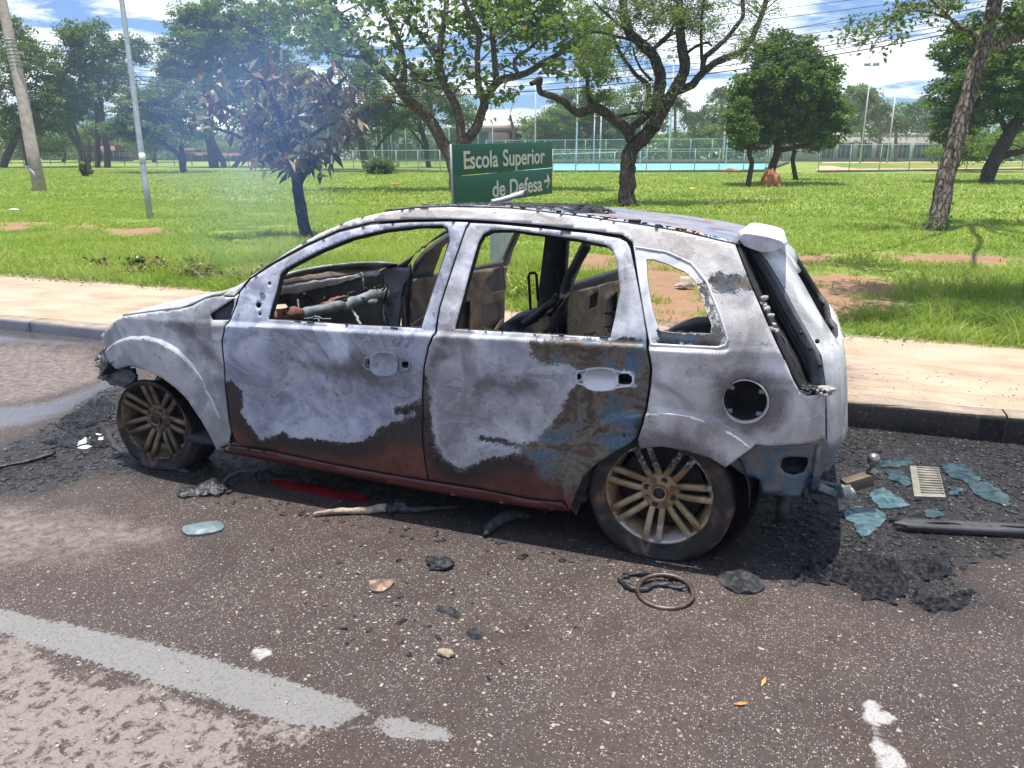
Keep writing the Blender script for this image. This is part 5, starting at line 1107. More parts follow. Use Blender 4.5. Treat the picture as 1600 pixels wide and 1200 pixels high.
# --- generic trees with real trunks and clumped crowns
def tree(px, py, label, name, trunks, blobs, lm='mid', bk='dark', leaf=5.2, seed=1, depth_sp=None, dens=1., cr=11, aspect=1.5, hollow=.25, group=None, base=None, cat='tree'):
    r = np.random.default_rng(seed); B = G(px, py) if base is None else np.array(base); D = depth_of(B); k = D/SC
    t = empty(name, tuple(B), label, cat, group); mb = MB()
    for L, ra, rb in trunks:
        off = np.linspace(0, r.uniform(-1, 1)*12*k, len(L)); n_ = len(L)*4; q = wob(path(L, D, None, 0, list(off)), r, 1.*k, n_); R = np.linspace(ra*k, rb*k, n_); mb.tube(q, R, 8, False, .08, r); twigs(mb, q[n_//2:], R[n_//2:], r, 6, 30*k, .4, True)
    if trunks: mb.obj('trunk', BK[bk], t, True)
    bl = []
    for cx, cy, rx, ry, n_ in blobs: bl.append((at_depth(cx, cy, D+r.uniform(-.3, .3)*rx*k), (rx*k, (depth_sp or .9)*rx*k, ry*k), max(3, int(n_*dens*1.5)), 64, cr*k*1.05))
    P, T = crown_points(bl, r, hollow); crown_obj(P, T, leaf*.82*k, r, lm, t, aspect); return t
tree(1205, 289, 'dense round dark green tree with a termite mound against its trunk', 'dense_tree', [([(1203, 289), (1208, 262), (1214, 235), (1216, 205), (1222, 170)], 7, 4), ([(1216, 235), (1235, 232), (1262, 228), (1280, 212)], 4.5, 2.5), ([(1215, 215), (1190, 190), (1175, 160)], 3.5, 2)],
     [(1222, 150, 80, 70, 150), (1190, 130, 50, 60, 70), (1265, 140, 55, 55, 80), (1225, 90, 50, 38, 60), (1285, 190, 45, 35, 46), (1175, 195, 38, 32, 50), (1170, 225, 25, 12, 12), (1240, 200, 60, 25, 40)], 'dark', 'dark', 6.4, 21, cr=11)
tree(1171, 292, 'thin curved dark trunk leaning under the dense round tree', 'slender_tree', [([(1170, 292), (1174, 265), (1172, 240), (1173, 228), (1182, 230), (1200, 230)], 4.2, 3.2), ([(1173, 232), (1165, 215), (1160, 195)], 3, 2)], [(1160, 205, 24, 24, 24), (1150, 180, 18, 26, 18)], 'dark', 'dark', 5.4, 22)
tree(1243, 281, 'small tree with a short thin trunk just right of the dense round tree', 'slender_tree', [([(1243, 281), (1241, 262), (1240, 245), (1242, 225)], 4, 2.8)], [(1250, 215, 35, 20, 26), (1280, 225, 25, 14, 12)], 'dark', 'dark', 5, 23)
tree(1540, 286, 'large dark tree with a leaning trunk at the right edge', 'spreading_tree', [([(1540, 288), (1548, 262), (1562, 235), (1580, 205), (1600, 172), (1625, 140)], 11, 8), ([(1560, 245), (1580, 240), (1612, 230)], 6, 4), ([(1575, 210), (1560, 180), (1548, 150)], 4.5, 3)],
     [(1570, 120, 90, 70, 150), (1510, 150, 60, 60, 90), (1600, 60, 90, 50, 90), (1640, 170, 70, 60, 60), (1495, 75, 40, 35, 36), (1480, 205, 28, 20, 20)], 'dark', 'dark', 6.2, 24, cr=12)
tree(1555, 262, 'bright green bush below the large right-hand tree', 'bush', [], [(1540, 225, 70, 26, 60), (1490, 238, 40, 16, 24)], 'bright', 'dark', 4.6, 25, base=G(1540, 268), cat='bush')
# leaning grey trunk, close, right
r = np.random.default_rng(31); B = G(1462, 360); D = depth_of(B); k = D/SC
t = empty('leaning_tree', tuple(B), 'slim tree with a leaning grey-brown trunk standing nearest on the right lawn', 'tree'); mb = MB(); ends = []
for i, (L, ra, rb) in enumerate([([(1460, 366), (1464, 350), (1470, 315), (1478, 275), (1492, 225), (1500, 190), (1513, 145), (1527, 100), (1541, 60), (1550, 25), (1556, -10), (1562, -60)], 14, 10), ([(1538, 72), (1552, 75), (1566, 70), (1580, 60), (1600, 55), (1640, 40)], 7, 5), ([(1532, 85), (1520, 50), (1500, 42), (1480, 25), (1462, 8), (1445, -15)], 3.4, 2), ([(1480, 28), (1440, 15), (1400, 20), (1370, 42), (1352, 62), (1340, 80)], 2, .8), ([(1400, 20), (1380, 50), (1365, 72)], 1.4, .7), ([(1550, 60), (1572, 45), (1590, 20), (1600, -20)], 5, 3)]):
    n_ = len(L)*4; q = wob(path(L, D, None, 0, list(np.linspace(0, [0, .4, -.4, -.5, -.6, .5][i], len(L)))), r, .012, n_); R = np.interp(np.linspace(0, 1, n_), [0, .05, 1], [ra*k*(1.25 if i == 0 else 1), ra*k, rb*k]); mb.tube(q, R, 12, False, .07, r)
    if i: twigs(mb, q, R, r, 12, 42*k, .0, True, ends, .4)
TT = at_depth(1562, -60, D)
for e_ in ((4.6, 8.2, 5.6), (6.2, 7.4, 6.0), (3.4, 9.6, 5.8), (7.5, 9.5, 6.2)):
    q = wob([TT, (TT+np.array(e_))/2+[0, 0, .7], e_], r, .03, 16); mb.tube(q, np.linspace(.07, .02, 16), 7, False)
mb.obj('trunk', BK['grey'], t, True)
P = np.repeat(np.array(ends), 5, 0); P = P+r.normal(0, 8*k, P.shape); bl = [(at_depth(cx, cy, D+r.uniform(-.5, .5)), (rx*k, 1.0, ry*k), n_, 30, 14*k) for cx, cy, rx, ry, n_ in [(1520, 40, 35, 30, 12), (1590, 20, 40, 30, 14), (1450, 5, 60, 18, 12), (1560, -40, 140, 30, 50), (1660, 40, 60, 60, 30)]]
bl += [((4.6, 6.4, 5.7), (1.7, 1.0, .5), 44, 170, .42), ((6.4, 5.9, 6.), (1.8, 1.1, .5), 44, 150, .42), ((3.2, 8.6, 5.9), (1.4, .8, .5), 10, 70, .4), ((7., 8.6, 6.2), (2.2, 1.2, .7), 24, 80, .45), ((3.6, 5.0, 5.6), (.9, .5, .4), 12, 90, .35)]
P2, T2 = crown_points(bl, r, .1); T = np.concatenate([np.clip(.35+r.normal(0, .15, len(P)), 0, .9), T2]); crown_obj(np.concatenate([P, P2]), T, 8.5*k, r, 'olive', t, 1.9, .3)
mb = MB(); rr = np.random.default_rng(2); P = B+np.c_[rr.normal(0, .16, 160), rr.normal(0, .16, 160), abs(rr.normal(.0, .18, 160))]; crown_obj(P, rr.uniform(.1, .6, 160), .10, rr, 'dark', t, 2.2, .2, 0, .3, 'basal_shoots')

# left-hand group
def extra(): pass
tree(20, 262, 'dark feathery tree at the far left edge behind the power pole', 'park_tree', [([(5, 262), (14, 240), (25, 215), (40, 190)], 6, 4), ([(45, 258), (40, 235), (35, 215)], 4, 3)], [(50, 110, 60, 50, 90), (10, 70, 50, 50, 60), (85, 160, 50, 40, 55), (-20, 160, 50, 60, 40), (60, 190, 50, 26, 34), (20, 195, 40, 30, 26)], 'dark', 'dark', 4.6, 41, cr=10)
tree(135, 260, 'tree with pale leaning trunks between the two left-hand poles', 'park_tree', [([(136, 260), (120, 225), (105, 200), (90, 170)], 3.2, 2.2), ([(138, 260), (125, 222), (113, 190), (110, 160)], 3, 2), ([(130, 250), (112, 215), (100, 190)], 2.2, 1.6)], [(110, 175, 30, 26, 24), (135, 160, 25, 26, 20), (100, 140, 32, 24, 24)], 'dark', 'grey', 4.4, 42)
tree(160, 262, 'tall tree with two straight dark trunks left of the lamp post', 'park_tree', [([(152, 262), (154, 230), (153, 195), (150, 160)], 4, 2.6), ([(168, 262), (166, 235), (162, 205), (158, 160), (150, 110)], 5, 3)], [(140, 60, 38, 28, 40), (115, 55, 22, 22, 18), (165, 95, 42, 35, 46), (130, 110, 34, 32, 34), (180, 130, 40, 36, 40), (125, 145, 26, 22, 16), (205, 80, 36, 26, 26)], 'dark', 'dark', 4.6, 43, cr=10)
tree(287, 270, 'round mid-green tree with a twin dark trunk just right of the lamp post', 'park_tree', [([(287, 268), (282, 245), (268, 232), (250, 222), (235, 212)], 5, 3), ([(288, 266), (286, 245), (282, 228)], 4, 3)], [(225, 170, 50, 38, 70), (270, 165, 46, 40, 60), (195, 195, 34, 26, 34), (240, 205, 50, 18, 30), (300, 190, 34, 28, 30)], 'olive', 'dark', 5.0, 44, cr=10)
tree(330, 262, 'very tall leafy tree rising above the others behind the smoke', 'park_tree', [([(335, 264), (330, 235), (325, 200), (320, 150)], 8, 5), ([(352, 270), (345, 245), (335, 225), (322, 200)], 5, 4), ([(362, 268), (375, 248), (392, 235)], 4, 3)], [(330, 60, 60, 50, 100), (290, 95, 50, 42, 66), (385, 80, 60, 52, 84), (300, 35, 40, 26, 36), (420, 40, 50, 36, 50), (345, 140, 70, 40, 74), (440, 120, 50, 40, 50), (265, 130, 30, 30, 24), (400, 170, 60, 34, 50), (350, 20, 60, 26, 40)], 'mid', 'dark', 5.2, 45, cr=11)
tree(450, 266, 'green tree with two pale slanting trunks behind the scorched young tree', 'park_tree', [([(440, 270), (432, 250), (420, 232)], 4.5, 3), ([(470, 262), (480, 240), (492, 215)], 4, 3), ([(430, 262), (425, 240), (415, 225)], 8, 5)], [(470, 150, 60, 40, 70), (520, 170, 50, 36, 50), (430, 200, 60, 26, 40), (500, 60, 50, 36, 46), (470, 20, 50, 30, 36)], 'mid', 'grey', 5., 46, cr=11)
tree(660, 262, 'dark leafy tree between the scorched tree and the forked tree', 'park_tree', [([(572, 262), (570, 240), (566, 215), (560, 180)], 6, 4), ([(584, 240), (600, 215), (625, 190)], 2.5, 1.5)], [(575, 150, 46, 40, 66), (600, 180, 40, 32, 44), (545, 190, 34, 30, 34), (640, 175, 30, 26, 20), (560, 110, 40, 24, 30)], 'dark', 'dark', 4.6, 47, base=G(572, 266), cr=10)
tree(668, 262, 'light olive tree whose trunk shows left of the sign above the fence', 'park_tree', [([(669, 266), (668, 245), (664, 220), (655, 190)], 4.5, 3), ([(668, 240), (640, 200), (625, 185)], 2, 1.2), ([(668, 240), (655, 205), (645, 185)], 2, 1.2)], [(690, 160, 40, 36, 44), (660, 140, 36, 30, 30), (720, 180, 34, 28, 30), (640, 120, 30, 24, 16)], 'olive', 'dark', 4.4, 48, cr=10)
# rows beyond the courts
far = [((800, 252), 'low spreading tree right of the brown-roofed building', [(845, 195, 34, 16, 26), (870, 190, 34, 18, 24)], 'mid', 51),
 ((855, 252), 'yellow-green tree beyond the tennis court behind the sign', [(870, 190, 34, 26, 36), (850, 215, 30, 20, 24), (835, 205, 20, 16, 12)], 'bright', 52),
 ((925, 252), 'big dark tree beyond the court behind the twisted branch', [(900, 165, 44, 30, 50), (940, 175, 46, 36, 56), (905, 205, 44, 26, 40), (950, 215, 40, 22, 34), (870, 215, 26, 20, 18)], 'dark', 53),
 ((1000, 252), 'mid-green tree beyond the court behind the twisted trunk', [(985, 165, 40, 28, 34), (1000, 205, 44, 26, 36), (1015, 180, 34, 30, 26)], 'mid', 54),
 ((1085, 252), 'light green low tree left of the dense round tree beyond the court', [(1085, 220, 50, 20, 44), (1110, 205, 34, 18, 26), (1060, 225, 40, 16, 24)], 'bright', 55),
 ((1125, 252), 'dark tree behind the tall masts left of the dense round tree', [(1130, 185, 40, 24, 34), (1105, 190, 30, 18, 18), (1150, 210, 30, 26, 22)], 'dark', 56),
 ((1330, 250), 'tree with sunlit top right of the dense round tree', [(1335, 155, 36, 24, 40), (1310, 180, 34, 30, 36), (1365, 175, 28, 28, 26), (1340, 205, 46, 20, 30)], 'mid', 57),
 ((1440, 250), 'dark tree filling the gap behind the leaning trunk', [(1440, 180, 50, 26, 40), (1410, 195, 40, 20, 26), (1490, 190, 50, 26, 36)], 'dark', 58),
 ((600, 252), 'broad dark tree far behind the two slanting trunks left of the sign', [(500, 190, 60, 50, 60), (580, 200, 50, 40, 46), (640, 205, 40, 34, 36), (430, 190, 50, 44, 46)], 'mid', 65),
 ((60, 252), 'broad hazy tree far behind the power pole', [(60, 200, 60, 40, 44), (160, 205, 40, 30, 26), (0, 205, 40, 34, 26), (240, 190, 40, 36, 30)], 'mid', 66),
 ((742, 252), 'distant dark tree left of the brown-roofed building', [(715, 200, 20, 18, 14), (700, 215, 20, 16, 10)], 'dark', 59),
 ((240, 252), 'dark tree in shade right of the far left house', [(225, 225, 30, 14, 16), (260, 215, 34, 18, 20)], 'dark', 60),
 ((140, 250), 'small sunlit yellow-green tree in front of the left house', [(138, 208, 22, 12, 14), (215, 228, 40, 9, 12)], 'bright', 61),
 ((100, 252), 'pale shrubby tree beside the left-hand house', [(85, 228, 30, 14, 16), (110, 215, 24, 14, 12), (50, 235, 30, 10, 10)], 'olive', 62),
 ((380, 252), 'sunlit low tree behind the smoke', [(380, 228, 50, 10, 14), (440, 235, 40, 10, 12), (330, 232, 30, 8, 8)], 'bright', 63),
 ((510, 252), 'shaded tree line behind the scorched tree', [(520, 215, 50, 18, 24), (480, 225, 40, 14, 16), (560, 222, 40, 16, 18)], 'dark', 64)]
def far_base(px, D): P = at_depth(px, 250, D); return np.array([P[0], P[1], lz(P[0], P[1])])
for (px, py), lab, bl, lm, sd_ in far:
    y0 = max(b_[1]+b_[3] for b_ in bl); tree(px, py, lab, 'park_tree', [([(px, 256), (px+2, y0-6), (px-3, y0-30)], 3, 2)], bl, lm, 'dark', 4.4, sd_, cr=9, base=far_base(px, 88+(sd_ % 5)*3))
# far-off wood closing the horizon
r = np.random.default_rng(70); P = []; n = 900
for i in range(n):
    x = r.uniform(-150, 70); y = 112+r.uniform(-4, 10)+.05*x; hgt = 2.5+5.0*abs(mnoise.noise(Vector((x*.06, 3, 1))))+2*abs(mnoise.noise(Vector((x*.3, 7, 1)))); q = r.normal(0, 1, (36, 3))*np.array([1.6, 1.2, .9])+np.array([x, y, lz(x, y)+r.uniform(0, hgt)]); P.append(q)
P = np.concatenate(P); V, F = leaves(P, .75, r, 1.4); me = np_mesh('distant_wood', V, F, False); attr(me, 'tint', np.repeat(np.clip(.4+r.normal(0, .2, len(P)), 0, .95), 4)); tag(link('distant_wood', me, None, (LM['dark'],)), kind='stuff')
# palms
def palm(px, top, D, s, lab, seed):
    r = np.random.default_rng(seed); B = far_base(px, D); k = D/SC; t = empty('palm_tree', tuple(B), lab, 'palm', 'palms beyond the tennis court'); T0 = at_depth(px, top, D)
    mb = MB(); mb.tube([B, (B+T0)/2, T0], [3*k, 2.4*k, 2*k], 8); mb.obj('trunk', BK['grey'], t, True); P = []; Tt = []
    for i in range(34):
        a = r.uniform(0, 2*np.pi); el = r.uniform(-.5, 1.2); L = s*k*r.uniform(.8, 1.15); n = 16
        u = np.linspace(0, 1, n); hx = np.cos(a)*np.cos(el)*u*L; hy = np.sin(a)*np.cos(el)*u*L; hz = np.sin(el)*u*L-.75*L*u**2
        pts = T0+np.stack([hx, hy, hz], 1); P.append(np.repeat(pts, 5, 0)+r.normal(0, 1.4*k, (n*5, 3))); Tt.append(np.full(n*5, r.uniform(.1, .9)))
    P = np.concatenate(P); V, F = leaves(P, 5.5*k, r, 5, .9, .2); me = np_mesh('fronds', V, F, False); attr(me, 'tint', np.repeat(np.concatenate(Tt), 4)); link('fronds', me, t, (LM['palm'],))
for i, (px, top, s, lab) in enumerate([(1055, 160, 27, 'tall palm just right of the twisted trunk'), (1085, 182, 24, 'shorter palm between two tall palms right of the twisted trunk'), (1128, 146, 30, 'palm with the highest crown left of the dense round tree'), (1375, 172, 30, 'palm right of the sunlit tree above the white building'), (1400, 190, 24, 'low palm in front of the gap left of the leaning trunk'), (1348, 150, 26, 'palm half hidden behind the sunlit tree top'), (1455, 185, 24, 'palm just left of the leaning trunk')]):
    palm(px, top, 76+i*1.3, s, lab, 80+i)

# ------------------------------------------------------------------ SIGN
dC = depth_of(gnd(793, 425, .16)); d1, d2 = dC*.895, dC*1.105

def pyof(P): d = P-CAM; return 600-FPX*(d@UP)/(d@FW)
def on_post(px, py, dep):
    """point above/below the spot the pixel column hits at the given distance, at the height seen at row py"""
    P = at_depth(px, 262, dep).copy()
    for _ in range(30): P[2] += (pyof(P)-py)*dep/FPX*.9
    return P
TL = on_post(707.5, 225.5, d1); BL = on_post(707.5, 325, d1); TR = on_post(863, 221.5, d2); BR = on_post(863, 302.5, d2)
u = (TR-TL+BR-BL)/2; LW = np.linalg.norm(u); u /= LW; vdir = (TL-BL+TR-BR)/2; HH = np.linalg.norm(vdir); vdir -= u*(vdir@u); vdir /= np.linalg.norm(vdir); nrm = np.cross(u, vdir); 
if nrm@(CAM-TL) < 0: nrm = -nrm
Cc = (TL+TR+BL+BR)/4
sg = empty('road_sign', tuple(gnd(791, 425, .16)), 'green road sign with white lettering and an arrow on a wide grey post', 'sign')
m = mat('sign_green'); nt = m.node_tree; g = nn(nt, 'ShaderNodeNewGeometry').outputs['Position']
M['signgreen'] = finish(m, mixc(nt, ramp(nt, noise(nt, g, 14, 7, .7), [(.35, 0.), (.7, .35)]), (.002, .085, .050), (.008, .12, .075)), .6, 0, noise(nt, g, 3, 3), .1, .01)
M['signwhite'] = simple('worn_white_lettering', (.66, .66, .60), (.50, .48, .42), 18, .6, 0, .1)
M['worn'] = simple('worn_orange_lettering', (.62, .50, .33), (.66, .62, .52), 26, .7, 0, .1, lo=.4, hi=.6)
M['galv'] = simple('galvanised_grey', (.30, .33, .34), (.42, .44, .45), 9, .5, .3, .2)
Rm = np.stack([u, vdir, nrm], 1)
def sbox(c, d): P = np.array([[x, y, z] for x in (-1, 1) for y in (-1, 1) for z in (-1, 1)])*np.array(d)/2+np.array(c); return P@Rm.T+Cc, [[0, 1, 3, 2], [4, 6, 7, 5], [0, 4, 5, 1], [2, 3, 7, 6], [0, 2, 6, 4], [1, 5, 7, 3]]
for i, yy in enumerate((HH*.25+.001, -HH*.25-.001)):
    b = MB(); V, F = sbox((0, yy, -.012), (LW, HH*.5-.006, .02)); b.add(V, F); b.obj('sign_board', M['signgreen'], sg, False, .002)
b = MB(); V, F = sbox((-LW/2-.006, 0, -.012), (.010, HH+.006, .022)); b.add(V, F); b.obj('edge_channel', M['galv'], sg)
b = MB(); A = gnd(791, 425, .10); Bt = Cc-nrm*.10; top = np.array([Bt[0], Bt[1], TL[2]-.06]); base = np.array([Bt[0], Bt[1], .05]); 
wv = u; dv = nrm; V = []
for z in (0, 1):
    for sx_, sy_ in ((-1, -1), (1, -1), (1, 1), (-1, 1)): V.append((base*(1-z)+top*z)+wv*sx_*.17+dv*sy_*.06)
b.add(V, [[0, 1, 2, 3][::-1], [4, 5, 6, 7], [0, 1, 5, 4], [1, 2, 6, 5], [2, 3, 7, 6], [3, 0, 4, 7]]); b.obj('sign_post', simple('pale_grey_concrete', (.40, .41, .42), (.52, .53, .54), 5, .8, 0, .3), sg, False, .008)
def text(s, x, y, h, m, sxs=.80, align='LEFT', name='lettering'):
    cu = bpy.data.curves.new('txt', 'FONT'); cu.body = s; cu.size = 1; cu.align_x = align; cu.extrude = .004; cu.offset = .016
    o = bpy.data.objects.new('txt', cu); COL.objects.link(o); dg = bpy.context.evaluated_depsgraph_get(); me = bpy.data.meshes.new_from_object(o.evaluated_get(dg)); bpy.data.objects.remove(o)
    n = len(me.vertices); co = np.empty(n*3, np.float32); me.vertices.foreach_get('co', co); co = co.reshape(-1, 3)
    w = co[:, 0].max()-co[:, 0].min() if n else 1
    P = np.c_[x+co[:, 0]*h*sxs, y+co[:, 1]*h, co[:, 2]*.5+.0015]; W3 = P@Rm.T+Cc; me.vertices.foreach_set('co', W3.astype(np.float32).ravel()); me.update(); me.materials.clear()
    o = link(name, me, sg, (m,)); return w*h*sxs
h_ = HH*.5*.80; x0 = -LW/2+LW*.085
# width of the whole first line should be 0.80 of the board: measure first
def tw(s):
    cu = bpy.data.curves.new('t', 'FONT'); cu.body = s; o = bpy.data.objects.new('t', cu); COL.objects.link(o); bpy.context.view_layer.update(); w = o.dimensions.x; bpy.data.objects.remove(o); return w
sx1 = LW*.82/(tw('Escola Superior')*h_)
text('E', x0, HH*.5-h_*.98, h_, M['worn'], sx1); text('scola', x0+tw('E')*h_*sx1*1.10, HH*.5-h_*.98, h_, M['signwhite'], sx1*.985); text('Superior', x0+tw('Escola S')*h_*sx1-tw('S')*h_*sx1*.99, HH*.5-h_*.98, h_, M['signwhite'], sx1*.985)
text('Defesa', LW*.5-LW*.125, -HH*.5+h_*.22, h_, M['signwhite'], sx1, 'RIGHT'); text('de', LW*.5-LW*.125-(tw('de Defesa')-tw('de'))*h_*sx1, -HH*.5+h_*.22, h_, M['signwhite'], sx1, 'RIGHT')
b = MB(); ax = LW*.5-LW*.095; ay = -HH*.25+.005; aw = LW*.082
def spoly(pts, m, name):
    n = len(pts); V = [(x, y, z) for z in (.0015, .0035) for x, y in pts]; V = np.array(V)@Rm.T+Cc; b = MB(); b.add(V, [list(range(n))[::-1], [n+i for i in range(n)]]+[[i, (i+1) % n, n+(i+1) % n, n+i] for i in range(n)]); return b.obj(name, m, sg)
a0, a1, t_ = ax-LW*.012, ax+aw-LW*.022, HH*.027; hd = HH*.13
spoly([(a0, ay-t_), (a1-.045, ay-t_), (a1-.075-.02, ay-hd), (a1-.03-.02, ay-hd), (a1+.01, ay), (a1-.05, ay+hd), (a1-.095, ay+hd), (a1-.045, ay+t_), (a0, ay+t_)], M['signwhite'], 'arrow')

# ------------------------------------------------------------------ POLES AND WIRES
B = G(64, 300); D = depth_of(B); k = D/SC
pp = empty('power_pole', tuple(B), 'weathered leaning utility pole at the far left carrying the wires', 'pole')
P = path([(64, 304), (50, 235), (33, 140), (15, 60), (3, 0), (-8, -60)], D); b = MB(); b.tube(P, np.array([10, 9.4, 8.5, 7.6, 7, 6.6])*k, 14); b.obj('pole_shaft', simple('weathered_pole_concrete', (.30, .25, .21), (.44, .38, .33), 5, .9, 0, .4, .01), pp, True)
for i, py in enumerate(np.linspace(62, 108, 9)):
    c_ = at_depth(15+(py-60)*.22, py, D); b = MB(); b.tube([c_+[0, 0, -.02], c_+[0, 0, .02]], 8.9*k, 14); b.obj('clamp_band', M['galv'], pp, True)
b = MB(); b.tube(path([(46, 262), (38, 258), (52, 270), (56, 280)], D-.25), 2.5*k, 6); b.obj('broken_bracket', M['galv'], pp)
B = G(235, 341); D2 = depth_of(B); k2 = D2/SC
lp = empty('lamp_post', tuple(B), 'slim grey metal lamp post leaning slightly in front of the left-hand trees', 'pole')
P = path([(235, 345), (228, 290), (219, 225), (206, 120), (190, 0), (180, -70)], D2); b = MB(); b.tube(P, np.array([4.8, 4.6, 4.4, 4.1, 3.8, 3.6])*k2, 12); b.obj('post_shaft', M['galv'], lp, True)
b = MB(); b.tube(path([(223.5, 256), (221.5, 240)], D2), 4.9*k2, 12); b.obj('white_sticker', simple('white_sticker', (.62, .62, .60), (.45, .46, .46), 40, .6), lp, True)
rw = np.random.default_rng(6)
wires = [(62, 40, -22, .8), (66, 50, -10, .8), (78, 66, 5, .8), (84, 72, 12, .8), (90, 82, 20, .8), (97, 88, 26, 1.1), (101, 94, 30, 1.1), (104, 99, 34, 1.6), (72, 60, 0, .8), (58, 30, -34, .8)]
for i, (ya, ym, yb, w_) in enumerate(wires):
    A = at_depth(16+(ya-60)*.22, ya, D-.2); E_ = at_depth(1750, yb-40, D*.72); n = 40; tt = np.linspace(0, 1, n)[:, None]; P = A*(1-tt)+E_*tt; sag = .9+.12*i
    P[:, 2] -= sag*4*(tt[:, 0]*(1-tt[:, 0])); b = MB(); b.tube(P, .010*w_, 5, False)
    tag(b.obj('overhead_wire', M['soot'], None, True), 'one of the black overhead wires running right from the utility pole', 'wire', 'overhead wires')
masts = [(598, 186, 252, 2.0), (729, 172, 252, 2.2), (836, 133, 252, 2.), (900, 116, 262, 2.), (927, 176, 262, 1.6), (937, 174, 262, 2.0), (1000, 132, 258, 1.8), (1044, 95, 262, 2.4), (1129, 184, 258, 2.4), (1134, 148, 256, 1.2), (1344, 106, 250, 1.6), (1386, 150, 250, 1.4)]
ml = ['thin pale mast left of the sign behind the forked tree', 'pale mast behind the right fork of the broad-leaved tree', 'thin tall white mast right above the green sign', 'tall white mast rising under the long twisted branch', 'shorter greyish mast just right of the mast under the twisted branch', 'white mast closest to the left of the twisted trunk', 'thin mast visible through the fork of the twisted tree', 'tallest court mast with lamps just right of the twisted trunk', 'stout pale mast left of the dense round tree', 'very thin mast beside the stout one left of the dense round tree', 'faint tall mast with a lamp cluster above the white building', 'short mast at the left of the long white building']
for i, ((px, ty, by, w_), lab) in enumerate(zip(masts, ml)):
    Dm = 66+(i % 3)*4; P0 = at_depth(px, by, Dm); P0[2] = lz(P0[0], P0[1]); T0 = at_depth(px+.2*(px-870)*.01, ty, Dm); T0[0], T0[1] = P0[0], P0[1]; k_ = Dm/SC
    mr = empty('floodlight_mast', tuple(P0), lab, 'mast', 'floodlight masts round the courts'); b = MB(); b.tube([P0, T0], [w_*k_*.75, w_*k_*.5], 8); b.obj('mast_pole', simple('mast_paint', (.55, .58, .56), (.62, .64, .62), 3, .6) if i == 0 else bpy.data.materials['mast_paint'], mr, True)
    if i in (7, 10, 2):
        for s_ in (-1, 1): b = MB(); b.box(T0+np.array([s_*.35, 0, .05]), (.45, .3, .28), .4*s_); b.obj('floodlight', M['galv'], mr)
        b = MB(); b.tube([T0+np.array([-.5, 0, -.05]), T0+np.array([.5, 0, -.05])], .03, 6); b.obj('lamp_bracket', M['galv'], mr)

# ------------------------------------------------------------------ COURTS, FENCES, BUILDINGS
def gp(px, py): P = G(px, py); return np.array([P[0], P[1], lz(P[0], P[1])])
def flat(name, pts, m, dz=.02, kind='structure'):
    V = [tuple(gp(*p)+[0, 0, dz]) for p in pts]; me = np_mesh(name, V, [list(range(len(V)))], False); return tag(link(name, me, None, (m,)), kind=kind)
flat('tennis_court', [(720, 269), (1192, 266), (1215, 256.5), (740, 256.5)], simple('blue_green_court', (.16, .42, .50), (.20, .48, .50), .25, .7, 0, .1), .05)
flat('sand_court', [(1275, 267.5), (1700, 263), (1700, 252), (1285, 254)], simple('red_earth_court', (.62, .36, .20), (.72, .44, .26), .5, .9, 0, .1), .05)
flat('dirt_path', [(1236, 270), (1252, 270), (1250, 250), (1240, 250)], simple('red_dirt', (.36, .20, .13), (.46, .28, .2), 1, .9, 0, .1), .03)
M['fencepost'] = simple('fence_paint', (.30, .36, .33), (.42, .46, .43), 4, .6)
M['oldpost'] = simple('dark_weathered_posts', (.07, .065, .055), (.14, .13, .11), 4, .9)
M['mesh'] = mat('chain_link'); nt = M['mesh'].node_tree; tcn = nn(nt, 'ShaderNodeTexCoord')
w1 = nn(nt, 'ShaderNodeTexWave', _bands_direction='DIAGONAL'); w1.inputs['Scale'].default_value = 9; lk(nt, nn(nt, 'ShaderNodeNewGeometry').outputs['Position'], w1.inputs['Vector'])
tr = nn(nt, 'ShaderNodeBsdfTransparent'); df = nn(nt, 'ShaderNodeBsdfDiffuse', Color=(.22, .36, .33, 1)); ms = nn(nt, 'ShaderNodeMixShader'); lk(nt, mth(nt, 'MULTIPLY', w1.outputs['Fac'], .34), ms.inputs[0]); lk(nt, tr.outputs[0], ms.inputs[1]); lk(nt, df.outputs[0], ms.inputs[2]); oo = nn(nt, 'ShaderNodeOutputMaterial'); lk(nt, ms.outputs[0], oo.inputs[0])
def fence(name, label, p0, p1, h, n, wall=.0, rails=(1.0,), mesh=True, pr=.03):
    A = gp(*p0); Bq = gp(*p1); t = empty(name, tuple(A), label, 'fence')
    for i in range(n+1):
        P = A+(Bq-A)*i/n; P[2] = lz(P[0], P[1]); b = MB(); b.tube([P-[0, 0, .1], P+[0, 0, h]], pr, 6); b.obj('fence_post', M['fencepost'] if mesh else M['oldpost'], t, True)
    for q in rails: b = MB(); b.tube([A+[0, 0, h*q], Bq+[0, 0, h*q]], pr*.75, 5); b.obj('rail', M['fencepost'] if mesh else M['oldpost'], t)
    if wall: b = MB(); b.bar(A+[0, 0, wall/2], Bq+[0, 0, wall/2], .15, wall); b.obj('footing_wall', simple('mossy_footing', (.10, .11, .09), (.18, .18, .15), 3, .9) if 'mossy_footing' not in bpy.data.materials else bpy.data.materials['mossy_footing'], t)
    if mesh: V = [A+[0, 0, wall], Bq+[0, 0, wall], Bq+[0, 0, h], A+[0, 0, h]]; me = np_mesh('wire_mesh', V, [[0, 1, 2, 3]], False); link('wire_mesh', me, t, (M['mesh'],))
    return t
fence('court_fence', 'low wire fence along the near side of the blue tennis court', (520, 269), (1200, 269), 1.35, 19, .12, (1.0, .55))
fence('court_fence', 'tall green mesh fence running away right of the tennis court', (1196, 268), (1232, 255), 1.6, 6, .22)
fence('court_fence', 'wire fence along the far side of the tennis court', (760, 256), (1215, 256), 2.1, 14, .3, (1.0, .5))
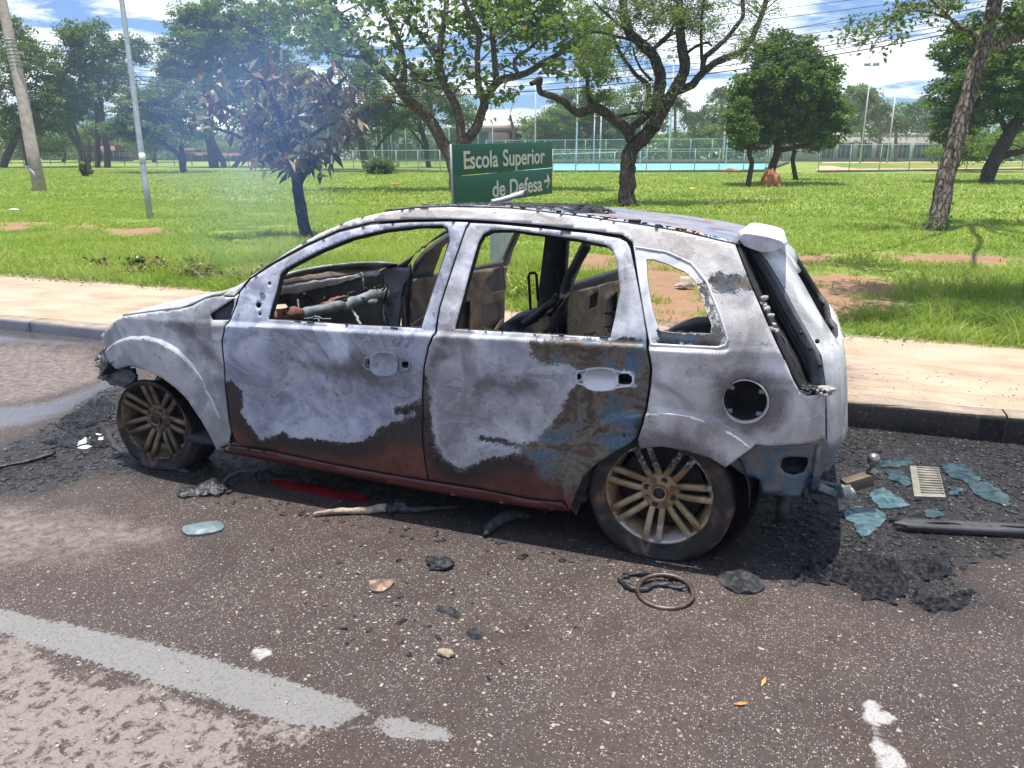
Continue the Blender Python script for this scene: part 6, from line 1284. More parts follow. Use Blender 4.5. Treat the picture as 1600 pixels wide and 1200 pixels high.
fence('court_fence', 'tall green fence behind the shrub left of the sign', (590, 258), (770, 257), 3.2, 8, 0, (1.0,))
fence('court_fence', 'wire fence with grey posts in front of the red earth court', (1278, 269.5), (1680, 264), 1.55, 9, .08, (1.0,))
fence('paddock_fence', 'low grey post fence under the left-hand trees', (-40, 256), (520, 262), 1.2, 22, 0, (.95, .5), False, .035)
# net
A = gp(700, 262); Bq = gp(960, 259); nt_ = empty('tennis_net', tuple(A), 'tennis net with pale posts on the blue court', 'net')
for P in (A, Bq): b = MB(); b.tube([P, P+[0, 0, 1.1]], .04, 6); b.obj('net_post', bpy.data.materials['mast_paint'], nt_)
b = MB(); b.tube([A+[0, 0, 1.05], (A+Bq)/2+[0, 0, .92], Bq+[0, 0, 1.05]], .03, 5); b.obj('net_band', bpy.data.materials['mast_paint'], nt_)
me = np_mesh('net', [A+[0, 0, .1], Bq+[0, 0, .1], Bq+[0, 0, 1.05], A+[0, 0, 1.05]], [[0, 1, 2, 3]], False); link('net', me, nt_, (M['mesh'],))

def house(label, px0, px1, py_top, py_eave, D, mw, mr, nwin=0, flat_=True, depth=8, winh=.5, name='building', roofslope=0.):
    A = at_depth(px0, py_eave, D); Bq = at_depth(px1, py_eave, D*1.03); zb0 = min(lz(A[0], A[1]), lz(Bq[0], Bq[1]))-.3; e = Bq-A; e[2] = 0; L = np.linalg.norm(e); e /= L; nrm_ = np.array([-e[1], e[0], 0]);
    if nrm_[1] < 0: nrm_ = -nrm_
    base = np.array([A[0], A[1], zb0]); t = empty(name, tuple(base), label, 'building'); H = A[2]-zb0
    Mx = np.stack([e, nrm_, [0, 0, 1]], 1)
    def bx(c, d, nm, m): b = MB(); b.box(base+Mx@np.array(c), d, M=Mx); return b.obj(nm, m, t)
    bx((L/2, depth/2, H/2), (L, depth, H), 'wall', mw)
    rh = at_depth(px0, py_top, D)[2]-A[2]
    V = np.array([(-.6, -.8, H+.002), (L+.6, -.8, H+.002-roofslope), (L+.6, depth+.5, H+.002), (-.6, depth+.5, H+.002), (-.6, -.6, H+rh), (L+.6, -.6, H+rh-roofslope), (L+.6, depth+.5, H+rh*1.2), (-.6, depth+.5, H+rh*1.2)])@Mx.T+base
    b = MB(); b.add(V, [[3, 2, 1, 0], [4, 5, 6, 7], [0, 1, 5, 4], [1, 2, 6, 5], [2, 3, 7, 6], [3, 0, 4, 7]]); b.obj('roof', mr, t)
    for i in range(nwin):
        w = L/nwin*.72; w0 = bx((L*(i+.5)/nwin, -.02, H*(.5)), (w, .08, H*winh), 'window', simple('dark_window_glass', (.045, .06, .07), (.10, .12, .13), 1, .15) if 'dark_window_glass' not in bpy.data.materials else bpy.data.materials['dark_window_glass'])
        b = MB(); 
        for kx in (-1, 0, 1): b.box(base+Mx@np.array((L*(i+.5)/nwin+kx*w*.33, -.075, H*.5)), (.06, .03, H*winh), M=Mx)
        b.obj('window_frame', bpy.data.materials['mast_paint'], w0)
    return t
house('long pale low building with dark windows behind the red earth court', 1278, 1485, 207, 214, 92, simple('pale_wall', (.34, .35, .35), (.44, .45, .44), .5, .8), simple('pale_roof_edge', (.42, .42, .41), (.52, .52, .50), .4, .8), 7, winh=.55)
house('brown building with a sloping concrete roof beyond the court above the sign', 742, 816, 197, 206, 96, simple('dark_brick_wall', (.06, .045, .04), (.10, .075, .06), 1, .8), simple('weathered_brown_roof', (.26, .19, .15), (.34, .26, .21), .5, .85), 0, roofslope=-.2)
house('low brick house with a pale gable half hidden by the left-hand trees', 122, 205, 216, 228, 98, simple('pinkish_brick', (.30, .20, .15), (.38, .27, .21), 1, .9), simple('terracotta_tiles', (.26, .14, .09), (.34, .20, .14), 2, .9), 2)
house('reddish wall building seen low between the trunks behind the smoke', 280, 420, 232, 238, 96, bpy.data.materials['pinkish_brick'], bpy.data.materials['terracotta_tiles'], 2, winh=.4)
house('long blue-green building behind the tall fence left of the sign', 592, 700, 206, 214, 100, simple('teal_wall', (.10, .16, .18), (.15, .22, .24), .5, .8), bpy.data.materials['pale_roof_edge'], 4)

# termite mound, bushes, rock
def lump(name, label, cat, c, rad, m, seed, rough=.35, sub=4, parent=None, flatb=True, grp=None):
    import bmesh as _b
    bm = _b.new(); _b.ops.create_icosphere(bm, subdivisions=sub, radius=1); V = np.array([v.co[:] for v in bm.verts]); F = [[v.index for v in f.verts] for f in bm.faces]; bm.free()
    n = fbm(V, 1.6, seed, 4); V = V*(1+rough*n[:, None]); V = V*np.array(rad)
    if flatb: V[:, 2] = np.maximum(V[:, 2], -.15*rad[2])
    V = V+np.array(c); me = np_mesh(name, V, F); o = link(name, me, parent, (m,))
    return tag(o, label, cat, grp) if label else o
c_ = gp(1204, 291); lump('termite_mound', 'red earth termite mound heaped against the dense tree trunk', 'termite mound', c_+[.0, -.05, .1], (.36, .32, .55), simple('red_termite_earth', (.30, .11, .05), (.42, .18, .09), 6, .95, 0, .9, .02), 3., .35)
c_ = gnd(1070, 452, .16); lump('stone', 'pale rough stone on the verge seen through the rear quarter window', 'stone', c_+np.array([0, 0, .04]), (.09, .07, .09), simple('pale_stone', (.40, .31, .24), (.52, .43, .35), 12, .9, 0, .7), 7., .4, 3)
r = np.random.default_rng(91); c_ = gnd(808, 462, .16)
P = np.repeat(c_[None], 420, 0)+np.c_[r.normal(0, .12, 420), r.normal(0, .12, 420), np.zeros(420)]; d = r.normal(0, 1, (420, 3)); d[:, 2] = abs(d[:, 2])+.5; d /= np.linalg.norm(d, axis=1)[:, None]; L = r.uniform(.18, .50, 420)
s_ = np.cross(d, r.normal(0, 1, (420, 3))); s_ /= np.linalg.norm(s_, axis=1)[:, None]; w_ = .007; Mi = P+d*L[:, None]*.6; En = P+d*L[:, None]; En[:, 2] -= L*.30
V = np.stack([P-s_*w_, P+s_*w_, Mi+s_*w_, Mi-s_*w_, En], 1).reshape(-1, 3); i0 = np.arange(420)*5; me = np_mesh('spiky_grass_clump', V, [np.stack([i0, i0+1, i0+2, i0+3], 1), np.stack([i0+3, i0+2, i0+4], 1)], False); attr(me, 'tint', np.repeat(r.uniform(.3, 1., 420), 5))
tag(link('spiky_grass_clump', me, None, (M['grass'],)), 'pale spiky grass clump at the foot of the sign post seen through the rear window', 'plant')
def shrub(px, py, rx, ry, lab, lm, seed, leaf=5, name='bush', n=40):
    r = np.random.default_rng(seed); B = G(px, py); D = depth_of(B); k = D/SC; t = empty(name, tuple(B), lab, 'bush'); P, T = crown_points([(B+np.array([0, 0, ry*k*.7]), (rx*k, rx*k*.8, ry*k), n, 40, rx*k*.3)], r, .1); crown_obj(P, T, leaf*k, r, lm, t, 2.2, 0, 0, .3, 'foliage')
    mb = MB()
    for i in range(14):
        a = r.uniform(0, 2*np.pi); e = B+np.array([math.cos(a)*rx*k*r.uniform(.5, 1.3), math.sin(a)*rx*k, ry*k*r.uniform(.8, 2.)]); mb.tube(wob([B, (B+e)/2+r.normal(0, rx*k*.2, 3), e], r, 0, 7), np.linspace(1.4*k, .4*k, 7), 5)
    mb.obj('stems', BK['char'], t); return t
shrub(598, 272, 26, 13, 'grey-blue brush pile with bare branches left of the sign', 'olive', 95, 5, 'brush_pile', 60)
shrub(132, 276, 12, 14, 'small sparse shrub on the lawn right of the power pole', 'olive', 96, 5, 'small_shrub', 10)
for i, (px, py, c1, lab, s) in enumerate([(248, 283, (.60, .12, .05), 'small orange-red scrap on the left lawn near the lamp post', .12), (1081, 296, (.75, .60, .05), 'small yellow scrap on the lawn right of the twisted trunk', .09), (618, 290, (.45, .22, .1), 'small orange-brown scrap on the lawn left of the sign', .12), (22, 330, (.6, .6, .58), 'small whitish scrap on the lawn under the power pole', .10), (1145, 270, (.40, .16, .08), 'small red earth heap near the court fence', .35)]):
    P = gp(px, py); lump('litter' if i != 4 else 'earth_heap', lab, 'litter' if i != 4 else 'earth heap', P+[0, 0, s*.25], (s*1.6, s, s*.5), simple('scrap_colour_%s' % ['orange', 'yellow', 'brown', 'white', 'red'][i], c1, tuple(v*.7 for v in c1), 8, .8), i+20., .4, 2)
# leaf litter and cut stems at the edge of the pavement (left)
r = np.random.default_rng(98); cc = np.array([gnd(*p, .17) for p in [(225, 425), (250, 420), (285, 428), (310, 432), (215, 415), (350, 435), (160, 418), (400, 440)]]); P = np.repeat(cc, 60, 0)+np.c_[r.normal(0, .12, 480), r.normal(0, .07, 480), abs(r.normal(0, .05, 480))]
V, F = leaves(P, .075, r, 2.2, .1, .6); me = np_mesh('leaf_litter', V, F, False); attr(me, 'tint', np.repeat(r.uniform(0, 1, 480), 4)); tag(link('leaf_litter', me, None, (LM['burnt'],)), kind='stuff')
for i, (a_, b2, lab) in enumerate([((145, 432), (232, 425), 'bare twig lying on the pavement edge at the left'), ((280, 412), (318, 428), 'thicker cut stem lying in the verge behind the bonnet'), ((150, 424), (215, 432), 'short dry twig crossing the pavement edge at the left')]):
    A = gnd(*a_, .17); Bq = gnd(*b2, .18); b = MB(); b.tube(wob([A, (A+Bq)/2+[0, .02, .03], Bq], r, .008, 9), [.007]*9, 5); tag(b.obj('fallen_twig', BK['grey'], None), lab, 'twig')
# weeds with blue-green broad leaves at the pavement edge
for i, (px, py, lab) in enumerate([(215, 420, 'low broad-leaved weed at the pavement edge in front of the lamp post'), (305, 415, 'grey-green weed patch behind the bonnet')]): shrub(px, py, 16, 8, lab, 'mid', 110+i, 7, 'weed', 12)

# ------------------------------------------------------------------ DEBRIS ON THE ROAD AND THE ROOF
M['glass'] = simple('melted_teal_glass', (.018, .050, .06), (.11, .19, .20), 22, .12, 0, .5, .004, 7, .6, spec=.8)
M['paleglass'] = simple('pale_blue_slab', (.12, .17, .18), (.20, .25, .25), 20, .35, 0, .5, .003)
M['redtrim'] = simple('glossy_dark_red_plastic', (.15, .006, .012), (.07, .005, .008), 10, .22, 0, .2)
M['slag'] = simple('grey_black_slag', (.014, .014, .015), (.095, .095, .10), 38, .5, 0, 1., .012, 8, .4, .42, .66)
M['sheet'] = simple('melted_plastic_sheet', (.006, .006, .007), (.085, .085, .09), 70, .34, 0, 1., .02, 8, .5, .44, .64, .6)
M['steel'] = simple('scorched_steel', (.060, .042, .036), (.15, .115, .10), 18, .45, .6, .4)
M['pan'] = simple('pale_ribbed_metal', (.22, .20, .165), (.32, .30, .25), 16, .55, .2, .5)
def plate(name, label, cat, pts, h, m, seed=1., warp=.01, step=.02, lift=.0, rag=.0, grp=None, parent=None, tilt=0., smooth=2):
    q = np.array([gnd(*p)[:2] for p in pts]); q = chaikin(q, smooth) if smooth else q; q = resample(q, step)
    if rag: q = q+rag*np.stack([fbm(np.c_[q, q[:, :1]*0], 18., seed), fbm(np.c_[q, q[:, :1]*0], 18., seed+9)], 1)
    V2, F = sheet(q, [], step, step); s = np.clip(sdf(V2, q), 0, None)
    z = lift+h*(.35+.65*np.clip(s/(h*1.5+.004), 0, 1))+warp*fbm(np.c_[V2, V2[:, :1]*0], 9., seed)*np.clip(s/.02, .15, 1)+warp*.5*fbm(np.c_[V2, V2[:, :1]*0], 35., seed)
    z = np.maximum(z, .003)+tilt*(V2[:, 0]-q[:, 0].min())
    n = len(V2); from_e = {}
    Vt = np.c_[V2, z]; Vb = np.c_[V2, np.full(n, .001)+tilt*(V2[:, 0]-q[:, 0].min())*.6]
    cnt = {}
    for f in F:
        for a_, b_ in ((f[0], f[1]), (f[1], f[2]), (f[2], f[0])): cnt[(a_, b_)] = 1
    side = [[a_, n+a_, n+b_, b_] for (a_, b_) in cnt if (b_, a_) not in cnt]
    me = np_mesh(name, np.vstack([Vt, Vb]), [F, F[:, ::-1]+n, np.array(side)]); o = link(name, me, parent, (m,)); shade_auto(o, 50); return tag(o, label, cat, grp) if label else o
plate('red_trim_strip', 'glossy dark red trim strip lying beneath the sill of the car', 'trim strip', [(418, 753), (440, 752), (520, 766), (576, 777), (578, 786), (540, 782), (470, 768), (430, 760)], .010, M['redtrim'], 1., .002, .012, .012, smooth=1)
wp = empty('charred_rod', tuple(gnd(600, 803)), 'pale charred rod with a black clamp lying in front of the rear door', 'rod')
b = MB(); P = [gnd(490, 808)+[0, 0, .012], gnd(530, 804)+[0, 0, .018], gnd(580, 802)+[0, 0, .02], gnd(606, 800)+[0, 0, .02]]; b.tube(wob(P, r, .002, 16), np.linspace(.008, .019, 16), 7, True, .2, r); b.obj('wooden_shaft', simple('pale_charred_wood', (.30, .23, .17), (.50, .40, .31), 24, .85, 0, .8, .01), wp)
b = MB(); b.tube(wob([gnd(604, 800)+[0, 0, .02], gnd(650, 803)+[0, 0, .02], gnd(690, 797)+[0, 0, .012], gnd(718, 794)+[0, 0, .008]], r, .003, 14), [.02, .022, .018, .02, .016, .014, .013, .012, .011, .01, .009, .008, .006, .004], 7, True, .3, r); b.obj('charred_end', M['slag'], wp)
b = MB(); b.box(gnd(626, 799)+[0, 0, .025], (.05, .045, .05), .3); b.obj('clamp', M['plastic'], wp, False, .004)
b = MB(); P = [gnd(757, 841)+[0, 0, .012], gnd(770, 830)+[0, 0, .03], gnd(790, 820)+[0, 0, .038], gnd(808, 815)+[0, 0, .034], gnd(826, 814)+[0, 0, .016]]; b.tube(wob(P, r, .002, 20), np.interp(np.linspace(0, 1, 20), [0, .2, .7, 1], [.008, .022, .024, .012]), 9, True, .18, r)
tag(b.obj('melted_tube', M['slag'], None, True), 'short bent grey melted tube in front of the rear wheel', 'debris')
plate('pale_slab', 'pale blue-grey oblong slab alone on the road at the left', 'slab', [(284, 828), (292, 824), (325, 818), (343, 817), (352, 825), (345, 833), (310, 839), (288, 838)], .02, M['paleglass'], 3., .004, .012, .004, smooth=1)
plate('melted_lump', 'ragged black melted lump below the front door', 'debris', [(275, 775), (285, 768), (300, 766), (315, 760), (345, 757), (357, 762), (355, 772), (335, 778), (310, 776), (290, 780)], .035, M['plastic'], 4., .03, .012, rag=.02)
def scrap(px, py, s, name, label, m, seed, cat='debris', h=.35):
    return lump(name, label, cat, gnd(px, py)+[0, 0, s*h*.35], (s, s*.6, s*h), m, seed, .55, 3)
sc_ = scrap(688, 883, .060, 'slag_chunk', 'small black chunk with a curled end on open road in front of the car', M['slag'], 31.)
plate('curved_shard', 'curved brown and black shard with a bright rim on the open road', 'shard', [(574, 920), (580, 910), (592, 906), (605, 908), (618, 908), (612, 918), (598, 926), (582, 927)], .018, simple('brown_shard', (.06, .05, .045), (.40, .28, .2), 26, .4, .2), 5., .012, .008, .002, rag=.006)
plate('black_flake', 'thin bluish black flake shaped like a hook below the curved shard', 'flake', [(680, 948), (695, 947), (712, 952), (720, 960), (718, 968), (706, 966), (698, 958), (682, 956)], .006, M['slag'], 6., .004, .01, rag=.006)
plate('grey_flake', 'grey flat flake right of the hooked black flake', 'flake', [(728, 985), (742, 982), (758, 990), (756, 996), (742, 1001), (732, 996)], .008, M['slag'], 7., .003, .01, rag=.006)
scrap(697, 1024, .028, 'brown_pebble', 'light brown pebble at the lower middle of the road', simple('brown_pebble', (.30, .23, .16), (.38, .30, .22), 20, .9), 33., 'pebble', .5)
rg_ = empty('metal_ring', tuple(gnd(1039, 928)), 'brown metal ring lying on a loop of black melted rubber', 'ring'); c_ = gnd(1039, 929)
b = MB(); an = np.linspace(0, 2*np.pi, 49)[:-1]; R_ = .096
P = [c_+np.array([R_*math.cos(a), R_*math.sin(a)*1.0, .014+.010*math.sin(a)]) for a in an]; P = np.array(P+P[:2]); b.tube(P, .0085, 8, False); b.obj('ring_band', M['steel'], rg_, True)
lo = empty('melted_loop', tuple(gnd(1010, 915)), 'flattened loop of black melted rubber under the metal ring', 'debris'); b = MB(); P = [gnd(*p)+[0, 0, .007] for p in [(968, 908), (985, 900), (1020, 898), (1050, 903), (1070, 912), (1072, 925), (1060, 920), (1030, 915), (1005, 925), (985, 922), (970, 912), (968, 908)]]
b.tube(wob(P, r, .003, 50), r.uniform(.006, .014, 50), 7, True, .4, r); b.obj('rubber_band', M['plastic'], lo)
plate('rubber_flap', None, None, [(1040, 903), (1058, 900), (1074, 912), (1076, 925), (1066, 925), (1052, 915)], .014, M['plastic'], 8., .01, .01, parent=lo, rag=.004)
plate('round_slag', 'round knobbly grey-black slag cake in front of the rear wheel', 'debris', [(1122, 900), (1130, 894), (1155, 891), (1175, 897), (1196, 913), (1192, 925), (1170, 930), (1145, 927), (1125, 915)], .028, M['slag'], 9., .022, .009, rag=.006)
pn = plate('ribbed_plate', 'pale ribbed metal plate leaning among the glass behind the car', 'plate', [(1421, 731), (1466, 734), (1477, 781), (1428, 779)], .008, M['pan'], 10., .002, .012, .01, smooth=0)
for i in range(11):
    t_ = (i+1)/12; A = gnd(1421+7*t_, 731+48*t_)*.78+gnd(1466+11*t_, 734+47*t_)*.22; Bq = gnd(1421+7*t_, 731+48*t_)*.04+gnd(1466+11*t_, 734+47*t_)*.96; b = MB(); b.bar(A+[0, 0, .0215], Bq+[0, 0, .0215], .006, .006); b.obj('rib', M['pan'], pn)
bar = empty('slotted_bar', tuple(gnd(1500, 832)), 'long black slotted metal bar behind the car at the right edge', 'bar')
A = gnd(1392, 826); Bq = gnd(1640, 838); e = Bq-A; L = np.linalg.norm(e[:2]); e /= np.linalg.norm(e); s_ = np.array([-e[1], e[0], 0]); 
q = np.array([(0, -.012), (.05, -.03), (L, -.032), (L, .030), (.06, .028)]); hs = [resample(chaikin(np.array([(a_, -.010), (a_+w_, -.010), (a_+w_, .010), (a_, .010)]), 2), .01) for a_, w_ in ((.13, .15), (.42, .13), (.60, .14))]
hs += [np.array([(a_+.007*math.cos(t), .007*math.sin(t)) for t in np.linspace(0, 2*np.pi, 9)[:-1]]) for a_ in (.09, .32, .385, .57)]
V2, F = sheet(q, hs, .012); me = np_mesh('bar_plate', A+V2[:, :1]*e+V2[:, 1:]*s_+np.c_[V2[:, 0]*0, V2[:, 0]*0, .036+.004*fbm(np.c_[V2, V2[:, :1]*0], 6., 1.)], F); o = link('bar_plate', me, bar, (M['innerdark'],)); o.modifiers.new('t', 'SOLIDIFY').thickness = .012
b = MB(); b.bar(A+s_*.03+[0, 0, .024], Bq+s_*.03+[0, 0, .024], .006, .024); b.obj('bar_flange', M['innerdark'], bar); b = MB(); b.bar(A+s_*-.033+e*.05+[0, 0, .024], Bq-s_*.033+[0, 0, .024], .006, .024); b.obj('bar_flange', M['innerdark'], bar)
gl = [([(1322, 796), (1345, 793), (1372, 798), (1387, 808), (1378, 822), (1358, 838), (1348, 842), (1338, 832), (1328, 815), (1318, 808)], 'bright teal glass shard, nearest to the tow bar'), ([(1360, 768), (1380, 765), (1400, 775), (1425, 790), (1405, 795), (1375, 795), (1362, 785)], 'teal glass shard between the tow ball and the ribbed plate'),
 ([(1372, 722), (1400, 716), (1425, 718), (1420, 728), (1395, 732), (1378, 732)], 'dark teal glass piece just behind the tow ball'), ([(1385, 738), (1405, 735), (1420, 745), (1422, 760), (1405, 757), (1390, 750)], 'dull teal glass piece left of the ribbed plate'),
 ([(1470, 728), (1500, 724), (1520, 735), (1535, 752), (1510, 755), (1490, 748), (1475, 740)], 'dull teal glass sheet right of the ribbed plate'), ([(1510, 752), (1545, 756), (1580, 782), (1570, 790), (1535, 780), (1515, 768)], 'dark blue glass sheet farthest right behind the car'),
 ([(1440, 800), (1462, 795), (1475, 806), (1455, 812)], 'small dark glass chip just below the ribbed plate'), ([(1480, 762), (1505, 765), (1500, 776), (1482, 774)], 'small greenish glass chip right of the ribbed plate')]
for i, (q, lab) in enumerate(gl): plate('glass_shard', lab, 'glass shard', q, .006, M['glass'] if i < 2 else simple('sooty_glass_%s' % 'abcdefgh'[i], (.010, .022, .027), (.055, .095, .10), 22, .2, 0, .5, .004), 40.+i, .008, .012, .004, .018, 'melted glass behind the car', smooth=0)
sl = [([(1250, 885), (1290, 868), (1340, 862), (1400, 875), (1425, 905), (1415, 932), (1385, 945), (1350, 935), (1320, 915), (1280, 902)], 'large flat grey melted sheet with a rounded front edge'), ([(1420, 925), (1450, 935), (1480, 930), (1530, 925), (1525, 940), (1500, 950), (1465, 960), (1432, 950)], 'ragged black melted rim in front of the slotted bar'),
 ([(1240, 898), (1262, 888), (1290, 895), (1305, 912), (1280, 915), (1250, 910)], 'lumpy black melted patch left of the large flat sheet'), ([(1420, 880), (1460, 868), (1490, 880), (1480, 905), (1445, 910), (1425, 898)], 'dark crumbly patch between the flat sheet and the slotted bar'),
 ([(240, 700), (60, 700), (90, 680), (150, 668), (175, 680), (170, 700)], 'black crust of melted plastic in front of the front wheel'), ([(80, 665), (140, 630), (175, 625), (178, 650), (150, 665), (110, 675)], 'black crinkled crust beside the front bumper'), ([(395, 735), (470, 745), (520, 760), (460, 762), (400, 752)], 'thin black crust at the edge of the shadow under the front door')]
for i, (q, lab) in enumerate(sl): plate('melted_sheet', lab, 'debris', q, .012, M['sheet'], 50.+i, .030, .011, 0, .035, 'melted plastic crusts')
plate('white_residue', 'white foamy residue patch in front of the front wheel', 'residue', [(120, 695), (130, 682), (150, 675), (165, 680), (160, 692), (140, 702), (122, 703)], .012, simple('white_residue', (.66, .66, .62), (.42, .42, .40), 40, .9, 0, .8), 60., .01, .01, rag=.015)
b = MB(); b.tube(wob([gnd(-30, 742)+[0, 0, .012], gnd(40, 726)+[0, 0, .014], gnd(88, 712)+[0, 0, .02]], r, .003, 12), .009, 6, True, .3, r); tag(b.obj('charred_cable', M['plastic'], None), 'black charred cable running to the left edge of the road', 'cable')
b = MB(); b.tube(wob([gnd(348, 757)+[0, 0, .01], gnd(372, 742)+[0, 0, .02], gnd(392, 738)+[0, 0, .008]], r, .004, 12), .004, 5); tag(b.obj('thin_wire', M['greybar'], None), 'thin bent wire beside the black lump below the front door', 'wire')
for px, py, lab, ang in ((1193, 1068, 'yellow leaf lying on the road at the lower right', 1.3), (1157, 1102, 'orange-brown leaf lying on the road below the yellow one', .3)):
    c_ = gnd(px, py); e = np.array([math.cos(ang), math.sin(ang), 0]); s_ = np.array([-e[1], e[0], 0]); V = [c_-e*.022+[0, 0, .003], c_-s_*.006+[0, 0, .006], c_+e*.022+[0, 0, .010], c_+s_*.006+[0, 0, .008], c_+[0, 0, .003]]
    me = np_mesh('fallen_leaf', V, [[0, 1, 4], [1, 2, 4], [2, 3, 4], [3, 0, 4]]); o = link('fallen_leaf', me, None, (simple('dry_leaf_yellow' if py < 1080 else 'dry_leaf_orange', (.62, .34, .06) if py < 1080 else (.46, .18, .06), (.5, .25, .05), 30, .7),)); o.modifiers.new('t', 'SOLIDIFY').thickness = .0008; tag(o, lab, 'leaf')
# scattered crumbs (uncountable)
def crumbs(name, n, zones, m, smin, smax, seed, zfun=None, h=.7):
    r = np.random.default_rng(seed); b = MB(); Vb = np.array([[x, y, z] for x in (-1, 1) for y in (-1, 1) for z in (0, 1)], float); P = []
    tot = sum(w for _, w in zones)
    for q, w in zones:
        lo, hi = q.min(0), q.max(0); c = r.uniform(lo, hi, (int(n*w/tot*6)+50, 2)); c = c[sdf(c, q) > 0][:int(n*w/tot)]; P.append(c)
    P = np.concatenate(P); k = len(P); s = smin+(smax-smin)*r.random(k)**4; V = Vb[None]*(s[:, None, None]*np.stack([r.uniform(.6, 1.8, k), r.uniform(.5, 1.1, k), r.uniform(.12, h*.6, k)], 1)[:, None, :]); V = V*(1+r.uniform(-.45, .3, V.shape)); a = r.uniform(0, 6.28, k); c, s2 = np.cos(a)[:, None], np.sin(a)[:, None]
    X = V[..., 0]*c-V[..., 1]*s2; Y = V[..., 0]*s2+V[..., 1]*c; Z = V[..., 2]
    z0 = np.zeros(k)+.0005 if zfun is None else zfun(P[:, 0], P[:, 1]); W3 = np.stack([X+P[:, :1], Y+P[:, 1:], Z+z0[:, None]], -1).reshape(-1, 3)
    f = np.array([[0, 1, 3, 2], [4, 6, 7, 5], [0, 4, 5, 1], [2, 3, 7, 6], [0, 2, 6, 4], [1, 5, 7, 3]]); F = (f[None]+np.arange(k)[:, None, None]*8).reshape(-1, 4)
    me = np_mesh(name, W3, F, False); return tag(link(name, me, None, (m,)), kind='stuff')
ZR = P_SOOT_R; ZL = P_SOOT_L; ZM = gpoly([(420, 850), (760, 850), (900, 900), (900, 1060), (700, 1080), (520, 1000), (420, 920)]); ZA = gpoly([(0, 880), (1600, 880), (1600, 1200), (0, 1200)]); ZS = gpoly([(300, 740), (900, 840), (1250, 890), (1250, 920), (800, 870), (300, 780)])
crumbs('burnt_crumbs', 11000, [(ZR, 5), (ZL, 3), (P_SOOT_SHADOW, 1), (ZM, .10), (ZS, .4)], M['slag'], .0018, .013, 1)
crumbs('ash_crumbs', 5000, [(ZR, 4), (ZL, 3), (P_SOOT_SHADOW, 1)], simple('grey_ash_crumbs', (.30, .29, .29), (.12, .12, .12), 60, .95), .0012, .005, 2)
crumbs('road_grit', 2600, [(ZA, 3), (ZM, 1)], simple('pale_grit', (.46, .41, .37), (.30, .24, .20), 90, .9), .0015, .0055, 3)
# roof: crumbs and the bent strip resting on it
rq = np.array([(RP[1][0], RP[1][1]+.03), (1.6, RP[3][1]+.03), (2.1, .28), (2.15, .6), (1.9, 1.3), (1.0, 1.3)])
def roofz(x, y): return roof_z(x, y)-LEAN*np.clip((y-.2)/1.28, 0, 1)+.003
crumbs('roof_crumbs', 6500, [(rq, 1)], M['slag'], .003, .017, 9, roofz, .9)
crumbs('roof_rust_flakes', 500, [(rq, 1)], M['rust'], .003, .010, 10, roofz, .7)
A = at_y(768, 309, .95); Bq = at_y(822, 297, 1.05); e = Bq-A; b = MB(); n = 12; V = []
for i in range(n):
    t = i/(n-1); c = A+(Bq-A)*t; c[2] = float(roofz(c[0], c[1]))+.012+.035*t**1.4; w_ = .012+.028*t
    V += [c+np.array([0, -w_, -.004]), c+np.array([0, -w_*.4, .008+.012*t]), c+np.array([0, w_*.5, .010+.010*t]), c+np.array([0, w_, -.004])]
b.add(V, [[i*4+j, i*4+j+1, (i+1)*4+j+1, (i+1)*4+j] for i in range(n-1) for j in range(3)]); o = b.obj('bent_metal_strip', M['galv'], None); o.modifiers.new('t', 'SOLIDIFY').thickness = .006; tag(o, 'bent pale metal strip lying on top of the burnt roof', 'metal strip')

r = np.random.default_rng(131); n = 1500; P = np.c_[r.uniform(-10, 8, n), WY+r.normal(.0, .09, n), .158+abs(r.normal(0, .012, n))]; keep = mnoise and np.array([mnoise.noise(Vector((p[0]*1.1, 2, 3))) > -.12 for p in P]); P = P[keep]
V, F = leaves(P, .034, r, 2.4, .0, 1.2); me = np_mesh('dry_leaf_litter', V, F, False); attr(me, 'tint', np.repeat(r.uniform(.2, 1, len(P)), 4)); tag(link('dry_leaf_litter', me, None, (LM['burnt'],)), kind='stuff')
crumbs('pavement_grit', 1500, [(np.array([(-9, KY+.16), (7, KY+.16), (7, WY), (-9, WY)]), 1), (np.array([(2.6, KY+.16), (6, KY+.16), (6, KY+.9), (2.6, KY+.9)]), 1.2)], M['slag'], .0012, .006, 12, lambda x, y: .1505+0*x)
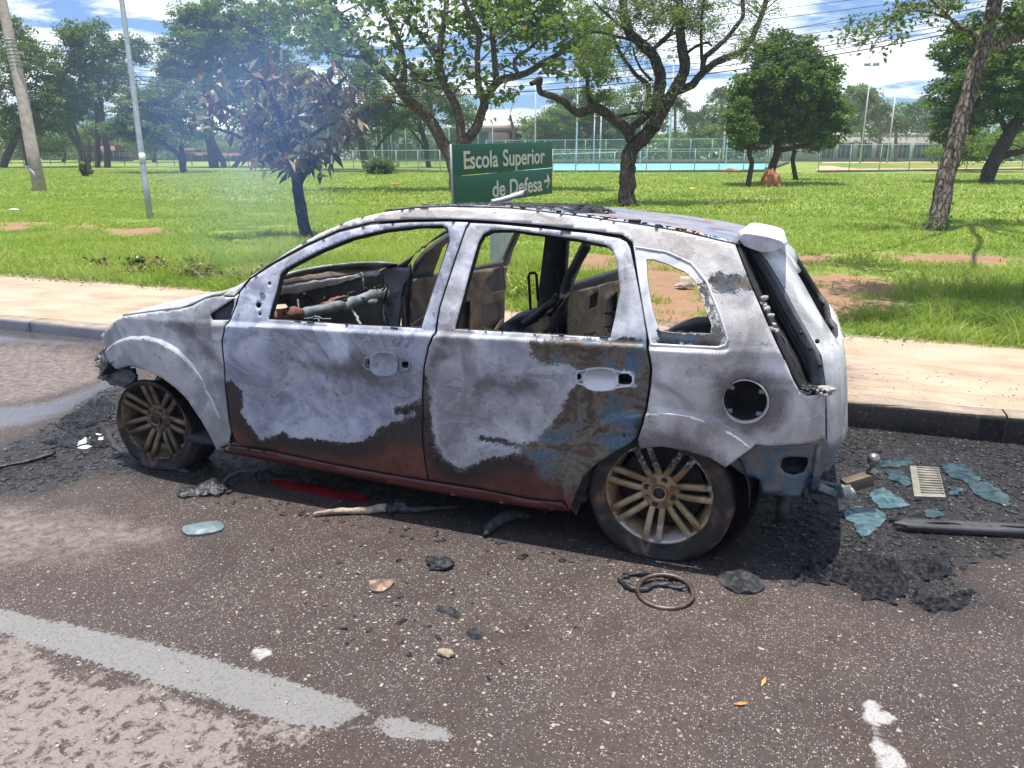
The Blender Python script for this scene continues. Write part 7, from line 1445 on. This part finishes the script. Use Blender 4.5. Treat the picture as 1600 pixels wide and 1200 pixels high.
# ------------------------------------------------------------------ SMOKE drifting up behind the bonnet
def smoke(px, py, D, rx, ry, rz, dens, seed, col=(.22, .42, 1.)):
    import bmesh as _b
    bm = _b.new(); _b.ops.create_icosphere(bm, subdivisions=3, radius=1); me = bpy.data.meshes.new('smoke'); bm.to_mesh(me); bm.free(); o = bpy.data.objects.new('smoke', me); COL.objects.link(o)
    o.location = tuple(at_depth(px, py, D)); k = D/SC; o.scale = (rx*k, rz*k, ry*k); o.rotation_euler = (0, RAD(-10), YAW-math.pi/2)
    m = bpy.data.materials.new('drifting_smoke'); m.use_nodes = True; nt = m.node_tree; nt.nodes.clear(); tcn = nn(nt, 'ShaderNodeTexCoord'); v = tcn.outputs['Object']
    ln = nn(nt, 'ShaderNodeVectorMath', _operation='LENGTH'); lk(nt, v, ln.inputs[0]); fall = ramp(nt, ln.outputs['Value'], [(.0, 1.), (.45, .55), (.95, 0.)], 'EASE')
    nz = noise(nt, vscale(nt, v, (1, 1, .7), (seed, 0, 0)), 1.5, 4, .55, .8); dn = mth(nt, 'MULTIPLY', mth(nt, 'MULTIPLY', fall, ramp(nt, nz, [(.36, .12), (.66, 1.)])), dens)
    sc_ = nn(nt, 'ShaderNodeVolumeScatter', Color=(*col, 1), Anisotropy=.2); lk(nt, dn, sc_.inputs['Density']); oo = nn(nt, 'ShaderNodeOutputMaterial'); lk(nt, sc_.outputs[0], oo.inputs['Volume']); me.materials.append(m); m.cycles.volume_step_rate = 1.5
    tag(o, kind='stuff')
smoke(390, 260, 8.2, 210, 270, 130, .34, 1.)
smoke(360, 120, 9.5, 340, 240, 160, .31, 5.)
smoke(60, 470, 7., 240, 70, 90, .10, 9.)

# thin summer haze: the far trees pale slightly
b = MB(); b.box((-15, 110, 24), (330, 330, 52));
V, F, A = b.arrays(); me = np_mesh('haze', V, F, False); m = bpy.data.materials.new('thin_haze'); m.use_nodes = True; nt = m.node_tree; nt.nodes.clear()
pv = nn(nt, 'ShaderNodeVolumePrincipled', Density=.0009); pv.inputs['Color'].default_value = (.72, .84, 1, 1); pv.inputs['Anisotropy'].default_value = .3; oo = nn(nt, 'ShaderNodeOutputMaterial'); lk(nt, pv.outputs[0], oo.inputs['Volume'])
tag(link('haze', me, None, (m,)), kind='stuff')
